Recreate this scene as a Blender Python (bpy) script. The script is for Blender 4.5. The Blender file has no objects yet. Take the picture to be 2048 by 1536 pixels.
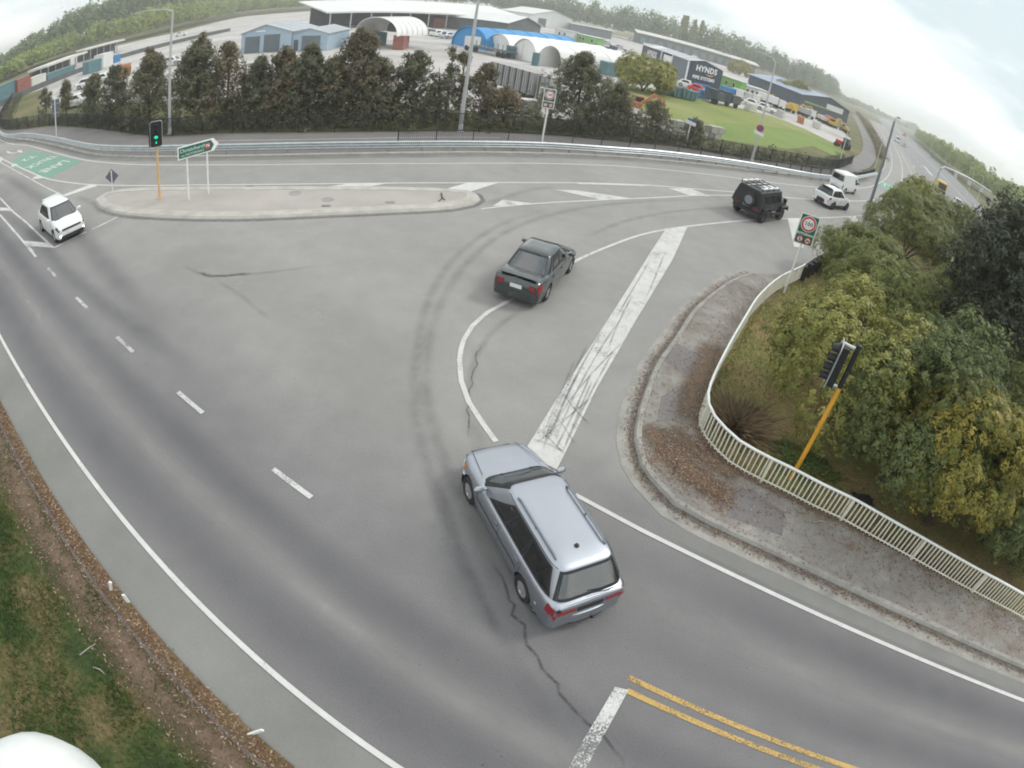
import bpy, bmesh, math, random
import numpy as np
from mathutils import Matrix, Vector

# ------------------------------------------------------------------ camera
sc = bpy.context.scene
CAM_H = 9.5
cd = bpy.data.cameras.new('camera')
cam = bpy.data.objects.new('camera', cd)
sc.collection.objects.link(cam)
sc.camera = cam
cd.type = 'PANO'                                   # wide traffic-camera lens with barrel distortion
cd.panorama_type = 'FISHEYE_LENS_POLYNOMIAL'
cd.sensor_fit = 'HORIZONTAL'
cd.sensor_width, cd.sensor_height = 36, 27
cd.fisheye_fov = math.pi
cd.fisheye_polynomial_k0 = 0
cd.fisheye_polynomial_k1 = -0.046841
cd.fisheye_polynomial_k2 = 0
cd.fisheye_polynomial_k3 = -9.2847e-06
cd.fisheye_polynomial_k4 = 0
cd.clip_start, cd.clip_end = 0.05, 9000
cam.matrix_world = (Matrix.Translation((0, 0, CAM_H)) @ Matrix.Rotation(math.pi / 2 - math.radians(36.41), 4, 'X')
                    @ Matrix.Rotation(math.radians(10.092), 4, 'Z'))

# ------------------------------------------------------------------ sky and sun (overcast)
SUN_EL, SUN_AZ = math.radians(46), math.radians(68)     # azimuth clockwise from +Y
world = bpy.data.worlds.new('World')
sc.world = world
world.use_nodes = True
wn, wl = world.node_tree.nodes, world.node_tree.links
wn.clear()
w_out = wn.new('ShaderNodeOutputWorld')
w_bg = wn.new('ShaderNodeBackground')
w_bg.inputs[1].default_value = 0.1
sky = wn.new('ShaderNodeTexSky')
sky.sky_type = 'NISHITA'
sky.sun_disc = False
sky.sun_elevation = SUN_EL
sky.sun_rotation = SUN_AZ
sky.air_density, sky.dust_density = 1.0, 3.0
w_tc = wn.new('ShaderNodeTexCoord')
w_map = wn.new('ShaderNodeMapping')
w_map.inputs['Scale'].default_value = (1.0, 1.0, 3.2)
w_noise = wn.new('ShaderNodeTexNoise')
w_noise.inputs['Scale'].default_value = 2.1
w_noise.inputs['Detail'].default_value = 5
w_noise.inputs['Roughness'].default_value = 0.5
w_ramp = wn.new('ShaderNodeValToRGB')
w_ramp.color_ramp.elements[0].position, w_ramp.color_ramp.elements[0].color = 0.38, (0.56, 0.655, 0.685, 1)
w_ramp.color_ramp.elements[1].position, w_ramp.color_ramp.elements[1].color = 0.58, (1.06, 1.06, 1.05, 1)
w_scale = wn.new('ShaderNodeVectorMath')
w_scale.operation = 'SCALE'
w_scale.inputs['Scale'].default_value = 12.5
w_mix = wn.new('ShaderNodeMix')
w_mix.data_type = 'RGBA'
w_mix.inputs[0].default_value = 0.93
wl.new(w_tc.outputs['Generated'], w_map.inputs[0])
wl.new(w_map.outputs[0], w_noise.inputs['Vector'])
wl.new(w_noise.outputs['Fac'], w_ramp.inputs[0])
wl.new(w_ramp.outputs[0], w_scale.inputs[0])
wl.new(sky.outputs[0], w_mix.inputs[6])
wl.new(w_scale.outputs[0], w_mix.inputs[7])
wl.new(w_mix.outputs[2], w_bg.inputs[0])
wl.new(w_bg.outputs[0], w_out.inputs[0])

sd = bpy.data.lights.new('sun', 'SUN')
sd.energy, sd.angle, sd.color = 1.4, math.radians(14), (1.0, 0.97, 0.92)
sun = bpy.data.objects.new('sun', sd)
sc.collection.objects.link(sun)
sun.rotation_euler = Vector((math.sin(SUN_AZ) * math.cos(SUN_EL), math.cos(SUN_AZ) * math.cos(SUN_EL),
                             math.sin(SUN_EL))).to_track_quat('Z', 'Y').to_euler()

vs = sc.view_settings
vs.view_transform, vs.look, vs.gamma, vs.use_curve_mapping = 'Standard', 'None', 1, False
vs.exposure = 0.12
sc.cycles.filter_width = 1.9
sc.cycles.use_denoising = True
sc.cycles.use_adaptive_sampling = True
sc.cycles.adaptive_threshold = 0.02
sc.cycles.max_bounces = 6
sc.cycles.diffuse_bounces = 3
sc.cycles.transparent_max_bounces = 12
sc.cycles.volume_bounces = 3
sc.cycles.caustics_reflective = sc.cycles.caustics_refractive = False

# ------------------------------------------------------------------ helpers
COL = sc.collection
PI = math.pi
rnd = random.Random(7)


def link(o, parent=None):
    COL.objects.link(o)
    if parent is not None:
        o.parent = parent
    return o


def tag(o, label=None, cat=None, group=None, kind=None):
    if label: o['label'] = label
    if cat: o['category'] = cat
    if group: o['group'] = group
    if kind: o['kind'] = kind
    return o


def thing(name, label, cat, loc=(0, 0, 0), rz=0.0, group=None):
    o = bpy.data.objects.new(name, None)
    o.empty_display_size = 0.2
    link(o)
    o.location = (loc[0], loc[1], loc[2] if len(loc) > 2 else 0)
    o.rotation_euler = (0, 0, rz)
    return tag(o, label, cat, group)


def copy_tree(o, parent=None):
    c = o.copy()
    link(c, parent)
    for ch in list(o.children):
        copy_tree(ch, c)
    return c


def srgb(h):
    v = [int(h[i:i + 2], 16) / 255 for i in (0, 2, 4)]
    return tuple(((x + .055) / 1.055) ** 2.4 if x > .04045 else x / 12.92 for x in v)


class MB:
    """collects shapes, built as ONE mesh object"""
    def __init__(self):
        self.v, self.f, self.uv, self.tr = [], [], [], None

    def add(self, vs_, fs, uv=None):
        b = len(self.v)
        self.v += [tuple(p) for p in vs_]
        for i, f in enumerate(fs):
            self.f.append(tuple(b + k for k in f))
            self.uv.append(uv[i] if uv else None)
        return self

    def box(self, c, s, rz=0.0, ry=0.0, rx=0.0):
        R = Matrix.Rotation(rz, 3, 'Z') @ Matrix.Rotation(ry, 3, 'Y') @ Matrix.Rotation(rx, 3, 'X')
        vs_ = [Vector(c) + R @ Vector((x * s[0] / 2, y * s[1] / 2, z * s[2] / 2)) for z in (-1, 1) for y in (-1, 1) for x in (-1, 1)]
        return self.add(vs_, [(0, 2, 3, 1), (4, 5, 7, 6), (0, 1, 5, 4), (2, 6, 7, 3), (0, 4, 6, 2), (1, 3, 7, 5)])

    def bar(self, a, b, w, h):
        """box beam from a to b"""
        a, b = Vector(a), Vector(b)
        d = (b - a).normalized()
        up = Vector((0, 0, 1)) if abs(d.z) < .95 else Vector((1, 0, 0))
        r = d.cross(up).normalized() * (w / 2)
        u = r.cross(d).normalized() * (h / 2)
        vs_ = [p + sx * r + sz * u for p in (a, b) for sx, sz in ((-1, -1), (1, -1), (1, 1), (-1, 1))]
        return self.add(vs_, [(3, 2, 1, 0), (4, 5, 6, 7), (0, 1, 5, 4), (1, 2, 6, 5), (2, 3, 7, 6), (3, 0, 4, 7)])

    def tube(self, pts, r, n=8, cap=True):
        pts = [Vector(p) for p in pts]
        rs = r if isinstance(r, (list, tuple)) else [r] * len(pts)
        vs_, fs = [], []
        for i, p in enumerate(pts):
            d = (pts[min(i + 1, len(pts) - 1)] - pts[max(i - 1, 0)]).normalized()
            a = Vector((0, 0, 1)) if abs(d.z) < .9 else Vector((1, 0, 0))
            x = d.cross(a).normalized()
            y = d.cross(x)
            for k in range(n):
                t = 2 * PI * k / n
                vs_.append(p + (x * math.cos(t) + y * math.sin(t)) * rs[i])
        for i in range(len(pts) - 1):
            for k in range(n):
                fs.append((i * n + k, i * n + (k + 1) % n, (i + 1) * n + (k + 1) % n, (i + 1) * n + k))
        if cap:
            fs.append(tuple(range(n - 1, -1, -1)) if False else tuple(range(n)))
            fs.append(tuple((len(pts) - 1) * n + k for k in range(n)))
        return self.add(vs_, fs)

    def lathe(self, prof, n=20, M=None):
        """profile of (r, z) turned round local z"""
        vs_, fs = [], []
        for r, z in prof:
            for k in range(n):
                t = 2 * PI * k / n
                p = Vector((r * math.cos(t), r * math.sin(t), z))
                vs_.append(M @ p if M else p)
        for i in range(len(prof) - 1):
            for k in range(n):
                fs.append((i * n + k, i * n + (k + 1) % n, (i + 1) * n + (k + 1) % n, (i + 1) * n + k))
        if prof[0][0] > 1e-6: fs.append(tuple(range(n)))
        if prof[-1][0] > 1e-6: fs.append(tuple((len(prof) - 1) * n + k for k in range(n)))
        return self.add(vs_, fs)

    def prism(self, poly, z0, z1):
        n = len(poly)
        vs_ = [(p[0], p[1], z0) for p in poly] + [(p[0], p[1], z1) for p in poly]
        fs = [tuple(range(n - 1, -1, -1)), tuple(range(n, 2 * n))]
        fs += [(i, (i + 1) % n, n + (i + 1) % n, n + i) for i in range(n)]
        return self.add(vs_, fs)

    def sheet(self, poly, z):
        return self.add([(p[0], p[1], z) for p in poly], [tuple(range(len(poly)))])

    def grid(self, rows, uv=False):
        m = len(rows[0])
        vs_ = [p for r in rows for p in r]
        fs, us = [], []
        for i in range(len(rows) - 1):
            for j in range(m - 1):
                fs.append((i * m + j, i * m + j + 1, (i + 1) * m + j + 1, (i + 1) * m + j))
        return self.add(vs_, fs)

    def build(self, name, mat, parent=None, smooth=False, sharp=35):
        me = bpy.data.meshes.new(name)
        me.from_pydata(self.v, [], self.f)
        if any(u is not None for u in self.uv):
            l = me.uv_layers.new(name='UVMap')
            i = 0
            for f, u in zip(self.f, self.uv):
                for k in range(len(f)):
                    l.data[i].uv = u[k] if u else (0, 0)
                    i += 1
        if mat: me.materials.append(mat)
        bm = bmesh.new()
        bm.from_mesh(me)
        bmesh.ops.recalc_face_normals(bm, faces=bm.faces)
        bm.to_mesh(me)
        bm.free()
        if smooth:
            me.polygons.foreach_set('use_smooth', [True] * len(me.polygons))
            me.set_sharp_from_angle(angle=math.radians(sharp))
        return link(bpy.data.objects.new(name, me), parent)


def obj_like(o, parent, name=None):
    c = bpy.data.objects.new(name or o.name.split('.')[0], o.data)
    return link(c, parent)


def smooth_path(p, step=1.0, closed=False):
    """Catmull-Rom through the points, resampled"""
    p = [np.array(q, float) for q in p]
    q = ([p[-1]] + p + [p[0], p[1]]) if closed else ([2 * p[0] - p[1]] + p + [2 * p[-1] - p[-2]])
    out = []
    for i in range(1, len(q) - 2):
        a, b, c, d = q[i - 1:i + 3]
        n = max(1, int(np.linalg.norm(c - b) / step))
        for k in range(n):
            t = k / n
            out.append(.5 * (2 * b + (c - a) * t + (2 * a - 5 * b + 4 * c - d) * t * t + (3 * b - a - 3 * c + d) * t ** 3))
    if not closed: out.append(p[-1])
    return out


def resample(p, step):
    p = [np.array(q, float) for q in p]
    L = np.r_[0, np.cumsum([np.linalg.norm(b - a) for a, b in zip(p, p[1:])])]
    n = max(1, round(L[-1] / step))
    t = np.linspace(0, L[-1], n + 1)
    P_ = np.array(p)
    return [np.array([np.interp(x, L, P_[:, k]) for k in range(P_.shape[1])]) for x in t]


def offset(p, d):
    """offset a 2-D path to its left by d"""
    out = []
    for i in range(len(p)):
        t = np.array(p[min(i + 1, len(p) - 1)]) - np.array(p[max(i - 1, 0)])
        t = t / (np.linalg.norm(t) + 1e-9)
        out.append(np.array([p[i][0] - t[1] * d, p[i][1] + t[0] * d]))
    return out


def ribbon(mb, path, w, z, off=0.0):
    """flat strip with UV: u 0..1 along, v 0..1 across"""
    a, b = offset(path, off + w / 2), offset(path, off - w / 2)
    tot = sum(float(np.linalg.norm(np.array(q) - np.array(p))) for p, q in zip(path, path[1:]))
    L = 0
    for i in range(len(path) - 1):
        l2 = L + float(np.linalg.norm(np.array(path[i + 1]) - np.array(path[i]))) / tot
        mb.add([(*a[i], z), (*b[i], z), (*b[i + 1], z), (*a[i + 1], z)], [(0, 1, 2, 3)],
               [[(L, 0), (L, 1), (l2, 1), (l2, 0)]])
        L = l2
    return mb


RA = math.radians(-25.1)
RE = np.array([math.cos(RA), math.sin(RA)])
RN = np.array([-math.sin(RA), math.cos(RA)])


def RD(s, n):
    """main road frame: s metres along the road, n metres across it"""
    return tuple(RE * s + RN * n)


# ------------------------------------------------------------------ materials
class NT:
    def __init__(self, name):
        self.m = bpy.data.materials.new(name)
        self.m.use_nodes = True
        self.n, self.l = self.m.node_tree.nodes, self.m.node_tree.links
        self.b = self.n['Principled BSDF']
        self.out = self.n['Material Output']
        self.co = self.n.new('ShaderNodeTexCoord')

    def noise(self, scale, detail=4, rough=.55, coord='Object', vec=None, stretch=None):
        t = self.n.new('ShaderNodeTexNoise')
        t.inputs['Scale'].default_value = scale
        t.inputs['Detail'].default_value = detail
        t.inputs['Roughness'].default_value = rough
        src = vec or self.co.outputs[coord]
        if stretch:
            mp = self.n.new('ShaderNodeMapping')
            mp.inputs['Scale'].default_value = stretch
            self.l.new(src, mp.inputs[0])
            src = mp.outputs[0]
        self.l.new(src, t.inputs['Vector'])
        return t.outputs['Fac']

    def ramp(self, fac, stops):
        r = self.n.new('ShaderNodeValToRGB')
        e = r.color_ramp.elements
        while len(e) < len(stops): e.new(.5)
        for x, (p, c) in zip(e, stops):
            x.position = p
            x.color = (*c, 1) if not isinstance(c, (int, float)) else (c, c, c, 1)
        self.l.new(fac, r.inputs[0])
        return r.outputs[0]

    def mix(self, fac, a, b, mode='MIX'):
        m = self.n.new('ShaderNodeMix')
        m.data_type = 'RGBA'
        m.blend_type = mode
        for i, v in ((0, fac), (6, a), (7, b)):
            if isinstance(v, (int, float)): m.inputs[i].default_value = v if i == 0 else (v, v, v, 1)
            elif isinstance(v, tuple): m.inputs[i].default_value = (*v, 1)
            else: self.l.new(v, m.inputs[i])
        return m.outputs[2]

    def math(self, op, a, b=None):
        m = self.n.new('ShaderNodeMath')
        m.operation = op
        for i, v in ((0, a), (1, b)):
            if v is None: continue
            if isinstance(v, (int, float)): m.inputs[i].default_value = v
            else: self.l.new(v, m.inputs[i])
        return m.outputs[0]

    def bump(self, h, strength=.3, dist=.02):
        b = self.n.new('ShaderNodeBump')
        b.inputs['Strength'].default_value = strength
        b.inputs['Distance'].default_value = dist
        self.l.new(h, b.inputs['Height'])
        self.l.new(b.outputs[0], self.b.inputs['Normal'])

    def col(self, c):
        if isinstance(c, tuple): self.b.inputs['Base Color'].default_value = (*c, 1)
        else: self.l.new(c, self.b.inputs['Base Color'])

    def alpha(self, fac):
        self.l.new(fac, self.b.inputs['Alpha'])


def plain(name, c, rough=.6, metal=0.0, var=.12, scale=6.0, spec=.5, coat=0.0, emit=0.0):
    t = NT(name)
    c2 = tuple(x * (1 - var) for x in c)
    c3 = tuple(min(1, x * (1 + var)) for x in c)
    t.col(t.ramp(t.noise(scale, 5), [(.3, c2), (.7, c3)]) if var else c)
    t.b.inputs['Roughness'].default_value = rough
    t.b.inputs['Metallic'].default_value = metal
    t.b.inputs['Specular IOR Level'].default_value = spec
    t.b.inputs['Coat Weight'].default_value = coat
    t.b.inputs['Coat Roughness'].default_value = .06
    if emit:
        t.b.inputs['Emission Color'].default_value = (*c, 1)
        t.b.inputs['Emission Strength'].default_value = emit
    return t.m


def ground_mat(name, stops, scale, fine=30, fine_amt=.25, rough=.9, bump=.25, detail=6):
    """patchy ground: broad noise through a ramp, speckled by a fine one"""
    t = NT(name)
    broad = t.ramp(t.noise(scale, detail, .6), stops)
    sp = t.ramp(t.noise(fine, 3, .7), [(.25, 1 - fine_amt), (.75, 1 + fine_amt)])
    t.col(t.mix(1.0, broad, sp, 'MULTIPLY'))
    t.b.inputs['Roughness'].default_value = rough
    t.b.inputs['Specular IOR Level'].default_value = .25
    t.bump(t.noise(fine, 4, .7), bump, .03)
    return t.m


def stain_mat(name, c, strength, nscale=1.5, lo=.35, hi=.7, edge=.5, stretch=(.25, 1, 1)):
    """a see-through film of dirt or rubber, soft across its width"""
    t = NT(name)
    uv = t.n.new('ShaderNodeUVMap')
    sep = t.n.new('ShaderNodeSeparateXYZ')
    t.l.new(uv.outputs[0], sep.inputs[0])
    d = t.math('ABSOLUTE', t.math('SUBTRACT', sep.outputs[1], .5))
    mr = t.n.new('ShaderNodeMapRange')
    mr.interpolation_type = 'SMOOTHSTEP'
    t.l.new(d, mr.inputs[0])
    mr.inputs[1].default_value, mr.inputs[2].default_value = .5, .5 - edge
    mr.inputs[3].default_value, mr.inputs[4].default_value = 0, 1
    n = t.ramp(t.noise(nscale, 5, .65), [(lo, .15), (hi, 1.0)])
    e = t.math('ABSOLUTE', t.math('SUBTRACT', sep.outputs[0], .5))
    ends = t.ramp(e, [(.36, 1.0), (.5, 0.0)])
    t.alpha(t.math('MULTIPLY', t.math('MULTIPLY', t.math('MULTIPLY', mr.outputs[0], ends), n), strength))
    t.col(c)
    t.b.inputs['Roughness'].default_value = .85
    return t.m


def paint_mat(name, c, wear=.45, fine=14.0, stretch=None):
    """road paint worn through to the asphalt"""
    t = NT(name)
    n1 = t.noise(fine, 5, .75, stretch=stretch)
    n2 = t.noise(1.1, 3)
    s = t.math('ADD', t.math('MULTIPLY', n1, .65), t.math('MULTIPLY', n2, .35))
    t.alpha(t.ramp(s, [(max(0, wear - .07), 0.0), (wear + .03, 1.0)]))
    t.col(t.ramp(t.noise(3.0, 4), [(.3, tuple(x * .86 for x in c)), (.7, c)]))
    t.b.inputs['Roughness'].default_value = .7
    return t.m


def leaf_mat(name, stops, trans=.22, nscale=.9):
    t = NT(name)
    at = t.n.new('ShaderNodeAttribute')
    at.attribute_name = 'tint'
    v = t.math('ADD', t.math('MULTIPLY', at.outputs['Fac'], .62), t.math('MULTIPLY', t.noise(nscale, 3), .38))
    c = t.ramp(v, stops)
    t.col(c)
    t.b.inputs['Roughness'].default_value = .5
    t.b.inputs['Specular IOR Level'].default_value = .35
    tr = t.n.new('ShaderNodeBsdfTranslucent')
    t.l.new(c, tr.inputs[0])
    ms = t.n.new('ShaderNodeMixShader')
    ms.inputs[0].default_value = trans
    t.l.new(t.b.outputs[0], ms.inputs[1])
    t.l.new(tr.outputs[0], ms.inputs[2])
    t.l.new(ms.outputs[0], t.out.inputs[0])
    return t.m


M = {}


def asphalt(name, a, b, c, dusty=None):
    """worn chip seal; dusty = (dark a, dark b): the busy lanes are polished dark, the junction between them stays pale with dust"""
    t = NT(name)
    nz = t.noise(.16, 5, .6)
    broad = t.ramp(nz, [(.32, a), (.68, b)])
    if dusty:
        sep = t.n.new('ShaderNodeSeparateXYZ')
        t.l.new(t.co.outputs['Object'], sep.inputs[0])
        wob = t.math('MULTIPLY', t.math('SUBTRACT', t.noise(.22, 3), .5), 3.2)
        across = t.math('ADD', t.math('ADD', t.math('MULTIPLY', sep.outputs[0], float(RN[0])), t.math('MULTIPLY', sep.outputs[1], float(RN[1]))), wob)
        alongr = t.math('ADD', t.math('ADD', t.math('MULTIPLY', sep.outputs[0], float(RE[0])), t.math('MULTIPLY', sep.outputs[1], float(RE[1]))), wob)
        def ss(v, lo, hi):
            m = t.n.new('ShaderNodeMapRange')
            m.interpolation_type = 'SMOOTHSTEP'
            t.l.new(v, m.inputs[0])
            m.inputs[1].default_value, m.inputs[2].default_value = lo, hi
            return m.outputs[0]
        junction = t.math('MULTIPLY', ss(across, 3.6, 10.5), ss(alongr, 2.5, -7.5))
        far = ss(across, 8.6, 11.0)
        pale = t.math('MAXIMUM', junction, t.math('MULTIPLY', far, .92))
        broad = t.mix(pale, t.ramp(nz, [(.32, dusty[0]), (.68, dusty[1])]), broad)
    patch_ = t.ramp(t.noise(.9, 6, .7), [(.3, .92), (.7, 1.07)])
    grain = t.ramp(t.noise(30, 4, .85), [(.28, .74), (.72, 1.24)])
    x = t.mix(1.0, broad, patch_, 'MULTIPLY')
    x = t.mix(1.0, x, grain, 'MULTIPLY')
    speck = t.ramp(t.noise(7, 2, .5), [(.73, 0.0), (.80, 1.0)])
    x = t.mix(t.math('MULTIPLY', speck, .45), x, c)
    t.col(x)
    t.b.inputs['Roughness'].default_value = .82
    t.b.inputs['Specular IOR Level'].default_value = .35
    t.bump(t.noise(40, 3, .8), .4, .014)
    return t.m


M['asphalt'] = asphalt('asphalt', (.262, .254, .243), (.312, .303, .288), (.09, .085, .08), ((.158, .153, .158), (.196, .190, .192)))
M['path_asphalt'] = asphalt('path_asphalt', (.165, .155, .15), (.215, .205, .20), (.10, .08, .07))
M['far_asphalt'] = asphalt('far_asphalt', (.20, .205, .205), (.25, .25, .25), (.15, .15, .15))
M['pavement'] = ground_mat('pavement', [(.30, (.18, .15, .125)), (.42, (.225, .205, .18)), (.58, (.26, .25, .23)), (.75, (.36, .34, .31))], 1.1, 22, .18, .9, .3)
M['shoulder'] = ground_mat('shoulder', [(.3, (.180, .180, .168)), (.7, (.240, .238, .224))], .5, 25, .10, .85, .15)
M['concrete'] = ground_mat('concrete', [(.3, (.36, .345, .31)), (.7, (.50, .48, .44))], 1.6, 25, .12, .85, .2)
M['concrete_old'] = ground_mat('concrete_old', [(.3, (.17, .165, .15)), (.7, (.30, .29, .265))], 1.6, 25, .2, .9, .25)
M['island'] = ground_mat('island_asphalt', [(.3, (.345, .32, .295)), (.7, (.43, .40, .37))], .35, 22, .14, .9, .2)
M['yard'] = ground_mat('yard', [(.3, (.31, .30, .285)), (.5, (.44, .42, .40)), (.7, (.54, .52, .49))], .07, .5, .12, .95, 0)
M['soil'] = ground_mat('soil', [(.28, (.075, .048, .028)), (.42, (.15, .092, .05)), (.58, (.14, .105, .05)), (.75, (.24, .165, .105))], 1.3, 16, .4, .95, .6)
M['verge'] = ground_mat('verge', [(.32, (.022, .040, .014)), (.45, (.05, .07, .022)), (.55, (.12, .10, .045)), (.72, (.18, .13, .075))], .6, 10, .5, .95, .7)
M['bank'] = ground_mat('bank', [(.28, (.23, .145, .085)), (.45, (.25, .20, .085)), (.60, (.17, .17, .055)), (.75, (.33, .255, .155))], .45, 12, .35, .95, .6)
M['field'] = ground_mat('field', [(.3, (.165, .20, .065)), (.5, (.215, .25, .075)), (.7, (.30, .275, .13))], .07, 2.5, .15, .95, .1)
M['field_mown'] = ground_mat('field_mown', [(.3, (.145, .205, .055)), (.7, (.20, .26, .075))], .09, 2.5, .12, .95, .1)
M['rough_grass'] = ground_mat('rough_grass', [(.3, (.07, .085, .035)), (.5, (.13, .13, .055)), (.7, (.20, .16, .09))], .12, 3, .3, .95, .2)
M['white_paint'] = paint_mat('white_road_paint', (.60, .60, .575), .385)
M['white_worn'] = paint_mat('worn_white_road_paint', (.60, .60, .58), .485, 26)
M['white_scuffed'] = paint_mat('scuffed_white_road_paint', (.58, .575, .555), .43, 20)
M['yellow_paint'] = paint_mat('yellow_road_paint', (.52, .345, .11), .455, 22)
M['green_paint'] = paint_mat('green_road_surfacing', (.17, .32, .25), .34, 6)
M['track'] = stain_mat('rubbered_wheel_track', (.070, .075, .088), .24, .9, .2, .62, .5)
M['dust'] = stain_mat('pale_dust', (.36, .35, .33), .55, .5, .3, .65, .5)
M['skid'] = stain_mat('tyre_scuff', (.07, .066, .062), .20, 1.4, .3, .75, .5)
M['seal'] = stain_mat('dark_crack', (.045, .044, .043), .5, 6.0, .30, .62, .45)
M['streak'] = stain_mat('thin_tyre_streak', (.085, .082, .082), .42, 1.2, .3, .6, .5)
M['soil_film'] = stain_mat('soil_and_bark_chips', (.15, .105, .07), 1.0, 2.5, .25, .5, .5)
M['galv'] = plain('galvanised_steel', (.47, .50, .505), .42, .55, .12, 3)
M['galv_light'] = plain('pale_galvanised_steel', (.72, .74, .74), .5, .2, .08, 3)
M['lamp_grey'] = plain('grey_lamp_post_paint', (.52, .54, .54), .5, .3, .08, 2)
M['lamp_dark'] = plain('dark_lamp_post_paint', (.20, .22, .245), .5, .3, .08, 2)
M['concrete_mid'] = ground_mat('concrete_mid', [(.3, (.24, .23, .21)), (.7, (.37, .36, .33))], 1.6, 25, .15, .9, .2)
M['edging'] = plain('weathered_edging', (.115, .105, .095), .9, 0, .3, 4)
M['rail_white'] = plain('cream_white_railing_paint', (.74, .72, .62), .55, 0, .14, 5)
M['rail_top'] = plain('white_handrail_paint', (.76, .78, .76), .5, 0, .08, 4)
M['black_steel'] = plain('black_fence_paint', (.022, .024, .028), .5, 0, .2, 5)
M['rust_white'] = plain('white_post_paint', (.78, .78, .76), .5, 0, .06, 5)
M['signal_yellow'] = plain('signal_pole_yellow', (.72, .36, .035), .5, 0, .10, 4)
M['signal_yellow_pale'] = plain('faded_signal_pole_yellow', (.66, .42, .17), .6, 0, .10, 4)
M['signal_black'] = plain('signal_black', (.014, .015, .018), .5, 0, .2, 6)
M['sign_white'] = plain('sign_white', (.82, .83, .82), .5, 0, .04, 5)
M['sign_green'] = plain('sign_green', (.010, .13, .085), .45, 0, .06, 4)
M['sign_red'] = plain('sign_red', (.62, .03, .035), .45, 0, .05, 4)
M['sign_black'] = plain('sign_black', (.02, .02, .02), .5, 0, 0)
M['sign_back'] = plain('sign_back_grey', (.16, .17, .21), .6, .3, .1, 3)
M['sign_blue'] = plain('sign_blue', (.04, .09, .35), .5, 0, .05, 4)
M['lamp_green'] = plain('lit_green_signal', (.02, .62, .36), .3, 0, 0, emit=1.1)
M['dark_lens'] = plain('unlit_signal_lens', (.03, .025, .022), .25, 0, 0)
M['rubber'] = plain('tyre_rubber', (.022, .022, .024), .75, 0, .25, 20)
M['alloy'] = plain('alloy_rim', (.55, .56, .57), .35, .75, .08, 10)
M['dark_alloy'] = plain('dark_rim', (.05, .05, .055), .4, .5, .1, 10)
M['glass_dark'] = plain('dark_glass', (.016, .022, .024), .05, 0, 0, spec=.6)


def glass_mat(name, tint, refl):
    t = NT(name)
    tr = t.n.new('ShaderNodeBsdfTransparent')
    tr.inputs[0].default_value = (*tint, 1)
    gl = t.n.new('ShaderNodeBsdfGlossy')
    gl.inputs['Roughness'].default_value = .03
    gl.inputs['Color'].default_value = (.95, .97, .98, 1)
    fr = t.n.new('ShaderNodeFresnel')
    fr.inputs[0].default_value = 1.5
    f = t.math('ADD', t.math('MULTIPLY', fr.outputs[0], 1.0), refl)
    ms = t.n.new('ShaderNodeMixShader')
    t.l.new(f, ms.inputs[0])
    t.l.new(tr.outputs[0], ms.inputs[1])
    t.l.new(gl.outputs[0], ms.inputs[2])
    t.l.new(ms.outputs[0], t.out.inputs[0])
    return t.m


M['glass'] = glass_mat('car_glass', (.42, .47, .46), .04)
M['seat_cloth'] = plain('seat_cloth', (.16, .135, .105), .9, 0, .2, 8)
M['glass_pale'] = glass_mat('sky_lit_car_glass', (.40, .45, .45), .14)
M['trim'] = plain('black_car_trim', (.02, .02, .024), .5, 0, .15, 12)
M['under'] = plain('car_underbody', (.012, .012, .013), .8, 0, 0)
M['red_lens'] = plain('red_lamp_lens', (.26, .012, .020), .18, 0, .1, 14, coat=.5)
M['amber_lens'] = plain('amber_lamp_lens', (.65, .25, .04), .2, 0, .05, 14)
M['clear_lens'] = plain('clear_lamp_lens', (.72, .74, .75), .12, .1, .12, 18, coat=.6)
M['lit_lens'] = plain('lit_headlamp', (1.0, .97, .9), .2, 0, 0, emit=2.2)
M['plate'] = plain('number_plate', (.74, .75, .72), .5, 0, .05, 9)
M['silver'] = plain('silver_car_paint', (.43, .455, .50), .40, .95, .03, 2, coat=.2)
M['silver_grey'] = plain('darker_silver_trim', (.24, .255, .28), .4, .6, .06, 4, coat=.3)
M['green_dark'] = plain('dark_green_car_paint', (.062, .078, .078), .22, .80, .05, 3, coat=1.0)
M['white_car'] = plain('white_car_paint', (.70, .71, .70), .35, 0, .03, 2, coat=.6)
M['black_matt'] = plain('matt_black_vehicle_paint', (.018, .020, .021), .42, 0, .25, 3)
M['bark'] = plain('bark', (.075, .055, .04), .95, 0, .4, 12)
M['grit'] = plain('dark_road_grit', (.05, .047, .045), .9, 0, .5, 30)
M['litter'] = leaf_mat('dry_leaves', [(.2, (.10, .055, .035)), (.45, (.21, .12, .075)), (.65, (.30, .20, .13)), (.85, (.46, .37, .28))], .1, 6)
M['grass'] = leaf_mat('grass_blades', [(.22, (.045, .095, .022)), (.5, (.11, .165, .040)), (.7, (.20, .185, .07)), (.85, (.29, .22, .12))], .3, .75)
M['bush_olive'] = leaf_mat('olive_leaves', [(.12, (.070, .086, .022)), (.36, (.19, .215, .050)), (.60, (.35, .345, .095)), (.85, (.54, .48, .17))], .3)
M['bush_dark'] = leaf_mat('dark_green_leaves', [(.12, (.048, .068, .022)), (.5, (.125, .160, .050)), (.85, (.24, .27, .095))], .3)
M['bush_gold'] = leaf_mat('gold_tipped_leaves', [(.12, (.070, .085, .020)), (.38, (.18, .195, .040)), (.62, (.36, .31, .06)), (.88, (.58, .45, .11))], .3)
M['bush_light'] = leaf_mat('feathery_green_leaves', [(.12, (.080, .105, .028)), (.5, (.19, .22, .06)), (.85, (.33, .34, .12))], .3)
M['tree_dark'] = leaf_mat('dark_tree_leaves', [(.2, (.030, .040, .026)), (.5, (.060, .075, .045)), (.8, (.105, .115, .065))], .25)
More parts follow.
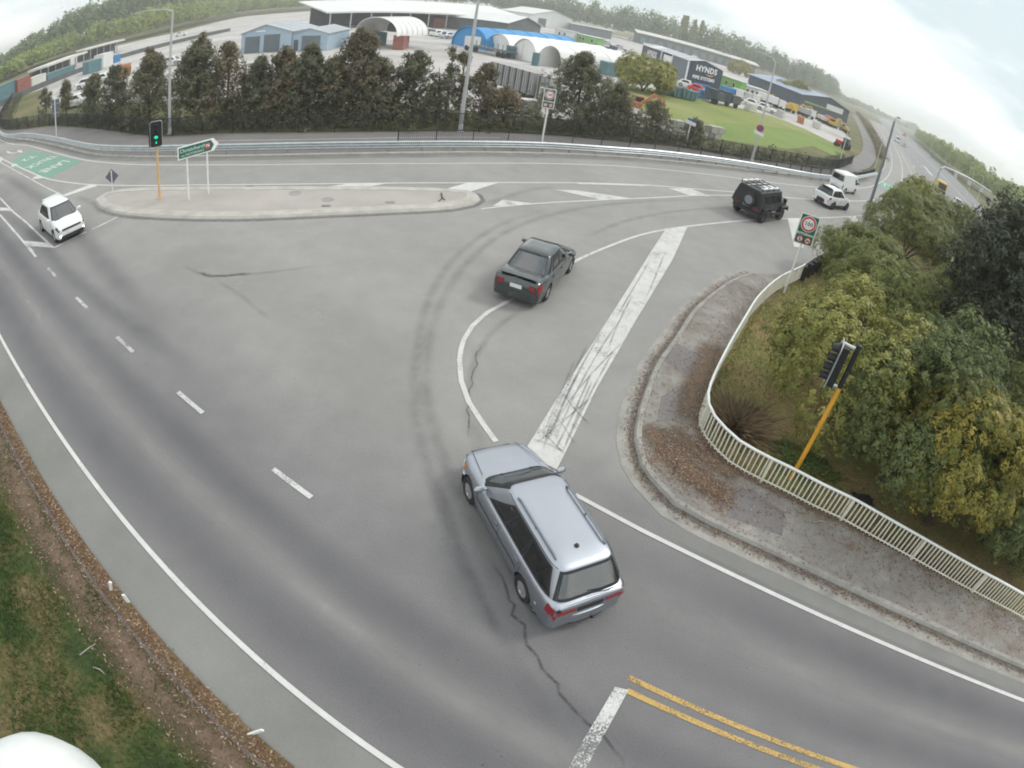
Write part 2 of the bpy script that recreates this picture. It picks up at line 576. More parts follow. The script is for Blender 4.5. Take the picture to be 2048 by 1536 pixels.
M['hedge'] = leaf_mat('bronze_green_leaves', [(.10, (.070, .082, .050)), (.42, (.155, .170, .100)), (.64, (.235, .205, .12)), (.88, (.34, .24, .15))], .32, .28)
M['hedge_red'] = leaf_mat('reddish_leaves', [(.10, (.075, .080, .050)), (.42, (.180, .165, .100)), (.66, (.29, .205, .13)), (.88, (.38, .25, .17))], .32, .28)
M['wood_yellow'] = leaf_mat('yellow_green_wood_leaves', [(.15, (.16, .22, .05)), (.5, (.28, .34, .09)), (.85, (.42, .44, .14))], .3, .06)
M['wood_green'] = leaf_mat('dark_wood_leaves', [(.15, (.08, .13, .05)), (.5, (.16, .22, .09)), (.85, (.25, .31, .13))], .3, .05)
M['shrub'] = leaf_mat('low_shrub_leaves', [(.2, (.05, .06, .03)), (.5, (.10, .115, .05)), (.8, (.20, .17, .09))], .2, .5)

# ================================================================== THE SETTING
def struct(name, mb, mat, parent=None):
    o = mb.build(name, mat, parent)
    if parent is None: o['kind'] = 'structure'
    return o


struct('ground', MB().sheet([(-4000, -1500), (4000, -1500), (4000, 6000), (-4000, 6000)], -.10), M['rough_grass'])
struct('industrial_yard', MB().sheet([(-102, 72), (-62, 53), (-20, 46), (0, 50), (6, 62), (9, 84), (22, 101), (34, 99), (52, 101), (66, 128), (128, 330), (90, 480),
                                      (-80, 480), (-200, 330), (-155, 205), (-162, 178), (-186, 172), (-128, 100)], -.05), M['yard'])
field = struct('grass_field', MB().sheet([(7.57, 85.56), (13.11, 95.88), (18.19, 96.73), (25.06, 100.58), (39.00, 109.94), (45.29, 106.34), (47.65, 100.25), (48.01, 93.58), (40.09, 79.35), (28.57, 67.21), (19.30, 58.33), (15.65, 56.85), (8.07, 52.83), (5.23, 50.94)], -.03), M['field'])
struct('mown_strip', MB().sheet([(18.82, 73.21), (29.09, 86.46), (40.76, 98.87), (44.82, 93.91), (47.08, 92.07), (40.26, 80.10), (28.91, 68.09), (19.58, 59.31), (15.78, 58.36)], -.024), M['field_mown'], field)

# --- motorway and ramp -------------------------------------------------------
mw_near = [(55.52, 67.86), (63.19, 85.71), (81.43, 121.41), (107.12, 170.49), (145.58, 242.65), (241.09, 419.21), (348.61, 620.24)]
mw_far = [(101.84, 114.41), (127.82, 159.97), (155.51, 208.05), (186.91, 266.88), (243.12, 363.15), (308.32, 489.21), (456.51, 763.83), (598.64, 1050.71)]
d0 = np.array(mw_near[0]) - np.array(mw_near[1])
d0 /= np.linalg.norm(d0)
mw_near = [tuple(np.array(mw_near[0]) + d0 * 75)] + mw_near
mw_far = [tuple(np.array(mw_far[0]) + d0 * 75)] + mw_far
motorway = struct('motorway', MB().sheet(mw_near + mw_far[::-1], -.012), M['far_asphalt'])

KERB_PX = [(-60.36, 41.74), (-47.63, 36.86), (-39.02, 33.61), (-33.73, 31.45), (-29.92, 30.20), (-24.59, 29.50), (-18.69, 29.75), (-14.01, 30.64), (-9.09, 32.40), (-4.77, 34.71), (-0.85, 37.07), (3.81, 40.05), (6.82, 41.89), (11.85, 45.08), (18.20, 49.40), (24.89, 54.53), (30.87, 59.55), (37.15, 66.40), (47.49, 79.65), (60.13, 99.34), (81.94, 138.33), (134.34, 238.36), (220.56, 406.89)]
kerb_path = smooth_path([(-97.0, 62.5)] + KERB_PX, 1.2)
ramp_right = [(11.59, 25.02), (14.10, 27.89), (19.08, 33.92), (27.48, 43.49), (35.47, 52.44), (47.38, 67.30), (60.34, 85.68), (75.82, 110.30), (95.49, 144.52), (123.08, 197.52), (241.70, 416.73)]
road_poly = ([RD(-96, .82), RD(46, .82), RD(46, 10.3), RD(3, 10.3)] + [(7.40, 15.32), (8.96, 19.78)]
             + [tuple(p) for p in ramp_right] + [tuple(p) for p in kerb_path[::-1]])
road = struct('road', MB().sheet(road_poly, 0), M['asphalt'])

# --- painted markings (parts of the road) --------------------------------------
ZP = .012


def line(path, w, mat='white_paint', name='edge_line', step=.8, z=ZP, par=None):
    ribbon(mb := MB(), smooth_path(path, step), w, z)
    return mb.build(name, M[mat], par or road)


def patch(poly, mat='white_paint', name='hatch_bar', z=ZP + .003, par=None):
    return MB().sheet(poly, z).build(name, M[mat], par or road)


line([RD(-95, 2.0), RD(-40, 1.95), RD(-20, 1.93), RD(0, 1.93), RD(45, 1.95)], .115, step=2)
line([RD(-2.3, 9.14), RD(4, 9.06), RD(45, 9.05)], .115, step=2)
for k in range(-22, 1):                                                   # centre dashes, a metre each
    s0 = -7.24 + 4.05 * k
    patch([RD(s0 - .62, 5.36), RD(s0 + .62, 5.36), RD(s0 + .62, 5.49), RD(s0 - .62, 5.49)], 'white_worn' if k > -5 else 'white_scuffed', 'centre_dash')
line([RD(.62, 5.63), RD(20, 5.70), RD(45, 5.75)], .115, 'yellow_paint', 'yellow_line', 2)
line([RD(.72, 5.36), RD(20, 5.44), RD(45, 5.48)], .115, 'yellow_paint', 'yellow_line', 2)
patch([(2.70, 4.61), (2.95, 4.56), (2.40, 3.30), (2.18, 2.70), (1.91, 2.72), (2.14, 3.38)], 'white_worn', 'limit_line')
# broad diagonal band and the curved guide line
patch([(6.04, 27.56), (7.34, 28.66), (5.82, 23.69), (3.71, 17.65), (2.29, 13.36), (1.34, 9.94), (0.53, 10.31), (1.39, 13.16), (3.15, 18.63), (4.86, 23.99)], 'white_scuffed', 'broad_limit_line')
line([(-0.13, 10.53), (-0.52, 11.08), (-0.98, 11.80), (-1.32, 12.62), (-1.53, 13.55), (-1.59, 14.57), (-1.47, 15.41), (-1.14, 16.35), (-0.44, 17.55), (0.40, 19.29), (1.56, 21.43), (2.93, 23.58), (4.83, 26.17), (7.36, 28.74), (12.56, 33.36), (19.40, 38.91), (25.83, 44.48), (33.83, 52.05), (42.48, 62.13), (53.35, 77.55), (65.50, 96.54), (77.59, 117.38), (100.83, 159.48)], .14, 'white_scuffed', 'guide_line', .5)
# slip lane edges, gore and chevrons
line([(-96.5, 60.2)] + [(-57.15, 39.46), (-45.17, 34.97), (-37.61, 31.92), (-31.84, 29.74), (-27.70, 28.68), (-23.49, 28.13), (-17.80, 28.33), (-13.28, 29.08), (-8.04, 30.82), (-4.41, 32.60), (-0.07, 35.30), (3.70, 37.71), (6.54, 39.41), (10.56, 41.70), (18.06, 46.13), (26.66, 52.69), (32.20, 58.04), (39.28, 66.15), (51.38, 83.08), (67.33, 108.80), (89.24, 147.29), (139.50, 240.36), (239.56, 431.05)], .13, 'white_paint')
line([(-57.83, 36.71), (-46.94, 32.19), (-40.94, 29.65), (-36.30, 27.74), (-32.67, 26.27), (-30.44, 25.58), (-27.94, 25.04), (-25.32, 24.65), (-20.63, 24.59), (-14.40, 25.33), (-9.40, 26.62), (-4.78, 28.52), (-1.42, 30.35), (1.47, 32.13), (3.49, 33.41), (6.04, 34.98), (9.64, 37.01), (12.41, 38.78), (17.67, 42.01), (22.23, 45.37), (26.60, 48.97), (33.54, 55.52), (42.52, 66.19), (55.61, 85.24), (76.96, 120.17), (104.08, 168.33), (170.59, 289.50)], .14, 'white_paint')
line([(-2.73, 25.42), (-1.74, 26.26), (-0.24, 27.50), (2.53, 29.65), (5.74, 32.28), (9.34, 35.50), (12.17, 37.79), (16.12, 40.73)], .12, 'white_paint')
line([(-55.60, 35.24), (-45.10, 30.88), (-39.00, 28.24), (-34.07, 26.10), (-30.10, 24.38), (-26.95, 23.10)], .11, 'white_scuffed')
line([(-33.97, 22.84), (-29.20, 20.59), (-26.55, 19.46), (-23.33, 17.97), (-20.94, 16.86)], .12, 'white_scuffed')
line([(-30.43, 20.25), (-25.28, 17.84), (-21.34, 15.93)], .12, 'white_scuffed')
line([(-20.90, 16.86), (-20.53, 17.71), (-20.16, 18.60)], .16, 'white_scuffed', 'stop_line')
line([(-20.02, 18.89), (-19.72, 19.60), (-19.48, 20.38)], .16, 'white_worn', 'stop_line')
for q in ([(-31.19, 20.81), (-31.89, 21.32), (-30.29, 21.16), (-29.52, 20.80)], [(-24.04, 17.31), (-23.37, 16.83), (-20.90, 16.86), (-21.78, 17.28)]):
    patch(q, 'white_scuffed')
for q in ([(-47.63, 32.69), (-46.20, 32.07), (-44.76, 30.77), (-46.59, 31.41)], [(-40.76, 29.09), (-39.90, 29.41), (-40.90, 29.87), (-41.99, 30.13)], [(-33.87, 25.99), (-32.43, 26.07), (-33.31, 26.60), (-34.04, 26.56)]):
    patch(q, 'white_scuffed')
patch([(-26.86, 23.03), (-26.30, 22.87), (-24.88, 24.48), (-25.77, 24.77)], 'white_paint')
patch([(-10.59, 25.61), (-8.55, 26.20), (-7.64, 27.20), (-9.40, 26.62)], 'white_scuffed')
patch([(-4.75, 27.51), (-3.65, 27.45), (-2.45, 29.73), (-3.96, 28.92)], 'white_paint')
patch([(0.38, 30.11), (1.48, 30.71), (4.73, 31.39), (2.93, 29.91)], 'white_scuffed')
patch([(-2.28, 25.99), (-1.96, 27.12), (-0.61, 27.30), (-1.31, 26.59)], 'white_scuffed')
patch([(7.21, 35.27), (8.87, 36.54), (10.10, 35.90), (8.55, 34.78)], 'white_scuffed')
patch([(1.47, 32.08), (5.70, 34.77), (5.67, 34.48), (1.75, 32.03)], 'white_scuffed')
patch([(15.72, 35.98), (18.76, 38.31), (14.89, 30.54), (14.16, 30.21)], 'white_paint')
patch([(23.98, 42.87), (25.37, 44.11), (24.59, 41.58), (23.28, 40.26)], 'white_paint')
# green surfacing with worn lettering
green = patch([(-42.59, 30.33), (-43.25, 33.44), (-31.35, 29.38), (-31.77, 26.02)], 'green_paint', 'green_surfacing', ZP - .004)
patch([(40.63, 67.71), (45.89, 75.06), (48.49, 73.88), (42.46, 65.94)], 'green_paint', 'green_surfacing', ZP - .004)


def text_mesh(name, s, size, mat, parent, Mx, bold=.0, align='CENTER'):
    cu = bpy.data.curves.new(name, 'FONT')
    cu.body, cu.size, cu.align_x, cu.align_y = s, size, align, 'CENTER'
    cu.offset = bold
    cu.resolution_u = 2
    cu.space_character = 1.08
    tmp = bpy.data.objects.new(name, cu)
    COL.objects.link(tmp)
    dg = bpy.context.evaluated_depsgraph_get()
    me = bpy.data.meshes.new_from_object(tmp.evaluated_get(dg))
    bpy.data.objects.remove(tmp)
    me.transform(Mx)
    me.materials.clear()
    me.materials.append(mat)
    o = link(bpy.data.objects.new(name, me), parent)
    return o


def ground_text(s, px, ang, size, stretch, mat='white_paint'):
    Mx = Matrix.Translation((px[0], px[1], ZP + .006)) @ Matrix.Rotation(ang, 4, 'Z') @ Matrix.Diagonal((1, stretch, 1, 1))
    return text_mesh('road_lettering', s, size, M[mat], road, Mx, .02)


LANE_A = math.atan2(*(np.array((-30.80, 28.02)) - np.array((-42.02, 31.17)))[::-1])
ground_text('T2', (-40.52, 31.06), LANE_A - PI / 2, 1.15, 1.5)
ground_text('TRUCK', (-37.13, 29.81), LANE_A - PI / 2, .80, 2.2)
ground_text('LANE', (-33.85, 28.49), LANE_A - PI / 2, .95, 2.0)
ground_text('T2', (44.42, 70.68), math.radians(-32), 2.4, 2.2)
ar = MB()                                                                 # turn arrow
ribbon(ar, smooth_path([(-48.20, 34.08), (-46.74, 33.42), (-45.66, 33.29), (-45.17, 33.46)], .4), .22, ZP)
ar.sheet([(-46.30, 34.05), (-45.24, 33.86), (-43.84, 32.97), (-44.84, 33.21)], ZP)
ar.build('turn_arrow', M['white_paint'], road)
# motorway lines (parts of the motorway)
for pts, w in (([(56.50, 69.62), (62.81, 85.34), (80.82, 120.70), (106.07, 169.13), (144.07, 239.58), (231.94, 401.39)], .2), ([(81.58, 93.44), (100.93, 128.86), (120.72, 166.03), (143.44, 209.56), (175.36, 269.82), (263.31, 431.17), (438.84, 754.39)], .2)):
    line(pts, w, 'white_paint', 'edge_line', 3, -.002, motorway)
for a, b in zip(resample(smooth_path([(65.88, 75.47), (78.70, 103.50), (96.13, 137.83), (125.22, 191.99), (170.66, 276.49), (253.41, 429.83)], 2), 5)[::3], resample(smooth_path([(65.88, 75.47), (78.70, 103.50), (96.13, 137.83), (125.22, 191.99), (170.66, 276.49), (253.41, 429.83)], 2), 5)[1::3]):
    ribbon(mb := MB(), [a, b], .18, -.002)
    mb.build('lane_dash', M['white_paint'], motorway)
for q in ([(111.20, 178.32), (106.75, 168.81), (101.82, 159.07)], [(94.56, 147.35), (90.39, 138.84), (88.22, 133.94)], [(104.61, 150.45), (98.98, 139.73), (92.95, 128.73)], [(92.25, 140.61), (88.42, 132.85), (85.75, 127.59)]):
    line(q, .9, 'white_scuffed', 'gore_bar', 1, -.001, motorway)

# --- wear on the road surface ---------------------------------------------------
wob_ = random.Random(17)


def wear(path, w, mat, name, z, step=.7):
    p_ = smooth_path(path, step)
    if mat == 'seal':                                                     # cracks wander
        p_ = [q + np.array((wob_.gauss(0, .03), wob_.gauss(0, .03))) for q in p_]
    ribbon(mb := MB(), p_, w, z)
    return mb.build(name, M[mat], road)


wear([RD(-90, 2.75), RD(-20, 2.75), RD(0, 2.8), RD(45, 2.8)], 1.7, 'track', 'wheel_track', .0040, 2)
wear([RD(-90, 4.6), RD(-20, 4.6), RD(-8, 4.5), RD(0, 4.35), RD(45, 4.4)], 1.35, 'track', 'wheel_track', .0044, 2)
wear([RD(-2, 8.3), RD(4, 8.3), RD(45, 8.3)], 1.5, 'track', 'wheel_track', .0048, 2)
wear([RD(-1, 6.5), RD(6, 6.5), RD(45, 6.5)], 1.3, 'track', 'wheel_track', .0052, 2)
wear([(-31.39, 20.95), (-24.56, 18.22), (-16.99, 14.53), (-10.00, 11.56), (-7.84, 10.71)], 1.2, 'track', 'wheel_track', .0056)
wear([(-41.21, 28.08), (-26.55, 21.65), (-20.32, 18.26), (-13.43, 14.08), (-9.98, 11.83)], 1.6, 'track', 'wheel_track', .0060)
wear([RD(-60, 3.72), RD(-12, 3.72), RD(0, 3.6), RD(40, 3.6)], .9, 'dust', 'dusty_strip', .0063, 2)
wear([RD(-2, 7.4), RD(40, 7.4)], .8, 'dust', 'dusty_strip', .0064, 2)
wear([(-14.25, 17.56), (-9.69, 16.00), (-5.95, 14.35), (-3.37, 12.05), (-2.22, 9.67)], 4.2, 'dust', 'dusty_strip', .0066, 1)
for pts, w in (([(2.84, 2.98), (2.01, 4.07), (1.02, 5.50), (0.26, 6.86), (-0.52, 8.41), (-1.35, 9.92), (-2.08, 11.78), (-2.52, 14.00), (-2.65, 16.32), (-2.40, 19.44), (-1.37, 23.09), (0.80, 26.75), (4.45, 30.58), (10.79, 35.94)], .55),
               ([(1.89, 3.26), (0.99, 4.85), (0.12, 6.11), (-0.71, 7.66), (-1.61, 9.51), (-2.30, 11.51), (-2.79, 13.92), (-3.07, 16.86), (-2.81, 20.17), (-1.67, 23.84), (0.54, 27.34)], .5),
               ([(-0.67, 10.81), (-1.02, 11.89), (-1.13, 13.30), (-1.02, 14.48), (-0.67, 15.74), (0.13, 17.31)], .35),
               ([(0.68, 5.22), (-0.30, 6.98), (-1.17, 8.99)], .3), ([(1.75, 23.76), (4.22, 27.70), (8.03, 31.80), (12.91, 35.91)], .45), ([(1.41, 6.37), (0.38, 7.93), (-0.46, 10.16), (-1.09, 11.87)], .6)):
    wear(pts, w, 'skid', 'tyre_scuff', .0070, .4)
wear([(2.97, 2.98), (2.60, 3.52), (2.10, 3.97), (1.63, 4.53), (1.13, 5.30), (0.55, 6.44), (0.23, 7.10)], .10, 'seal', 'crack', .0076, .2)
wear([(-0.69, 10.45), (-0.95, 11.50), (-1.08, 13.20), (-1.07, 14.47)], .07, 'seal', 'crack', .0076, .2)
wear([(-12.73, 16.52), (-10.98, 16.01), (-9.54, 16.50), (-8.24, 17.15), (-7.34, 17.80)], .28, 'skid', 'dirt_streak', .0076, .3)
wear([(-11.63, 16.14), (-10.79, 16.05), (-10.08, 16.33), (-9.45, 16.52)], .30, 'seal', 'dirt_streak', .0077, .2)
wear([(-10.63, 15.78), (-9.17, 15.06), (-7.47, 13.92)], .25, 'skid', 'tyre_scuff', .0078, .3)
wear([(-25.66, 23.10), (-23.24, 22.05), (-20.50, 20.86), (-17.18, 20.25)], .8, 'skid', 'tyre_scuff', .0074, .4)
wear([(-2.83, 25.79), (-1.89, 27.54), (-0.82, 29.38), (0.41, 30.67)], .7, 'skid', 'tyre_scuff', .0074, .4)
wear([(0.97, 10.53), (1.43, 12.60), (1.81, 14.10)], .13, 'streak', 'tyre_scuff', .0165, .3)
wear([(1.22, 10.42), (1.71, 12.25), (2.18, 14.21)], .10, 'streak', 'tyre_scuff', .0165, .3)
wear([(0.72, 10.82), (1.14, 10.75), (1.48, 10.57)], .12, 'streak', 'tyre_scuff', .0165, .2)
for pts in ([(2.03, 15.50), (1.54, 13.53), (1.10, 11.48), (0.98, 10.45)], [(2.52, 16.56), (1.88, 14.37), (1.38, 12.37), (1.13, 10.93)], [(2.86, 15.50), (2.24, 13.51), (1.72, 11.65), (1.40, 10.38)], [(1.66, 14.56), (1.29, 12.77), (0.94, 11.06)], [(2.17, 13.72), (1.78, 12.06), (1.50, 10.84)], [(1.06, 12.07), (1.41, 11.57), (1.74, 10.90)], [(1.28, 12.99), (1.71, 12.25), (2.11, 11.75)], [(0.86, 11.23), (1.26, 10.78), (1.51, 10.49)], [(3.14, 17.44), (2.41, 15.35), (1.69, 12.89), (1.20, 10.77)], [(3.71, 19.48), (3.04, 17.07), (2.65, 15.43)], [(5.57, 24.37), (4.71, 21.19), (4.17, 19.29)], [(4.75, 23.13), (3.67, 19.66), (2.96, 17.37)], [(1.01, 10.90), (1.57, 12.63), (2.40, 14.54), (3.24, 16.21)], [(0.78, 10.66), (1.46, 11.78), (2.24, 13.05)]):
    wear(pts, .09, 'streak', 'tyre_scuff', .0172, .3)
wear([(15.86, 30.87), (20.92, 36.05), (26.24, 42.20)], .16, 'seal', 'crack', .0076, .5)
# pale shoulders
for n0, n1, nm in ((.82, 1.85, 'shoulder'), (9.25, 9.75, 'shoulder')):
    lo = -96 if n0 < 5 else 0
    patch([RD(lo, n0), RD(46, n0), RD(46, n1), RD(lo, n1)], 'shoulder', nm, .0034)
sh = MB()
ribbon(sh, [p for p in kerb_path if p[1] < 70], 1.35, .0034, .0)
sh.build('shoulder', M['shoulder'], road)

# --- outer kerb of the slip lane, path behind it -----------------------------------
kb = MB()
for a, b in zip(resample(kerb_path, 1.5)[:-1], resample(kerb_path, 1.5)[1:]):
    pass
kerb_pts = [p for p in resample(kerb_path, 1.6)]
A_, B_ = offset(kerb_pts, 0.0), offset(kerb_pts, .22)
kb.grid([[(*a, -.02), (*a, .10), (*b, .12), (*b, -.02)] for a, b in zip(A_, B_)])
slip_kerb = struct('kerb', kb, M['concrete'])

RAIL_PX = [(-58.99, 40.84), (-47.96, 37.19), (-39.90, 34.26), (-35.81, 32.58), (-32.01, 31.13), (-29.27, 30.43), (-24.88, 29.90), (-18.91, 30.13), (-14.19, 30.99), (-9.24, 32.72), (-4.90, 35.03), (-0.98, 37.48), (3.69, 40.20), (6.72, 42.29), (11.75, 45.41), (17.34, 48.82), (24.10, 52.96), (28.81, 57.02), (34.16, 62.46), (44.70, 75.57)]
rail_path = smooth_path([(-97.5, 65.2)] + RAIL_PX, 1.0)
FENCE_LOW = [(-9.30, 34.68), (-4.82, 37.13), (-0.69, 39.53), (3.29, 41.95), (5.37, 43.14), (8.95, 45.29), (12.18, 47.19), (15.24, 48.90), (18.02, 50.36), (21.72, 52.82), (26.93, 57.30), (32.12, 61.46), (36.89, 66.25), (45.09, 76.99)]
FENCE_TOP = [(-66.34, 46.09), (-49.62, 41.88), (-38.88, 38.50), (-28.95, 34.91), (-24.16, 35.00), (-20.65, 35.42), (-15.89, 36.10), (-11.27, 37.58), (-7.23, 39.74), (-3.58, 41.64), (1.12, 44.10), (5.70, 46.50), (9.43, 49.18), (13.67, 51.23), (17.79, 53.44), (23.72, 57.95), (28.73, 61.81), (34.15, 67.55), (42.12, 79.19)]
fence_low = smooth_path(FENCE_LOW, 1.0)
fence_top = smooth_path([(-97.5, 71.5)] + FENCE_TOP, 1.0)
path_poly = [tuple(p) for p in offset(kerb_pts, .24) if True]
cut = [p for p in path_poly if p[0] < 42]
fp = [tuple(p) for p in fence_top]
struct('footpath', MB().sheet(cut + fp[::-1], .03), M['path_asphalt'])
shared = MB()
ribbon(shared, smooth_path([(31.69, 67.81), (38.51, 74.15), (46.95, 85.20), (61.63, 109.69), (78.93, 143.07), (106.34, 199.49), (174.85, 342.80)], 1), 3.2, .045)
struct('shared_path', shared, M['path_asphalt'])
ln = MB()
ribbon(ln, smooth_path([(-21.71, 33.27), (-16.97, 33.87), (-12.58, 35.15), (-9.67, 36.50), (-6.74, 38.12), (-3.67, 39.93)], 1), .10, .042)
ln.build('path_line', M['white_scuffed'], bpy.data.objects['footpath'])
# strip of rough ground behind the tall fence
struct('hedge_bed', MB().sheet(fp + [tuple(p) for p in offset(fence_top, 6.5)][::-1], -.015), M['rough_grass'])

# --- traffic island -------------------------------------------------------------
ISL = [(-23.06, 22.26), (-22.02, 21.48), (-20.73, 20.91), (-19.15, 20.59), (-16.76, 20.53), (-13.96, 20.74), (-11.19, 21.38), (-7.94, 22.64), (-5.39, 23.89), (-3.91, 24.82), (-3.17, 25.71), (-2.95, 26.54), (-3.17, 27.21), (-3.71, 27.51), (-5.02, 27.31), (-6.86, 26.71), (-11.57, 25.37), (-16.42, 24.56), (-20.30, 24.18), (-22.15, 23.81), (-23.03, 23.27)]
isl = smooth_path(ISL, .7, closed=True)
area = sum(isl[i][0] * isl[(i + 1) % len(isl)][1] - isl[(i + 1) % len(isl)][0] * isl[i][1] for i in range(len(isl)))
if area < 0: isl = isl[::-1]


def off_closed(p, d):
    n = len(p)
    out = []
    for i in range(n):
        t = p[(i + 1) % n] - p[i - 1]
        t = t / (np.linalg.norm(t) + 1e-9)
        out.append(np.array([p[i][0] - t[1] * d, p[i][1] + t[0] * d]))
    return out


isl_in, isl_flat = off_closed(isl, .10), off_closed(isl, .62)
ik = MB()
n = len(isl)
ik.grid([[(*isl[i % n], -.02), (*isl[i % n], .03), (*isl_in[i % n], .125), (*isl_flat[i % n], .135), (*isl_flat[i % n], .05)] for i in range(n + 1)])
island = struct('traffic_island', MB().sheet([tuple(p) for p in isl_flat], .120), M['island'])
ik.build('kerb', M['concrete'], island)
ig = MB()
for c, r in (((-11.34, 24.31), .30), ((-9.48, 23.87), .28)):
    ig = MB()
    ig.lathe([(r, .12), (r, .135), (r * .88, .138), (0, .138)], 18, Matrix.Translation((c[0], c[1], 0)))
    ig.build('manhole_cover', M['concrete_mid'], island)
for c in ((-14.10, 24.80), (-9.23, 23.08), (-6.66, 24.35)):
    MB().box((c[0], c[1], .128), (.4, .22, .02), .3).build('drain_grate', M['concrete_old'], island)
gut = MB()
ribbon(gut, [tuple(p) for p in off_closed(isl, -.16)] , .34, .0082)
gut.build('dirty_gutter', M['seal'], road)
tw = MB()                                                                  # small fork of a fallen branch
a0 = np.array((-4.78, 26.39)); b0 = np.array((-4.58, 25.72)); c0_ = np.array((-4.65, 25.27)); c1_ = np.array((-4.42, 25.51))
tw.tube([(*a0, .16), (*b0, .16)], .03, 5).tube([(*b0, .16), (*c0_, .15)], .02, 5).tube([(*b0, .16), (*c1_, .15)], .02, 5)
tag(tw.build('fallen_branch', M['bark']), 'small forked branch lying on the pale tip of the traffic island', 'branch')

# --- right-hand pavement --------------------------------------------------------
KR = [(9.70, 24.28), (8.41, 22.90), (6.97, 20.85), (5.85, 18.94), (4.97, 16.92), (4.15, 15.15), (3.72, 13.78), (3.43, 12.74), (3.27, 11.89), (3.23, 11.38), (3.33, 10.51), (3.55, 10.06), (4.07, 9.35)]
kr = smooth_path([tuple(p) for p in KR] + [RD(.6, 10.12), RD(3, 10.14), RD(8, 10.1), RD(20, 10.1), RD(46, 10.1)], .5)
RAILTOP = [(12.66, 25.12), (12.17, 24.56), (10.33, 22.46), (8.69, 20.07), (7.62, 18.08), (6.47, 15.81), (5.69, 14.13), (5.22, 12.98), (5.11, 12.50), (5.12, 12.04), (5.31, 11.56), (5.76, 10.98), (6.33, 10.62), (7.16, 10.25), (8.08, 9.76), (8.73, 9.50), (9.90, 8.84), (11.17, 8.14), (12.76, 7.28), (14.80, 6.25)]
rail_r = smooth_path([tuple(p) for p in RAILTOP] + [RD(22, 11.5), RD(30, 11.3)], .4)
pave_poly = [tuple(p) for p in offset(kr, .16)] + [RD(46, 11.0)] + [tuple(p) for p in rail_r[::-1]] + [(11.59, 25.02)]
pave = struct('pavement', MB().sheet(pave_poly, .115), M['pavement'])
kk = MB()
kA, kB, kC = kr, offset(kr, .05), offset(kr, .18)
kk.grid([[(*a, -.02), (*a, .06), (*b, .125), (*c, .13), (*c, .02)] for a, b, c in zip(kA, kB, kC)])
kk.build('kerb', M['concrete_mid'], pave)
for q in ([(4.28, 15.36), (4.86, 16.48), (5.94, 15.91), (5.54, 14.75), (4.91, 14.68)], [(5.40, 9.12), (5.65, 10.06), (6.27, 10.17), (7.10, 9.48), (6.83, 8.70), (5.65, 9.06)],
          [(4.11, 13.36), (4.99, 14.33), (5.30, 13.69), (4.91, 12.58), (3.90, 12.21)]):
    patch(q, 'path_asphalt', 'asphalt_patch', .119, pave)
for pts, w_ in (([(3.58, 12.13), (4.05, 11.18), (4.59, 10.56), (5.12, 9.97), (5.74, 9.57)], 1.3), ([(4.13, 12.07), (4.76, 11.43), (5.53, 10.84), (6.04, 10.48)], 1.0), ([(5.46, 14.22), (5.16, 12.75), (5.23, 11.73), (6.09, 10.76), (7.74, 9.94), (9.54, 9.17), (12.67, 7.77), (15.90, 6.22)], .55), ([(6.62, 16.80), (5.90, 14.86), (5.19, 12.97)], .5), ([(6.28, 16.99), (5.86, 15.66), (5.05, 13.62), (4.72, 12.21)], 1.1)):
    ribbon(mb := MB(), smooth_path(pts, .3), w_, .122 + .001 * w_)
    mb.build('soil_patch', M['soil_film'], pave)
gl = MB()
ribbon(gl, offset(kr, -.24), .44, .0082)
gl.build('gutter_channel', M['concrete_mid'], road)
gd = MB()
ribbon(gd, offset(kr, -.09), .24, .0115)
gd.build('gutter_dirt', M['seal'], road)
# bank behind the railing
bank_poly = [tuple(p) for p in rail_r] + [(60, -6), (60, 30), (46, 50)] + [(34.17, 50.27), (26.87, 42.36), (18.77, 33.23)]
struct('bank', MB().sheet(bank_poly, .06), M['bank'])

# --- left verge --------------------------------------------------------------------
verge = struct('verge', MB().sheet([RD(-96, .80), RD(46, .72), RD(46, -60), RD(-96, -60)], .035), M['verge'])
eg = MB()
for k in range(-40, 30):
    s0 = k * 1.5
    j = rnd.uniform(-.015, .015)
    eg.box((*RD(s0 + .75, .45 + j * 2), .040), (1.49, .075, .05), RA + j * .5)
eg.build('edging_board', M['edging'], verge)
patch([RD(-96, .52), RD(46, .45), RD(46, .80), RD(-96, .84)], 'soil', 'soil_strip', .040, verge)

rb = MB()
ribbon(rb, resample([RD(-60, .1), RD(-15, .1), RD(10, .05)], .6), 1.3, .047)
rb.build('leaf_mould', M['soil_film'], verge)

# ================================================================== BARRIERS
def path_frame(a, b):
    a, b = np.array(a), np.array(b)
    d = b - a
    return a, b, math.atan2(d[1], d[0]), float(np.linalg.norm(d))


# --- guard rail along the slip lane -------------------------------------------------
W_PROF = [(.00, .76), (-.05, .73), (-.085, .69), (-.05, .645), (-.01, .61), (-.05, .575), (-.085, .53), (-.05, .485), (-.01, .45), (-.05, .415), (-.085, .37), (-.05, .325), (.0, .29)]
gr = thing('guard_rail', 'long galvanised crash barrier curving round the outer edge of the slip lane', 'crash barrier')
gp = resample(rail_path, 2.0)
for i in range(0, len(gp) - 1, 2):
    seg = gp[i:i + 3]
    if len(seg) < 2: continue
    rows = []
    for k, p in enumerate(seg):
        j = i + k
        t = gp[min(j + 1, len(gp) - 1)] - gp[max(j - 1, 0)]
        t = t / np.linalg.norm(t)
        nrm = np.array([-t[1], t[0]])
        rows.append([(*(p - nrm * (-o)), z) for o, z in W_PROF] + [(*(p + nrm * .012), z) for o, z in W_PROF[::-1][::12]])
    MB().grid(rows).build('beam', M['galv'], gr, True, 50)
pm = MB().box((0, 0, .32), (.12, .16, .66)).build('post', M['galv'], gr)
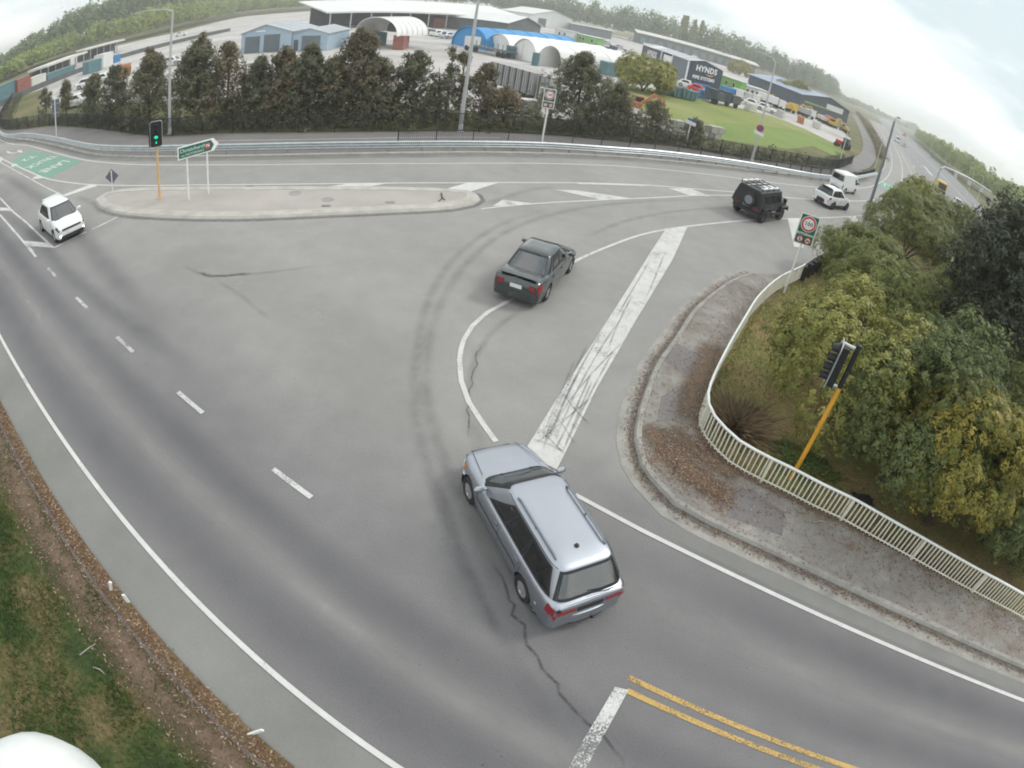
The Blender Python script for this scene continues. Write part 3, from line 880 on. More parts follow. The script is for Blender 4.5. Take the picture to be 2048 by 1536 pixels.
pm.location, pm.rotation_euler = (*(gp[0] + np.array((.1, .14))), .02), (0, 0, 0)
cap = MB().lathe([(.055, .70), (.055, .74), (0, .76)], 8).build('reflector', M['sign_white'], gr)
cap.location = (*gp[0], 0)
for i in range(1, len(gp)):
    a, b, ang, L = path_frame(gp[i - 1], gp[i])
    nrm = np.array([-math.sin(ang), math.cos(ang)])
    o = obj_like(pm, gr)
    o.location, o.rotation_euler = (*(b + nrm * .12), .02), (0, 0, ang)
    if i % 2 == 0:
        o = obj_like(cap, gr)
        o.location = (*(b + nrm * .06), 0)


# --- black steel panel fences ---------------------------------------------------------
def panel_fence(name, label, path, h, pan, bars, z0=.03, post_up=.0, mesh=None, group=None):
    t = thing(name, label, 'fence', group=group)
    pts = resample(path, pan)
    cache = {}
    for i in range(len(pts) - 1):
        a, b, ang, L = path_frame(pts[i], pts[i + 1])
        key = round(L, 2)
        if key not in cache:
            pb = MB()
            nb = int(L / bars)
            for k in range(1, nb):
                pb.box((L * k / nb, 0, h / 2 + .03), (.020, .020, h - .08))
            bo = pb.build('bars', M['black_steel'], t)
            bo['kind'] = 'stuff'
            cache[key] = (bo,) + tuple(MB().box((L / 2, 0, z), (L, .042, .045)).build('rail', M['black_steel'], t) for z in (.10, h - .03))
            obs = cache[key]
        else:
            obs = [obj_like(o, t) for o in cache[key]]
            obs[0]['kind'] = 'stuff'
        for o in obs:
            o.location, o.rotation_euler = (*a, z0), (0, 0, ang)
    post = MB().box((0, 0, (h + .08 + post_up) / 2), (.065, .065, h + .08 + post_up)).build('post', M['black_steel'], t)
    post.location = (*pts[0], z0)
    for p in pts[1:]:
        o = obj_like(post, t)
        o.location = (*p, z0)
    return t


panel_fence('low_fence', 'low black steel bar fence close behind the crash barrier', fence_low, .98, 2.4, .125)
panel_fence('tall_fence', 'tall black steel bar fence between the footpath and the row of trees', fence_top, 1.38, 2.5, .115)

# --- white railing on the corner pavement ---------------------------------------------
rl = thing('white_railing', 'cream white pedestrian railing curving round the corner pavement', 'railing')
rp = resample(rail_r, .5)
MB().tube([(*p, .90) for p in rp], .040, 8).build('handrail', M['rail_top'], rl, True, 60)
MB().tube([(*p, .20) for p in rp], .022, 6).build('bottom_rail', M['rail_white'], rl, True, 60)
bars = resample(rail_r, .132)
bal = MB().box((0, 0, .52), (.034, .034, .74)).build('baluster', M['rail_white'], rl)
bal.location = (*bars[0], 0)
jit = random.Random(3)
nb_ = [i for i in range(1, len(bars)) if bars[i][0] < 17]
for i in nb_[:299]:
    o = obj_like(bal, rl)
    t = bars[min(i + 1, len(bars) - 1)] - bars[i - 1]
    ang = math.atan2(t[1], t[0])
    bent = jit.random() < .10
    o.location = (*bars[i], 0)
    o.rotation_euler = (jit.uniform(-.06, .06) if bent else jit.uniform(-.012, .012), jit.uniform(-.07, .07) if bent else jit.uniform(-.01, .01), ang)
pst = MB().box((0, 0, .45), (.06, .06, .92)).build('post', M['rail_white'], rl)
pst.location = (*rp[0], 0)
for p in rp[5::5]:
    o = obj_like(pst, rl)
    o.location = (*p, 0)

# --- crash barrier beyond the railing, seen from behind -------------------------------
gb = thing('bush_guard_rail', 'short crash barrier with dark timber posts in front of the feathery bushes', 'crash barrier')
gbp = resample(smooth_path([(12.75, 25.38), (14.63, 27.66), (19.10, 32.84), (24.50, 39.03), (30.54, 45.79)], 1), 1.5)
rows = []
for j, p in enumerate(gbp):
    t = gbp[min(j + 1, len(gbp) - 1)] - gbp[max(j - 1, 0)]
    t = t / np.linalg.norm(t)
    nrm = np.array([-t[1], t[0]])
    rows.append([(*(p + nrm * (-o)), z + .06) for o, z in W_PROF])
MB().grid(rows).build('beam', M['galv_light'], gb, True, 50)
bp = MB().box((0, -.18, .40), (.30, .24, .80)).build('post', M['black_matt'], gb)
bp.location = (*gbp[0], 0)
for i in range(1, len(gbp)):
    a, b, ang, L = path_frame(gbp[i - 1], gbp[i])
    for f in (.5, 1.0):
        o = obj_like(bp, gb)
        o.location, o.rotation_euler = (*(a + (b - a) * f), 0), (0, 0, ang)


# ================================================================== POSTS, LAMPS, SIGNS
def lamp_post(label, loc, h, r0, arm, ang, name='street_lamp', grp='street lamps', mat='lamp_grey'):
    t = thing(name, label, 'street lamp', (*loc, 0), ang, grp)
    MB().tube([(0, 0, 0), (0, 0, h * .55), (0, 0, h)], [r0, r0 * .8, r0 * .55], 12).build('column', M[mat], t, True)
    MB().lathe([(r0 * 1.9, 0), (r0 * 1.9, .05), (r0 * 1.25, .07), (r0 * 1.1, .5), (r0, .52)], 12).build('base', M['galv_light'], t, True, 40)
    MB().box((r0 * .95, 0, .75), (.02, r0 * .9, .4)).build('access_door', M[mat], t)
    ap = [(0, 0, h - .05), (arm * .25, 0, h + .22), (arm * .7, 0, h + .36), (arm, 0, h + .38)]
    MB().tube(ap, [r0 * .5, r0 * .42, r0 * .36, r0 * .34], 8).build('arm', M[mat], t, True)
    hd = MB().box((arm + .28, 0, h + .38), (.62, .24, .09)).build('lamp_head', M[mat], t)
    MB().box((arm + .30, 0, h + .325), (.40, .18, .03)).build('lens', M['clear_lens'], hd)
    return t


lamp_post('grey street lamp behind the green-lit traffic signal, among the leftmost hedge trees', (-27.37, 35.44), 9.6, .125, 3.2, PI)
lamp_post('thick grey street lamp beside the low black fence in the middle of the photo', (-6.52, 40.48), 10.8, .15, 2.6, -1.2)
lamp_post('slim dark grey street lamp rising out of the feathery bushes at the right', (21.82, 36.50), 9.32, .135, 1.6, .9, mat='lamp_dark')
t_np = lamp_post('pale street lamp carrying a round no-entry disc beside the grass field', (17.94, 53.05), 10.2, .11, 1.8, 2.4)
z1 = 4.3
dd = MB().lathe([(0, -.01), (.30, -.01), (.30, .01), (0, .01)], 20, Matrix.Translation((0, -.14, z1)) @ Matrix.Rotation(PI / 2, 4, 'X'))
rzn = -2.4 + .1
pl = tag(thing('pole_sign', 'round purple-red disc with a white plate fixed to the pale lamp post by the field', 'sign', (*(17.94, 53.05), 0), -.25), None, None)
zd = 3.38
MB().lathe([(0, -.012), (.36, -.012), (.36, .012), (0, .012)], 20, Matrix.Translation((0, -.17, zd)) @ Matrix.Rotation(PI / 2, 4, 'X')).build('disc', M['sign_red'], pl)
MB().lathe([(0, -.004), (.24, -.004), (.24, .004), (0, .004)], 20, Matrix.Translation((0, -.188, zd)) @ Matrix.Rotation(PI / 2, 4, 'X')).build('disc_centre', M['sign_blue'], pl)
MB().bar((-.25, -.196, zd + .25), (.25, -.196, zd - .25), .012, .06).build('disc_bar', M['sign_red'], pl)
MB().box((0, -.17, zd - .52), (.95, .02, .30), 0, .18).build('plate', M['sign_white'], pl)
lamp_post('thin grey street lamp by the red tractor at the end of the field', (35.36, 69.89), 3.39 + 2, .08, 1.0, 2.0)
lamp_post('thin pale street lamp nearest the gap between the ramp and the brown hedge', (46.76, 80.12), 5.33, .08, .9, .3)
lamp_post('thin pale street lamp farther along the ramp beside the brown hedge', (53.76, 89.56), 3.83, .07, .7, .3)


def frame_sign(t, w, h, z, mat, border=.05, y=-.07, r=.06):
    """rounded sheet facing local -y with a white border"""
    def rr(w_, h_, r_):
        pts = []
        for cx, cz, a0_ in ((w_ / 2 - r_, h_ / 2 - r_, 0), (-w_ / 2 + r_, h_ / 2 - r_, 1), (-w_ / 2 + r_, -h_ / 2 + r_, 2), (w_ / 2 - r_, -h_ / 2 + r_, 3)):
            for k in range(4):
                a = (a0_ + k / 3) * PI / 2
                pts.append((cx + r_ * math.cos(a), cz + r_ * math.sin(a)))
        return pts

    def plate(w_, h_, y0, y1, r_):
        mb = MB()
        p = rr(w_, h_, r_)
        n_ = len(p)
        mb.add([(x, y0, z + zz) for x, zz in p] + [(x, y1, z + zz) for x, zz in p],
               [tuple(range(n_)), tuple(range(2 * n_ - 1, n_ - 1, -1))] + [(i, (i + 1) % n_, n_ + (i + 1) % n_, n_ + i) for i in range(n_)])
        return mb
    bk = plate(w, h, y, y - .015, r).build('panel', M['sign_white'], t)
    plate(w - 2 * border, h - 2 * border, y - .016, y - .020, max(.02, r - border * .5)).build('face', M[mat], bk)
    return bk


def disc(par, name, mat, x, z, r, y):
    return MB().lathe([(0, -.002), (r, -.002), (r, .002), (0, .002)], 24, Matrix.Translation((x, y, z)) @ Matrix.Rotation(PI / 2, 4, 'X')).build(name, M[mat], par)


def face_text(par, s, size, mat, x, z, y, bold=.012, sx=1.0):
    Mx = Matrix.Translation((x, y, z)) @ Matrix.Rotation(PI / 2, 4, 'X') @ Matrix.Diagonal((sx, 1, 1, 1))
    return text_mesh('lettering', s, size, M[mat], par, Mx, bold)


def motorway_sign(label, loc, h, w, hh, rz, post_mat, pr=.055):
    t = thing('motorway_sign', label, 'sign', (*loc, 0), rz, 'motorway start signs')
    MB().tube([(0, 0, 0), (0, 0, h - .1)], pr, 10).build('post', M[post_mat], t, True)
    zc = h - hh / 2
    bk = frame_sign(t, w, hh, zc, 'sign_green')
    Y = -.07 - .024
    rd = w * .37
    zr = zc + hh * .19
    disc(bk, 'roundel_rim', 'sign_white', 0, zr, rd * 1.09, Y)
    disc(bk, 'roundel', 'sign_red', 0, zr, rd, Y - .005)
    disc(bk, 'roundel_centre', 'sign_white', 0, zr, rd * .76, Y - .010)
    face_text(bk, '100', rd * .74, 'sign_black', 0, zr, Y - .015, .004)
    face_text(bk, 'MOTORWAY', w * .165, 'sign_white', 0, zc - hh * .155, Y - .004, .006)
    for sx in (-1, 1):
        x, z_ = sx * w * .21, zc - hh * .335
        disc(bk, 'ban_disc', 'sign_red', x, z_, w * .165, Y)
        disc(bk, 'ban_centre', 'sign_white', x, z_, w * .125, Y - .005)
        fig = MB()
        if sx < 0:                                                        # walker
            fig.box((x, Y - .011, z_ + .0), (w * .045, .004, w * .10)).box((x, Y - .011, z_ + w * .075), (w * .04, .004, w * .035))
            fig.box((x - w * .02, Y - .011, z_ - w * .07), (w * .022, .004, w * .07), 0, .3).box((x + w * .02, Y - .011, z_ - w * .07), (w * .022, .004, w * .07), 0, -.3)
        else:                                                             # bicycle
            for q in (-1, 1):
                fig.lathe([(w * .028, -.002), (w * .04, -.002), (w * .04, .002), (w * .028, .002)], 10, Matrix.Translation((x + q * w * .05, Y - .011, z_ - w * .02)) @ Matrix.Rotation(PI / 2, 4, 'X'))
            fig.bar((x - w * .05, Y - .011, z_ - w * .02), (x + w * .03, Y - .011, z_ + w * .04), .004, w * .018).bar((x + w * .05, Y - .011, z_ - w * .02), (x + w * .03, Y - .011, z_ + w * .05), .004, w * .018)
        fig.build('symbol', M['sign_black'], bk)
        MB().bar((x - w * .10, Y - .016, z_ + w * .10), (x + w * .10, Y - .016, z_ - w * .10), .004, w * .025).build('ban_bar', M['sign_red'], bk)
    return t


motorway_sign('large green 100 MOTORWAY sign on a white post by the corner railing', (11.06, 22.97), 3.94, .92, 1.42, -.10, 'rust_white')
motorway_sign('smaller green 100 motorway sign behind the crash barrier, before the dark trees', (-0.83, 38.40), 4.29, .78, 1.35, -.10, 'rust_white', .06)

# --- green direction finger board -------------------------------------------------------
pa, pb_ = np.array((-16.37, 22.51)), np.array((-15.80, 23.47))
ang = math.atan2(*(pb_ - pa)[::-1])
spc = float(np.linalg.norm(pb_ - pa))
cs = thing('direction_sign', 'green arrow-shaped Christchurch direction board on two white posts on the traffic island', 'sign', (*pa, 0), ang)
zb = 2.28
for x in (0, spc):
    MB().tube([(x, 0, .12), (x, 0, zb + .6)], .045, 10).build('post', M['rust_white'], cs, True)
Ls, hs = 2.25, .62
x0 = -.52


def finger(mb, x_a, x_b, tip, z_a, z_b, y0, y1):
    p = [(x_a, z_a), (x_b, z_a), (tip, (z_a + z_b) / 2), (x_b, z_b), (x_a, z_b)]
    return mb.add([(x, y0, z) for x, z in p] + [(x, y1, z) for x, z in p],
                  [(0, 1, 2, 3, 4), (9, 8, 7, 6, 5)] + [(i, (i + 1) % 5, 5 + (i + 1) % 5, 5 + i) for i in range(5)])


bd = finger(MB(), x0, x0 + Ls - .28, x0 + Ls, zb, zb + hs, -.05, -.10).build('board', M['sign_white'], cs)
finger(MB(), x0 + .05, x0 + Ls - .44, x0 + Ls - .27, zb + .05, zb + hs - .05, -.101, -.106).build('face', M['sign_green'], bd)
face_text(bd, 'Christchurch', .245, 'sign_white', x0 + .80, zb + .39, -.111, .001)
face_text(bd, 'via MOTORWAY', .165, 'sign_white', x0 + .80, zb + .165, -.111, .0)
MB().box((x0 + 1.63, -.109, zb + .33), (.21, .004, .27)).build('route_shield', M['sign_red'], bd)
face_text(bd, '74', .19, 'sign_white', x0 + 1.63, zb + .33, -.1135, .008)

# --- keep-left diamond seen from behind, sign back at the far left, small blue sign -------
ds = thing('diamond_sign', 'grey back of a diamond-shaped sign leaning at the left tip of the island', 'sign', (*(-22.45, 23.28), 0), .35)
MB().tube([(0, 0, 0), (0, .02, 1.35)], .035, 8).build('post', M['galv_light'], ds, True)
MB().box((0, .06, 1.0), (.62, .012, .62), 0, PI / 4).build('plate', M['sign_back'], ds)
bs = thing('tall_road_sign', 'grey back of a tall sign on a pale post beyond the green surfacing', 'sign', (*(-43.51, 37.30), 0), .55)
hb = 3.67
MB().tube([(0, 0, 0), (0, 0, hb)], .05, 8).build('post', M['rust_white'], bs, True)
MB().box((.05, .07, hb - .95), (.85, .015, 1.75)).build('plate', M['sign_back'], bs)
for zz in (.5, 1.4): MB().box((.05, .05, hb - zz), (.8, .02, .05)).build('brace', M['galv'], bs)
us = thing('street_name_sign', 'small white and blue sign on a white post by the block wall', 'sign', (*(11.14, 51.45), 0), -.35)
hu = 2.43
MB().tube([(0, 0, 0), (0, 0, hu)], .05, 8).build('post', M['rust_white'], us, True)
MB().box((0, -.06, hu - .25), (.95, .02, .32), 0, .12).build('plate', M['sign_white'], us)
MB().box((.1, -.06, hu + .02), (.85, .02, .16), 0, .12).build('blue_plate', M['sign_blue'], us)

# ================================================================== TRAFFIC SIGNALS
def signal_head(t, z, lit, board_w=.60, board_h=1.22, n_l=4):
    """head facing local -y"""
    hd = MB().box((0, .09, z), (.34, .20, board_h * .88)).build('housing', M['signal_black'], t)
    def rr(w, h, r, yy):
        p = []
        for cx, cz, a0_ in ((w / 2 - r, h / 2 - r, 0), (-w / 2 + r, h / 2 - r, 1), (-w / 2 + r, -h / 2 + r, 2), (w / 2 - r, -h / 2 + r, 3)):
            for k in range(5):
                a = (a0_ + k / 4) * PI / 2
                p.append((cx + r * math.cos(a), yy, z + cz + r * math.sin(a)))
        return p
    a, b = rr(board_w, board_h, .12, -.02), rr(board_w, board_h, .12, -.035)
    n_ = len(a)
    MB().add(a + b, [tuple(range(n_)), tuple(range(2 * n_ - 1, n_ - 1, -1))] + [(i, (i + 1) % n_, n_ + (i + 1) % n_, n_ + i) for i in range(n_)]).build('backboard', M['signal_black'], hd)
    MB().tube(a + [a[0]], .020, 6, False).build('board_border', M['galv'], hd, True, 80)
    pitch = board_h * .83 / n_l
    for k in range(n_l):
        zz = z + board_h * .415 - pitch * (k + .5)
        r = pitch * .40
        ln_ = MB().lathe([(0, .0), (r, .0), (r, .02), (0, .03)], 16, Matrix.Translation((0, -.036, zz)) @ Matrix.Rotation(PI / 2, 4, 'X'))
        ln_.build('lens', M['lamp_green' if k in lit and lit[k] == 'round' else 'dark_lens'], hd)
        if k in lit and lit[k] == 'arrow':
            am = MB().bar((0, -.075, zz + r * .7), (0, -.075, zz - r * .3), .006, r * .4)
            am.add([(-r * .6, -.075, zz - r * .2), (r * .6, -.075, zz - r * .2), (0, -.075, zz - r * .9)], [(0, 1, 2)])
            am.build('arrow', M['lamp_green'], hd)
        vis = MB()
        rows = []
        for a_ in np.linspace(-.15 * PI, 1.15 * PI, 12):
            rows.append([(r * 1.12 * math.cos(a_), -.036, zz + r * 1.12 * math.sin(a_)), (r * 1.12 * math.cos(a_), -.036 - .20, zz + r * 1.05 * math.sin(a_) - .02)])
        vis.grid(rows).build('visor', M['signal_black'], hd)
    return hd


base = np.array((-18.14, 22.33))
tl = thing('traffic_signal', 'traffic signal on a pale orange pole on the island with green lamps lit', 'traffic light', (*base, .12), .62)
MB().tube([(0, .22, 0), (0, .22, 3.95)], .057, 10).build('pole', M['signal_yellow_pale'], tl, True)
MB().lathe([(.13, 0), (.13, .03), (.08, .05), (.075, .28), (.058, .30)], 10, Matrix.Translation((0, .22, 0))).build('base', M['signal_yellow_pale'], tl, True, 40)
signal_head(tl, 3.42, {2: 'round', 3: 'arrow'}, .62, 1.28)
MB().box((-.30, .12, 3.42), (.18, .30, 1.15)).build('side_housing', M['signal_black'], tl)
for zz in (2.9, 3.9): MB().box((0, .17, zz), (.08, .14, .05)).build('bracket', M['galv'], tl)

tr_base = np.array((7.61, 10.80))
tr = thing('yellow_pole_signal', 'traffic signal on a bright yellow pole behind the corner railing, its black head edge-on', 'traffic light', (*tr_base, .06), RA - PI / 2)
MB().tube([(0, 0, 0), (0, 0, 3.05)], .062, 12).build('pole', M['signal_yellow'], tr, True)
MB().tube([(0, 0, 3.05), (0, 0, 4.22)], .066, 12).build('black_sleeve', M['signal_black'], tr, True)
MB().lathe([(.075, 4.22), (.075, 4.27), (0, 4.30)], 12).build('cap', M['signal_black'], tr, True)
for zz in (3.02, 4.12): MB().box((-.05, -.24, zz), (.06, .40, .05)).build('bracket', M['galv_light'], tr)
hdd = signal_head(tr, 3.56, {}, .52, 1.22)
hdd.location = (0, -.38, 0)

# ================================================================== VEHICLES
PROF_F = [0, .1, .45, .8, .93, 1.0]
PROF_Y = [.925, .975, 1.0, .975, .935, .86]


class Car:
    def __init__(self, name, label, sp, paint, cat='car', group=None, see=True):
        self.see, self.holes = see, []
        self.sp, self.t = sp, thing(name, label, cat, group=group)
        self.paint = M[paint]
        g_ = sp.get
        self.dx, self.dz = zip(*sorted(sp['deck']))
        self.px_, self.py_ = zip(*sorted(sp['plan']))
        self.xr, self.xf = self.dx[0], self.dx[-1]
        self.hw0 = sp['W'] / 2
        self.sill, self.wr = g_('sill', .2), g_('wr', .30)
        self.ax = (sp['wb'] / 2, -sp['wb'] / 2)

    def top(self, x): return float(np.interp(x, self.dx, self.dz))
    def hw(self, x): return self.hw0 * float(np.interp(x, self.px_, self.py_))

    def zb(self, x):
        z = self.sill + self.sp.get('tuck', .0) * max(0, abs(x) - self.ax[0] - .3)
        Ra = self.wr * 1.17
        for a in self.ax:
            if abs(x - a) < Ra: z = max(z, self.wr + math.sqrt(Ra * Ra - (x - a) ** 2))
        return min(z, self.top(x) - .05)

    def side(self, x, f, s=1, off=0.0):
        zt = self.top(x)
        z = self.sill + (zt - self.sill) * f
        return (x, s * (self.hw(x) * float(np.interp(f, PROF_F, PROF_Y)) + off), z)

    def body(self):
        xs = set(np.linspace(self.xr, self.xf, 30)) | set(self.dx) | set(self.px_)
        Ra = self.wr * 1.17
        for a in self.ax:
            xs |= {a + Ra * math.cos(k * PI / 12) for k in range(13)} | {a - Ra - .004, a + Ra + .004}
        xs = sorted(x for x in xs if self.xr <= x <= self.xf)
        rows, und = [], []
        for x in xs:
            zt, h, zb = self.top(x), self.hw(x), self.zb(x)
            f0 = (zb - self.sill) / max(.05, zt - self.sill)
            fs = [f0 + (1 - f0) * q for q in (0, .12, .3, .5, .68, .82, .93, 1.0)]
            half = [(h * float(np.interp(f, PROF_F, PROF_Y)), self.sill + (zt - self.sill) * f) for f in fs]
            dk = half[-1][0]
            half += [(dk * q, zt + .035 * (1 - q * q)) for q in (.94, .7, .35)]
            sec = [(x, y, z) for y, z in half] + [(x, 0, zt + .035)] + [(x, -y, z) for y, z in half[::-1]]
            rows.append(sec)
            und.append([(x, half[0][0] - .002, zb + .002), (x, 0, zb + .004), (x, -half[0][0] + .002, zb + .002)])
        n_ = len(rows[0])
        c = self.sp['cabin']
        mb = MB()
        fs = []
        for i in range(len(rows) - 1):
            inside = self.see and c['c3'] + .16 < xs[i] and xs[i + 1] < c['c0'] - .16
            fs += [(i * n_ + j, i * n_ + j + 1, (i + 1) * n_ + j + 1, (i + 1) * n_ + j) for j in range(n_ - 1) if not (inside and 8 <= j <= n_ - 10)]
        mb.add([p for r in rows for p in r], fs)
        mb.add(rows[0], [tuple(range(n_))]).add(rows[-1], [tuple(range(n_))])
        self.b = mb.build('body', self.paint, self.t, True, 38)
        MB().grid(und).build('underbody', M['under'], self.t)
        return self

    # greenhouse -------------------------------------------------------------
    def lv(self, t):
        c = self.sp['cabin']
        xf = c['c0'] + (c['r1'] - c['c0']) * t
        xr = c['c3'] + (c['r2'] - c['c3']) * t
        hw = c['hb'] + (c['hr'] - c['hb']) * max(t, 0) ** 1.15
        z = c['zb'] + (c['zr'] - c['zb']) * t
        return xf, xr, hw, z

    def cabin(self, mat=None):
        self.cmat = mat
        if not self.see: self._cabin()
        return self

    def _open(self, x, y, t, side):
        xf, xr, hw, z = self.lv(t)
        for h in self.holes:
            if h[0] == 'side' and side == h[1]:
                q, u = h[2], (xf - x) / (xf - xr)
                tb, tt = (q[0][1] + q[1][1]) / 2, (q[2][1] + q[3][1]) / 2
                k = (t - tb) / (tt - tb)
                if 0 < k < 1 and q[0][0] + (q[3][0] - q[0][0]) * k < u < q[1][0] + (q[2][0] - q[1][0]) * k: return True
            elif h[0] == 'end' and side == h[1] * 2:
                k = (t - h[4]) / (h[5] - h[4])
                if 0 < k < 1 and abs(y / hw) < h[2] + (h[3] - h[2]) * k: return True
        return False

    def _cabin(self):
        n_ = self.sp['cabin'].get('n', 7)
        N = 176 if self.see else 48
        th = [2 * PI * (k + .5) / N for k in range(N)]
        def ring(t, sc_=1.0, dz=0):
            xf, xr, hw, z = self.lv(t)
            cx, a = (xf + xr) / 2, (xf - xr) / 2
            out = []
            for q in th:
                cs_, sn = math.cos(q), math.sin(q)
                r = (abs(cs_) ** n_ + abs(sn) ** n_) ** (-1 / n_)
                out.append((cx + a * r * cs_ * sc_, hw * r * sn * sc_, z + dz))
            return out + [out[0]]
        ts = list(np.linspace(-.06, .94, 26)) if self.see else [-.06, 0, .25, .5, .75, .9]
        rows = [ring(t) for t in ts]
        nw = len(rows)
        rows += [ring(.97, .99), ring(1.0, .955), ring(1.0, .90, .018), ring(1.0, .6, .038), ring(1.0, .25, .045)]
        m = N + 1
        fs = []
        for i in range(len(rows) - 1):
            for k in range(N):
                if self.see and i < nw - 1:
                    p = [sum(v) / 4 for v in zip(rows[i][k], rows[i][k + 1], rows[i + 1][k], rows[i + 1][k + 1])]
                    cs_, sn = math.cos(th[k]), math.sin(th[k])
                    side = (1 if sn > 0 else -1) if abs(sn) > abs(cs_) else (2 if cs_ > 0 else -2)
                    if self._open(p[0], p[1], (ts[i] + ts[i + 1]) / 2, side): continue
                fs.append((i * m + k, i * m + k + 1, (i + 1) * m + k + 1, (i + 1) * m + k))
        mb = MB().add([p for r in rows for p in r], fs)
        mb.add(rows[-1][:-1], [tuple(range(N))])
        self.c = mb.build('cabin', self.cmat or self.paint, self.t, True, 40)
        if self.see: self.interior()
        return self

    def interior(self, seat='seat_cloth'):
        c = self.sp['cabin']
        zb, hw = c['zb'], c['hb']
        MB().box(((c['c0'] + c['c3']) / 2, 0, self.sill + .13), (c['c0'] - c['c3'] - .1, hw * 1.9, .04)).build('floor', M['under'], self.t)
        MB().box((c['c0'] - .22, 0, zb - .10), (.42, hw * 1.75, .20)).build('dashboard', M['trim'], self.t)
        for s in (1, -1):
            st = MB().box((.05, s * hw * .48, .48), (.50, .46, .22)).build('seat', M[seat], self.t)
            MB().box((-.24, s * hw * .48, .80), (.13, .46, .62), 0, -.2).build('seat_back', M[seat], st)
            MB().box((-.31, s * hw * .48, 1.16), (.09, .24, .16), 0, -.2).build('headrest', M[seat], st)
        xr_ = max(-.85, c['c3'] + .75)
        rs = MB().box((xr_, 0, .48), (.48, hw * 1.6, .22)).build('rear_seat', M[seat], self.t)
        MB().box((xr_ - .30, 0, .78), (.14, hw * 1.6, .56), 0, -.2).build('rear_seat_back', M[seat], rs)
        if c['c3'] < -1.5:
            MB().box(((xr_ - .4 + c['c3']) / 2, 0, zb - .12), (xr_ - .4 - c['c3'] - .1, hw * 1.7, .04)).build('parcel_shelf', M[seat], self.t)
        MB().lathe([(.16, -.012), (.185, 0), (.16, .012), (.15, 0)], 16, Matrix.Translation((c['c0'] - .55, -hw * .48, zb + .02)) @ Matrix.Rotation(-1.1, 4, 'Y')).build('steering_wheel', M['trim'], self.t)

    def _pt_side(self, u, t, s, off):
        xf, xr, hw, z = self.lv(t)
        n_ = self.sp['cabin'].get('n', 7)
        cx, a = (xf + xr) / 2, (xf - xr) / 2
        x = xf + (xr - xf) * u
        q = min(.999, abs((x - cx) / a))
        return (x, s * (hw * (1 - q ** n_) ** (1 / n_) + off), z + off * .35)

    def _pt_end(self, v, t, end, off):
        xf, xr, hw, z = self.lv(t)
        n_ = self.sp['cabin'].get('n', 7)
        cx, a = (xf + xr) / 2, (xf - xr) / 2
        d = a * (1 - min(.999, abs(v)) ** n_) ** (1 / n_) + off
        return (cx + (d if end > 0 else -d), hw * v, z + off * .6)

    def window(self, quad, s, name='side_window', mat='glass', off=.008, border=True):
        """quad = (u,t) corners: rear-bottom.. given as [(u0b,tb),(u1b,tb),(u1t,tt),(u0t,tt)]"""
        def mk(o_, q):
            rows = []
            for i in range(5):
                t_ = i / 4
                row = []
                for j in range(7):
                    w = j / 6
                    ub = q[0][0] + (q[1][0] - q[0][0]) * w
                    ut = q[3][0] + (q[2][0] - q[3][0]) * w
                    tb = q[0][1] + (q[1][1] - q[0][1]) * w
                    tt = q[3][1] + (q[2][1] - q[3][1]) * w
                    row.append(self._pt_side(ub + (ut - ub) * t_, tb + (tt - tb) * t_, s, o_))
                rows.append(row)
            return MB().grid(rows)
        if self.see: self.holes.append(('side', s, quad))
        if border:
            g = .012
            gq = [(quad[0][0] - g, quad[0][1] - .05), (quad[1][0] + g, quad[1][1] - .05), (quad[2][0] + g, quad[2][1] + .05), (quad[3][0] - g, quad[3][1] + .05)]
            g2 = .008
            iq = [(quad[0][0] + g2, quad[0][1] + .04), (quad[1][0] - g2, quad[1][1] + .04), (quad[2][0] - g2, quad[2][1] - .04), (quad[3][0] + g2, quad[3][1] - .04)]
            def loop(q, o_):
                pts = []
                for a_, b_ in ((0, 1), (1, 2), (2, 3), (3, 0)):
                    pts += [self._pt_side(q[a_][0] + (q[b_][0] - q[a_][0]) * k / 8, q[a_][1] + (q[b_][1] - q[a_][1]) * k / 8, s, o_) for k in range(8)]
                return pts + [pts[0]]
            MB().grid([loop(gq, off * .4), loop(gq, off * 1.3), loop(iq, off * 1.3), loop(iq, -.03)]).build('window_frame', M['trim'], self.t, True)
        return mk(off, quad).build(name, M[mat], self.t, True)

    def screen(self, end, v=.88, t0=.06, t1=.92, vt=None, name='windscreen', mat='glass', frame=True):
        vt = vt or v
        def mk(o_, a0, a1, b0, b1):
            rows = []
            for i in range(6):
                k = i / 5
                t = b0 + (b1 - b0) * k
                vv = a0 + (a1 - a0) * k
                rows.append([self._pt_end(vv * (j / 6 - 1), t, end, o_) for j in range(13)])
            return MB().grid(rows)
        if self.see: self.holes.append(('end', 1 if end > 0 else -1, v, vt, t0, t1))
        if frame:
            def loop(a0, a1, b0, b1, o_):
                pts = [self._pt_end(a0 * (k / 8 - 1), b0, end, o_) for k in range(16)]
                pts += [self._pt_end(a0 + (a1 - a0) * k / 8, b0 + (b1 - b0) * k / 8, end, o_) for k in range(8)]
                pts += [self._pt_end(a1 * (1 - k / 8), b1, end, o_) for k in range(16)]
                pts += [self._pt_end(-a1 + (a1 - a0) * k / 8, b1 + (b0 - b1) * k / 8, end, o_) for k in range(8)]
                return pts + [pts[0]]
            MB().grid([loop(v + .045, vt + .045, t0 - .05, t1 + .045, .004), loop(v + .045, vt + .045, t0 - .05, t1 + .045, .013), loop(v - .035, vt - .035, t0 + .04, t1 - .035, .013), loop(v - .035, vt - .035, t0 + .04, t1 - .035, -.03)]).build('screen_frame', M['trim'], self.t, True)
        return mk(.010, v, vt, t0, t1).build(name, M[mat], self.t, True)

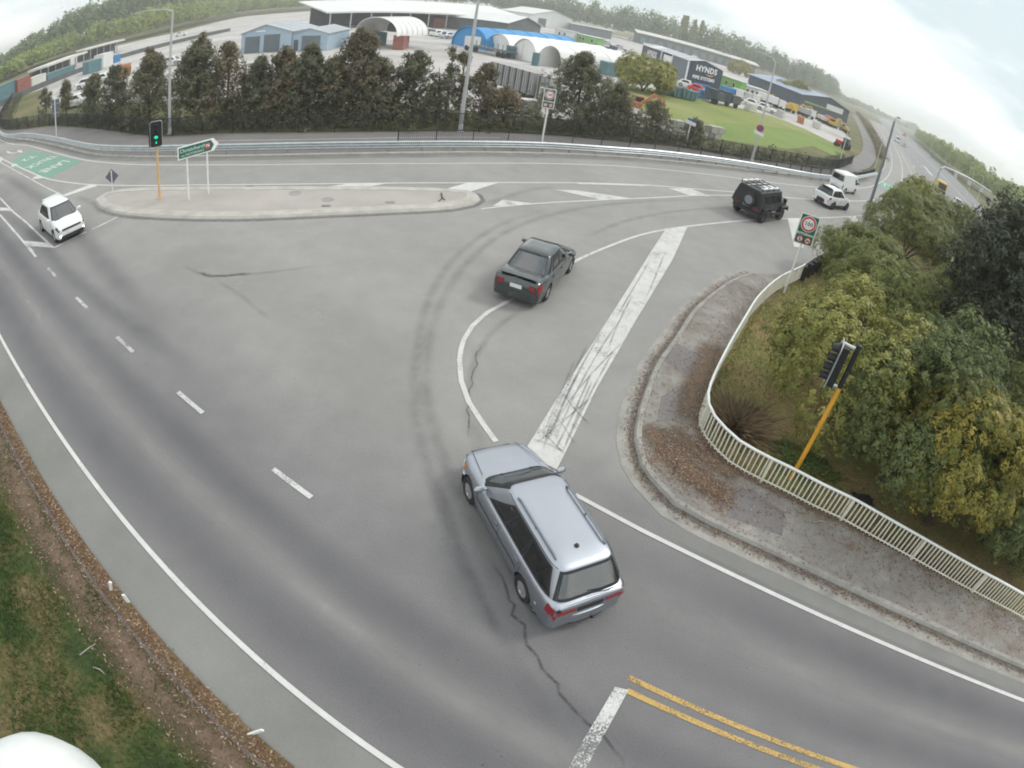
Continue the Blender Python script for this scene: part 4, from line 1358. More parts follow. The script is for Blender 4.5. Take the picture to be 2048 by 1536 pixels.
    # small parts --------------------------------------------------------------
    def patch(self, name, mat, x0, x1, f0, f1, off=.008, sides=(1, -1), nx=6):
        for s in sides:
            MB().grid([[self.side(x0 + (x1 - x0) * i / nx, f0 + (f1 - f0) * j / 3, s, off) for j in range(4)] for i in range(nx + 1)]).build(name, M[mat], self.b, True)

    def seam(self, x, f0=.06, f1=1.0, w=.014, sides=(1, -1)):
        for s in sides:
            MB().grid([[self.side(xx, f0 + (f1 - f0) * j / 6, s, .002) for j in range(7)] for xx in (x - w / 2, x + w / 2)]).build('door_gap', M['trim'], self.b)

    def wheels(self, rim='alloy', spokes=7, wid=.19, track=None, hub=.62):
        if self.see: self._cabin()
        y0 = (track or (self.sp['W'] - .20)) / 2
        r = self.wr
        for s in (1, -1):
            for a in self.ax:
                w = bpy.data.objects.new('wheel', None)
                link(w, self.t)
                w.location, w.rotation_euler = (a, s * y0, r), (-s * PI / 2, 0, 0)
                MB().lathe([(r * .60, -wid / 2), (r * .90, -wid / 2), (r, -wid * .35), (r, wid * .35), (r * .93, wid / 2), (r * hub * 1.05, wid / 2), (r * hub, wid * .30)], 26).build('tyre', M['rubber'], w, True, 40)
                rm = MB().lathe([(0, .0), (r * hub, .0), (r * hub * 1.02, wid * .47), (r * hub * .93, wid * .47), (r * hub * .88, wid * .12), (0, wid * .12)], 26)
                rm.build('rim', M['dark_alloy'], w, True, 40)
                sp_ = MB()
                for k in range(spokes):
                    q = 2 * PI * k / spokes
                    sp_.box((math.cos(q) * r * hub * .52, math.sin(q) * r * hub * .52, wid * .36), (r * hub * .86, r * .15, wid * .14), q)
                sp_.lathe([(r * .16, wid * .2), (r * .16, wid * .46), (0, wid * .47)], 12)
                sp_.lathe([(r * hub * .86, wid * .34), (r * hub * .99, wid * .48), (r * hub * .99, wid * .3)], 26)
                sp_.build('spokes', M[rim], w, True, 30)

    def mirror(self, x, z, mat=None, y=None):
        for s in (1, -1):
            yy = (y or self.hw0 * .97)
            mb = MB().lathe([(0, -.10), (.05, -.085), (.075, -.02), (.07, .06), (.03, .10), (0, .105)], 10,
                            Matrix.Translation((x, s * (yy + .08), z)) @ Matrix.Rotation(-s * PI / 2, 4, 'X') @ Matrix.Diagonal((.8, 1.0, 1.1, 1)))
            mb.bar((x, s * (yy - .08), z - .03), (x, s * (yy + .05), z - .02), .05, .04)
            mb.build('mirror', mat or self.paint, self.t, True)

    def bumper(self, end, z0, z1, proud, mat, depth=.5, name='bumper'):
        xe = self.xf if end > 0 else self.xr
        rows = []
        for k in range(17):
            v = -1 + k / 8
            y = v * (self.hw0 * .985 + proud * .2)
            x = xe + end * (proud - depth * abs(v) ** 3.2)
            rows.append([(x - end * .10, y * .99, z0), (x - end * .01, y, z0 + .02), (x, y, (z0 + z1) / 2), (x - end * .02, y, z1 - .02), (x - end * .10, y * .985, z1)])
        return MB().grid(rows).build(name, M[mat], self.b, True, 60)

    def place(self, side, rear_c, front_c):
        """stand the car so that its wheels on one side (1 left, -1 right) touch the given ground points"""
        a, b = np.array(rear_c), np.array(front_c)
        d = (b - a) / np.linalg.norm(b - a)
        left = np.array([-d[1], d[0]])
        m = (a + b) / 2 - side * left * (self.sp['W'] / 2 - .03)
        self.t.location = (*m, 0)
        self.t.rotation_euler = (0, 0, math.atan2(d[1], d[0]))
        return self

    def at(self, loc, head, z=0):
        self.t.location, self.t.rotation_euler = (*loc, z), (0, 0, head)
        return self


PLAN = lambda xf, xr: [(xf, .66), (xf - .05, .80), (xf - .14, .90), (xf - .36, .965), (xf - .8, 1.0), (xr + .7, 1.0), (xr + .3, .975), (xr + .12, .93), (xr + .04, .87), (xr, .78)]

# --- silver station wagon ------------------------------------------------------------
sp = dict(W=1.70, wb=2.60, sill=.19, wr=.30, tuck=.10,
          deck=[(2.14, .44), (2.11, .56), (2.02, .66), (1.88, .715), (1.5, .80), (1.15, .865), (.95, .90), (-1.75, .915), (-2.00, .91), (-2.16, .885), (-2.22, .86), (-2.26, .55)],
          plan=[(2.14, .50), (2.11, .64), (2.03, .77), (1.88, .88), (1.6, .955), (1.1, 1.0), (-1.55, 1.0), (-1.95, .975), (-2.14, .93), (-2.22, .87), (-2.26, .80)], cabin=dict(c0=1.06, r1=.30, r2=-1.80, c3=-2.17, zb=.885, zr=1.405, hb=.775, hr=.585, n=7.5))
W = Car('station_wagon', 'silver station wagon with roof rails, nearest the camera, turning in the junction', sp, 'silver').body().cabin()
W.place(1, (0.84, 6.32), (-0.49, 8.56))
W.screen(1, .90, .05, .93, .88, 'windscreen', 'glass')
W.screen(-1, .86, .10, .88, .82, 'rear_window', 'glass_pale')
for s in (1, -1):
    W.window([(.17, .10), (.37, .10), (.345, .86), (.255, .86)], s)
    W.window([(.385, .10), (.615, .10), (.60, .86), (.36, .86)], s)
    W.window([(.645, .10), (.93, .12), (.90, .84), (.62, .86)], s, 'side_window', 'glass')
    rr_ = MB()
    pts = []
    for k in range(15):
        u = .18 + .70 * k / 14
        p = W._pt_side(u, .99, s, -.075)
        pts.append((p[0], p[1], 1.405 + .075 - (.045 if k in (0, 14) else 0)))
    rr_.tube(pts, .022, 7)
    for k in (0, 7, 14): rr_.tube([(pts[k][0], pts[k][1], pts[k][2]), (pts[k][0], pts[k][1], 1.41)], .022, 6)
    rr_.build('roof_rail', M['silver_grey'], W.t, True)
    gut_ = MB().tube([W._pt_side(.10 + .86 * k / 12, .955, s, -.004) for k in range(13)], .010, 5)
    gut_.build('roof_gutter', M['trim'], W.t)
for x in (.88, -.12, -1.06): W.seam(x, .08, 1.0)
W.patch('rub_strip', 'silver_grey', -.96, .92, .44, .52, .014, nx=10)
W.patch('belt_trim', 'clear_lens', -1.9, .9, .985, 1.0, .006, nx=12)  # chrome belt moulding, with the reflection along it put into its pale colour
W.patch('headlight', 'clear_lens', 1.80, 2.12, .58, .93)
W.patch('indicator', 'amber_lens', 1.66, 1.79, .62, .86)
W.patch('tail_light', 'red_lens', -2.25, -2.02, .66, .92)
for x in (.02, -.92):
    for s in (1, -1):
        p = W.side(x, .80, s, .014)
        MB().box(p, (.17, .03, .045)).build('door_handle', M['silver_grey'], W.b)
W.bumper(-1, .26, .54, .05, 'silver')
W.bumper(-1, .19, .27, .035, 'trim')
W.bumper(1, .22, .50, .03, 'silver')
g1 = MB().box((-2.255, 0, .74), (.02, 1.22, .17)).build('tailgate_panel', M['silver_grey'], W.b)
for s in (1, -1):
    MB().box((-2.273, s * .50, .735), (.016, .36, .10)).build('tail_light', M['red_lens'], W.b)
MB().box((-2.275, 0, .70), (.012, .52, .11)).build('number_plate', M['trim'], W.b)
MB().box((-2.238, 0, .850), (.03, 1.30, .045)).build('tailgate_trim', M['silver'], W.b)
MB().tube([(-2.195, .02, 1.0), (-2.21, -.30, .955), (-2.205, -.45, .95)], .011, 5).build('rear_wiper', M['trim'], W.t)
MB().tube([(1.03, .30, .935), (.86, .28, .985), (.84, -.25, 1.0)], .010, 5).tube([(1.03, -.35, .935), (.87, -.36, .985), (.86, -.62, .985)], .010, 5).build('wiper', M['trim'], W.t)
MB().lathe([(.05, 1.445), (.035, 1.475), (0, 1.48)], 8, Matrix.Translation((-1.42, .02, 0))).build('aerial_base', M['trim'], W.t)
for s in (1, -1):
    bn = MB().tube([(2.02, s * .50, .702), (1.5, s * .60, .842), (1.12, s * .66, .912)], .006, 4).build('bonnet_gap', M['trim'], W.b)
MB().tube([W._pt_end(v / 8, .985, -1, -.05) for v in range(-7, 8)], .006, 4).build('tailgate_gap', M['trim'], W.t)
MB().box((2.10, 0, .50), (.09, .9, .14)).build('grille', M['trim'], W.b)
MB().tube([(-2.31, -.12, .25), (-2.34, -.12, .30), (-2.34, -.12, .33)], .025, 8).build('tow_ball', M['trim'], W.t)
W.mirror(.72, .97)
W.wheels('alloy', 7, .19)

# --- dark green sedan ------------------------------------------------------------------
sp = dict(W=1.70, wb=2.60, sill=.19, wr=.30, tuck=.10,
          deck=[(2.15, .44), (2.12, .56), (2.02, .66), (1.85, .72), (1.4, .82), (1.0, .90), (-1.3, .93), (-1.6, .955), (-2.05, .96), (-2.17, .93), (-2.24, .84), (-2.27, .5)],
          plan=PLAN(2.15, -2.27), cabin=dict(c0=1.05, r1=.28, r2=-.92, c3=-1.62, zb=.90, zr=1.40, hb=.765, hr=.575, n=6))
S = Car('green_sedan', 'dark green four-door sedan with a boot spoiler, on the curved guide line', sp, 'green_dark').body().cabin()
S.place(-1, (0.64, 17.85), (1.35, 20.28))
S.screen(1, .90, .05, .93, .88, 'windscreen', 'glass_pale')
S.screen(-1, .87, .08, .93, .85, 'rear_window', 'glass_pale')
for s in (1, -1):
    S.window([(.20, .10), (.46, .10), (.40, .84), (.28, .84)], s)
    S.window([(.485, .10), (.735, .10), (.70, .84), (.43, .84)], s)
for x in (.86, -.16, -1.05): S.seam(x, .08, 1.0, .018)
S.patch('headlight', 'clear_lens', 1.78, 2.12, .56, .92)
S.patch('tail_light', 'red_lens', -2.262, -1.98, .58, .93)
for s in (1, -1): MB().box((-2.262, s * .54, .755), (.03, .20, .16)).build('tail_light', M['red_lens'], S.b)
S.bumper(-1, .25, .55, .05, 'green_dark')
S.bumper(1, .22, .50, .03, 'green_dark')
MB().box((-2.268, 0, .70), (.012, .40, .13)).build('number_plate', M['plate'], S.b)
sb_ = MB().box((-2.12, 0, 1.055), (.20, 1.22, .025), 0, -.06)
for s in (1, -1): sb_.box((-2.10, s * .56, 1.02), (.14, .03, .09))
sb_.build('boot_spoiler', M['green_dark'], S.t)
MB().box((-2.21, 0, .995), (.02, .10, .03)).build('brake_lamp', M['trim'], S.t)
for x in (-.02, -.92):
    for s in (1, -1): MB().box(S.side(x, .80, s, .014), (.17, .03, .045)).build('door_handle', M['green_dark'], S.b)
S.mirror(.74, .985, M['green_dark'])
S.wheels('alloy', 7, .19)

# --- white hatchback at the limit line ----------------------------------------------------
sp = dict(W=1.68, wb=2.47, sill=.20, wr=.31, tuck=.12,
          deck=[(1.98, .48), (1.95, .62), (1.86, .74), (1.7, .81), (1.3, .90), (1.0, .97), (-1.5, 1.0), (-1.85, .98), (-1.93, .90), (-1.97, .5)],
          plan=PLAN(1.98, -1.97), cabin=dict(c0=1.12, r1=.32, r2=-1.45, c3=-1.88, zb=.95, zr=1.47, hb=.765, hr=.58, n=6.5))
V = Car('white_hatchback', 'white hatchback facing the camera at the stop line on the far left', sp, 'white_car').body().cabin()
V.place(-1, (-23.49, 18.35), (-21.46, 17.42))
V.screen(1, .90, .05, .93, .88, 'windscreen', 'glass_pale')
V.screen(-1, .85, .15, .9, .8, 'rear_window')
for s in (1, -1):
    V.window([(.20, .10), (.50, .10), (.45, .84), (.28, .84)], s)
    V.window([(.53, .10), (.86, .12), (.80, .84), (.48, .84)], s)
for x in (.85, -.2, -1.0): V.seam(x, .08, 1.0, .02)
V.patch('headlight', 'glass_dark', 1.60, 1.95, .78, .97)
V.bumper(1, .24, .60, .04, 'white_car')
MB().box((1.985, 0, .66), (.05, 1.05, .07)).build('grille', M['trim'], V.b)
MB().box((2.015, 0, .335), (.03, 1.30, .12)).build('lower_grille', M['trim'], V.b)
MB().box((2.03, 0, .50), (.012, .42, .12)).build('number_plate', M['plate'], V.b)
for s in (1, -1):
    MB().lathe([(0, 0), (.075, 0), (.07, .03), (0, .04)], 12, Matrix.Translation((1.93, s * .62, .38)) @ Matrix.Rotation(PI / 2, 4, 'Y')).build('fog_lamp', M['lit_lens'], V.b)
MB().box((-1.50, 0, 1.487), (.22, .95, .025), 0, -.08).build('roof_spoiler', M['white_car'], V.t)
V.mirror(.80, 1.03)
V.wheels('alloy', 6, .19)

# --- white crossover ----------------------------------------------------------------------
sp = dict(W=1.84, wb=2.66, sill=.27, wr=.35, tuck=.14,
          deck=[(2.20, .55), (2.17, .72), (2.05, .86), (1.8, .96), (1.3, 1.03), (1.0, 1.08), (-1.6, 1.12), (-2.05, 1.10), (-2.17, 1.0), (-2.22, .6)],
          plan=PLAN(2.20, -2.22), cabin=dict(c0=1.15, r1=.38, r2=-1.55, c3=-2.08, zb=1.06, zr=1.64, hb=.84, hr=.63, n=6.5))
X = Car('white_crossover', 'white crossover with dark lower cladding, beside the white van', sp, 'white_car').body().cabin()
X.place(-1, (22.79, 43.40), (24.29, 44.53))
X.screen(1, .90, .05, .93, .88)
X.screen(-1, .88, .10, .90, .84, 'rear_window')
for s in (1, -1):
    X.window([(.20, .10), (.46, .10), (.42, .84), (.28, .84)], s)
    X.window([(.49, .10), (.72, .10), (.69, .84), (.45, .84)], s)
    X.window([(.745, .14), (.91, .20), (.86, .80), (.72, .84)], s)
X.patch('tail_light', 'red_lens', -2.21, -1.95, .72, .95)
X.patch('cladding', 'trim', -.95, .95, .02, .18, .012)
X.bumper(-1, .32, .70, .04, 'trim')
MB().box((-2.232, 0, .84), (.012, .44, .12)).build('number_plate', M['plate'], X.b)
MB().box((-1.60, 0, 1.66), (.26, 1.0, .025), 0, -.08).build('roof_spoiler', M['trim'], X.t)
for x in (.85, -.2, -1.1): X.seam(x, .08, 1.0, .025)
X.mirror(.82, 1.13, M['white_car'])
X.wheels('dark_alloy', 5, .22)

# --- white van ------------------------------------------------------------------------------
sp = dict(W=1.72, wb=2.58, sill=.24, wr=.31, tuck=.06,
          deck=[(2.30, .5), (2.28, .70), (2.20, .92), (2.10, 1.02), (1.9, 1.08), (-2.15, 1.08), (-2.20, 1.02), (-2.24, .5)],
          plan=[(2.30, .72), (2.26, .84), (2.15, .93), (1.9, .98), (1.5, 1.0), (-1.9, 1.0), (-2.12, .985), (-2.2, .95), (-2.24, .90)],
          cabin=dict(c0=2.10, r1=1.35, r2=-2.08, c3=-2.20, zb=1.05, zr=1.98, hb=.845, hr=.735, n=9))
N_ = Car('white_van', 'plain white van with a dark rear window, rearmost of the vehicles on the ramp curve', sp, 'white_car', 'van').body().cabin()
N_.place(-1, (28.18, 52.43), (29.87, 53.85))
N_.screen(1, .90, .06, .62, .88)
N_.screen(-1, .78, .22, .74, .76, 'rear_window')
for s in (1, -1): N_.window([(.10, .06), (.27, .06), (.245, .60), (.16, .60)], s)
for x in (1.5, .55, -.6): N_.seam(x, .05, 1.0, .02)
N_.patch('tail_light', 'red_lens', -2.235, -2.12, .55, .95)
N_.bumper(-1, .30, .52, .05, 'trim', .25)
MB().box((-2.245, .1, .72), (.012, .44, .12)).build('number_plate', M['plate'], N_.b)
N_.mirror(1.62, 1.25, M['trim'])
N_.wheels('alloy', 5, .19)

# --- black armoured four-wheel drive -----------------------------------------------------------
ar_ = thing('armoured_truck', 'matt black boxy armoured four-wheel drive with spare wheel and roof rack on the ramp', 'truck')
Wd, sec = 2.02, [(-.86, .62), (-1.01, .80), (-1.01, 1.22), (-.80, 1.92), (-.70, 2.0), (.70, 2.0), (.80, 1.92), (1.01, 1.22), (1.01, .80), (.86, .62)]


def extr(name, secs, mat, par, smooth=False):
    mb = MB()
    rows = [[(x, y, z) for y, z in s] + [(x, s[0][0], s[0][1])] for x, s in secs]
    mb.grid(rows)
    n_ = len(secs[0][1])
    mb.add([(secs[0][0], y, z) for y, z in secs[0][1]], [tuple(range(n_))])
    mb.add([(secs[-1][0], y, z) for y, z in secs[-1][1]], [tuple(range(n_))])
    return mb.build(name, M[mat], par, smooth)


sc2 = lambda k, kz: [(y * k, .62 + (z - .62) * kz) for y, z in sec]
extr('body', [(-2.15, sc2(.97, .98)), (-2.05, sec), (.55, sec), (.95, [(y * .96, min(z, 1.95)) for y, z in sec]), (1.35, [(y * .93, min(z, 1.34)) for y, z in sec])], 'black_matt', ar_)
hs2 = [(-.80, .62), (-.86, .9), (-.84, 1.28), (-.70, 1.34), (.70, 1.34), (.84, 1.28), (.86, .9), (.80, .62)]
extr('bonnet', [(1.30, hs2), (2.0, [(y * .96, min(z, 1.27)) for y, z in hs2]), (2.25, [(y * .92, min(z, 1.15)) for y, z in hs2])], 'black_matt', ar_)
MB().box((0, 0, .56), (4.1, 1.2, .22)).build('chassis', M['under'], ar_)
for s in (1, -1):
    for x, w, z0_ in ((-1.35, .70, 0), (-.45, .62, 0), (.40, .66, 0)):
        yb = lambda z: s * (1.01 - (z - 1.22) * .30)
        MB().add([(x - w / 2, yb(1.30) + s * .012, 1.30), (x + w / 2, yb(1.30) + s * .012, 1.30), (x + w / 2, yb(1.72) + s * .012, 1.72), (x - w / 2, yb(1.72) + s * .012, 1.72)], [(0, 1, 2, 3)]).build('side_window', M['glass_dark'], ar_)
    for x in (-.05, -.9, .78): MB().box((x, s * 1.015, 1.0), (.02, .01, .62)).build('door_gap', M['trim'], ar_)
    MB().box((.15, s * 1.12, .62), (1.7, .20, .06)).build('side_step', M['black_matt'], ar_)
    for x in (1.32, -1.32):
        MB().box((x, s * 1.02, .98), (1.05, .30, .06)).box((x + .5, s * 1.02, .86), (.08, .30, .26), 0, -.5).box((x - .5, s * 1.02, .86), (.08, .30, .26), 0, .5).build('mudguard', M['black_matt'], ar_)
    for k in range(3):
        MB().lathe([(0, 0), (.055, 0), (.055, .03), (0, .035)], 10, Matrix.Translation((-2.152, s * (.58 + .125 * k), .82)) @ Matrix.Rotation(-PI / 2, 4, 'Y')).build('tail_light', M['red_lens'], ar_)
    MB().lathe([(0, 0), (.11, 0), (.09, .07), (0, .09)], 12, Matrix.Translation((2.24, s * .60, .95)) @ Matrix.Rotation(PI / 2, 4, 'Y')).build('headlight', M['clear_lens'], ar_)
    MB().box((1.05, s * 1.12, 1.42), (.10, .20, .30)).build('mirror', M['trim'], ar_)
    MB().bar((1.05, s * .9, 1.4), (1.05, s * 1.1, 1.4), .03, .03).build('mirror_arm', M['trim'], ar_)
MB().box((-2.17, 0, .58), (.12, 1.7, .16)).build('rear_bumper', M['black_matt'], ar_)
MB().box((-2.165, .02, .84), (.02, .42, .12)).build('number_plate', M['silver_grey'], ar_)
MB().box((2.35, 0, .75), (.16, 1.75, .30)).build('bull_bar', M['black_matt'], ar_)
MB().tube([(2.42, -.45, .8), (2.42, -.45, 1.25), (2.42, .45, 1.25), (2.42, .45, .8)], .035, 6).build('bull_bar_hoop', M['black_matt'], ar_)
swm = Matrix.Translation((-2.16, -.18, 1.28)) @ Matrix.Rotation(-PI / 2, 4, 'Y')
spw = MB().lathe([(.20, .0), (.40, .0), (.44, .05), (.44, .19), (.40, .24), (.24, .24), (.22, .16), (0, .16)], 24, swm).build('spare_wheel', M['rubber'], ar_, True, 40)
MB().lathe([(0, .165), (.10, .165), (.09, .21), (0, .215)], 12, swm).build('spare_wheel_hub', M['alloy'], spw, True)
MB().lathe([(.20, .238), (.25, .245), (.27, .24)], 24, swm).build('spare_wheel_rim', M['silver_grey'], spw, True)
rk = MB()
for x in (-2.0, -1.2, -.4, .4):
    rk.bar((x, -.74, 2.12), (x, .74, 2.12), .05, .05)
    for s in (1, -1): rk.bar((x, s * .74, 1.98), (x, s * .74, 2.22), .05, .05)
rk.build('roof_rack', M['black_matt'], ar_)
for s in (1, -1):
    MB().bar((-2.05, s * .70, 2.16), (.5, s * .70, 2.16), .16, .03).build('roof_board', M['galv_light'], ar_)
MB().bar((-2.0, .28, 2.03), (.8, .28, 2.03), .10, .03).build('roof_stripe', M['galv_light'], ar_)
MB().bar((-1.1, -.2, 2.03), (.9, -.2, 2.03), .36, .03).build('roof_hatch', M['galv_light'], ar_)
for s in (1, -1):
    for x in (1.32, -1.32):
        w = bpy.data.objects.new('wheel', None)
        link(w, ar_)
        w.location, w.rotation_euler = (x, s * .88, .45), (-s * PI / 2, 0, 0)
        MB().lathe([(.22, -.15), (.40, -.15), (.45, -.10), (.45, .10), (.41, .15), (.26, .15), (.25, .08)], 24).build('tyre', M['rubber'], w, True, 40)
        MB().lathe([(0, .05), (.25, .05), (.25, .12), (.20, .07), (.10, .07), (.09, .13), (0, .14)], 18).build('rim', M['dark_alloy'], w, True)
aa, bb_ = np.array((12.94, 33.11)), np.array((14.68, 34.92))
dv = (bb_ - aa) / np.linalg.norm(bb_ - aa)
lf = np.array([-dv[1], dv[0]])
ar_.location = (*((aa + bb_) / 2 + lf * .98), 0)
ar_.rotation_euler = (0, 0, math.atan2(dv[1], dv[0]))


# --- small far vehicles: one build, copied ---------------------------------------------------
def plain_car(name, label, paint, loc, head, group=None, kind='car', k=1.0):
    sp_ = dict(W=1.75, wb=2.6, sill=.2, wr=.32, tuck=.1,
               deck=[(2.15, .5), (2.1, .66), (1.8, .78), (1.0, .93), (-1.7, .98), (-2.1, .95), (-2.2, .5)], plan=PLAN(2.15, -2.2),
               cabin=dict(c0=1.05, r1=.3, r2=-1.3, c3=-1.95, zb=.93, zr=1.5, hb=.79, hr=.6, n=6))
    if kind == 'van':
        sp_.update(deck=[(2.30, .5), (2.25, .85), (2.10, 1.02), (-2.15, 1.08), (-2.24, .5)], cabin=dict(c0=2.08, r1=1.35, r2=-2.05, c3=-2.2, zb=1.0, zr=1.98, hb=.84, hr=.73, n=9))
    c = Car(name, label, sp_, paint, kind, group, False).body().cabin()
    c.screen(1, .88, .08, .9, .86, mat='glass_dark', frame=False)
    c.screen(-1, .84, .15, .88, .8, 'rear_window', 'glass_dark', frame=False)
    for s in (1, -1): c.window([(.2, .1), (.84, .1), (.78, .84), (.27, .84)] if kind == 'car' else [(.1, .1), (.3, .1), (.27, .6), (.16, .6)], s, mat='glass_dark', border=False)
    c.patch('tail_light', 'red_lens', -2.18, -2.0, .6, .9)
    c.wheels('alloy', 5)
    c.at(loc, head)
    c.t.scale = (k, k, k)
    return c.t


MWA = math.atan2(*(np.array((107.12, 170.49)) - np.array((63.19, 85.71)))[::-1])
plain_car('motorway_car', 'small white car on the motorway under the gantry', 'white_car', (69.92, 86.09), MWA + PI, 'cars on the motorway')
plain_car('motorway_car', 'white van far along the motorway, above the pale lamp posts', 'white_car', (138.29, 224.47), MWA, 'cars on the motorway', 'van', 1.25)
plain_car('motorway_car', 'silver car following the white van far along the motorway', 'silver', (135.43, 213.35), MWA, 'cars on the motorway')
plain_car('motorway_car', 'red car at the far edge of the motorway beside the trees', 'sign_red', (242.50, 386.09), MWA, 'cars on the motorway', 'car', 1.5)
plain_car('motorway_car', 'tiny white car near where the motorway meets the horizon', 'white_car', (295.48, 536.34), MWA, 'cars on the motorway', 'van', 1.5)
# yellow truck on the motorway
M['truck_yellow'] = plain('yellow_truck_paint', (.62, .42, .04), .45, 0, .08, 3)
yt = thing('yellow_truck', 'yellow service truck on the motorway left of the gantry leg', 'truck', (*(72.52, 96.75), 0), MWA)
MB().box((2.1, 0, 1.35), (1.7, 2.1, 1.7)).build('cab', M['truck_yellow'], yt)
MB().box((2.98, 0, 1.70), (.03, 1.8, .7)).build('windscreen', M['glass_dark'], yt)
MB().box((-1.2, 0, 1.55), (4.4, 2.2, 1.6)).build('load_box', M['truck_yellow'], yt)
MB().box((-3.42, 0, 1.5), (.03, 1.7, 1.2)).build('rear_panel', M['trim'], yt)
MB().box((0, 0, .6), (6.2, 1.0, .25)).build('chassis', M['under'], yt)
for x in (2.1, -1.4, -2.4):
    for s in (1, -1): MB().lathe([(0, -.14), (.46, -.14), (.48, 0), (.46, .14), (0, .14)], 14, Matrix.Translation((x, s * .98, .48)) @ Matrix.Rotation(PI / 2, 4, 'X')).build('wheel', M['rubber'], yt)

# ================================================================== VEGETATION
def quads_object(name, V, tint, mat, parent=None, kind=None):
    """V (N,4,3) leaf quads in world or local coordinates"""
    N = len(V)
    me = bpy.data.meshes.new(name)
    me.vertices.add(N * 4)
    me.vertices.foreach_set('co', V.reshape(-1).astype(np.float32))
    me.loops.add(N * 4)
    me.loops.foreach_set('vertex_index', np.arange(N * 4, dtype=np.int32))
    me.polygons.add(N)
    me.polygons.foreach_set('loop_start', np.arange(0, N * 4, 4, dtype=np.int32))
    at = me.attributes.new('tint', 'FLOAT', 'FACE')
    at.data.foreach_set('value', np.clip(tint, 0, 1).astype(np.float32))
    me.materials.append(mat)
    me.update(calc_edges=True)
    o = link(bpy.data.objects.new(name, me), parent)
    if kind: o['kind'] = kind
    return o


def unit(v): return v / (np.linalg.norm(v, axis=-1, keepdims=True) + 1e-9)


def leaf_quads(rg, C, out, rad, per, ln, wd, up=.25, wild=.55, dome=False):
    """clumps at C (N,3) facing out (N,3): per leaves each within rad, leaf length and width"""
    N = len(C)
    off = unit(rg.normal(size=(N, per, 3))) * rg.random((N, per, 1)) ** .4
    off = off + out[:, None, :] * .35
    if dome:                                                              # rosette: leaves spread over the outer half of a small dome
        off = unit(rg.normal(size=(N, per, 3)) * .75 + out[:, None, :] * .9 + np.array([0, 0, .25])) * rg.uniform(.7, 1.05, (N, per, 1))
    P_ = C[:, None, :] + off * np.reshape(rad, (-1, 1, 1))
    nrm = unit(unit(off) * .8 + out[:, None, :] * .8 + rg.normal(size=(N, per, 3)) * wild + np.array([0, 0, up]))
    a = unit(np.cross(nrm, rg.normal(size=(N, per, 3))))
    b = np.cross(nrm, a)
    l = ln * rg.uniform(.6, 1.3, (N, per, 1)) / 2
    w = wd * rg.uniform(.6, 1.3, (N, per, 1)) / 2
    Q = np.stack([P_ - a * l, P_ + b * w - nrm * w * .3, P_ + a * l, P_ - b * w - nrm * w * .3], axis=2)
    tint = np.clip(rg.random((N, 1)) * .62 + rg.random((N, per)) * .38, 0, 1)
    return Q.reshape(-1, 4, 3), tint.reshape(-1)


def bush(name, label, loc, rx, ry, h, mat, seed, lumps=22, clumps=38, per=16, rad=.17, ln=.13, wd=.065, cat='bush', group=None, trunk=True, low=.05):
    rg = np.random.default_rng(seed)
    t = thing(name, label, cat, (*loc, 0), 0, group)
    D = unit(rg.normal(size=(lumps, 3)))
    D[:, 2] = np.abs(D[:, 2]) * 1.1 - .25
    D = unit(D)
    ctr = np.array([0, 0, h * .42])
    ax = np.array([rx, ry, h * .58])
    lc = ctr + D * ax * rg.uniform(.55, .78, (lumps, 1))
    lr = np.mean([rx, ry]) * rg.uniform(.28, .44, lumps)
    d2 = unit(rg.normal(size=(lumps, clumps, 3)) + D[:, None, :] * .9 + np.array([0, 0, .25]))
    C = (lc[:, None, :] + d2 * lr[:, None, None] * rg.uniform(.70, 1.12, (lumps, clumps, 1))).reshape(-1, 3)
    out = d2.reshape(-1, 3)
    keep = C[:, 2] > low
    Q, tn = leaf_quads(rg, C[keep], out[keep], rad * rg.uniform(.7, 1.3, keep.sum()), per, ln, wd, .25, .28, True)
    # tint drifts from lump to lump: different shoots, not shade
    quads_object('crown', Q, tn, M[mat], t)
    tr_ = MB()
    for k in range(5):
        a_ = 2 * PI * k / 5 + rg.random()
        tip = lc[rg.integers(lumps)]
        tr_.tube([(.15 * math.cos(a_), .15 * math.sin(a_), -.1), (tip[0] * .35, tip[1] * .35, h * .25), tuple(tip)], [.09, .06, .02], 6)
    tr_.build('trunk', M['bark'], t)
    return t


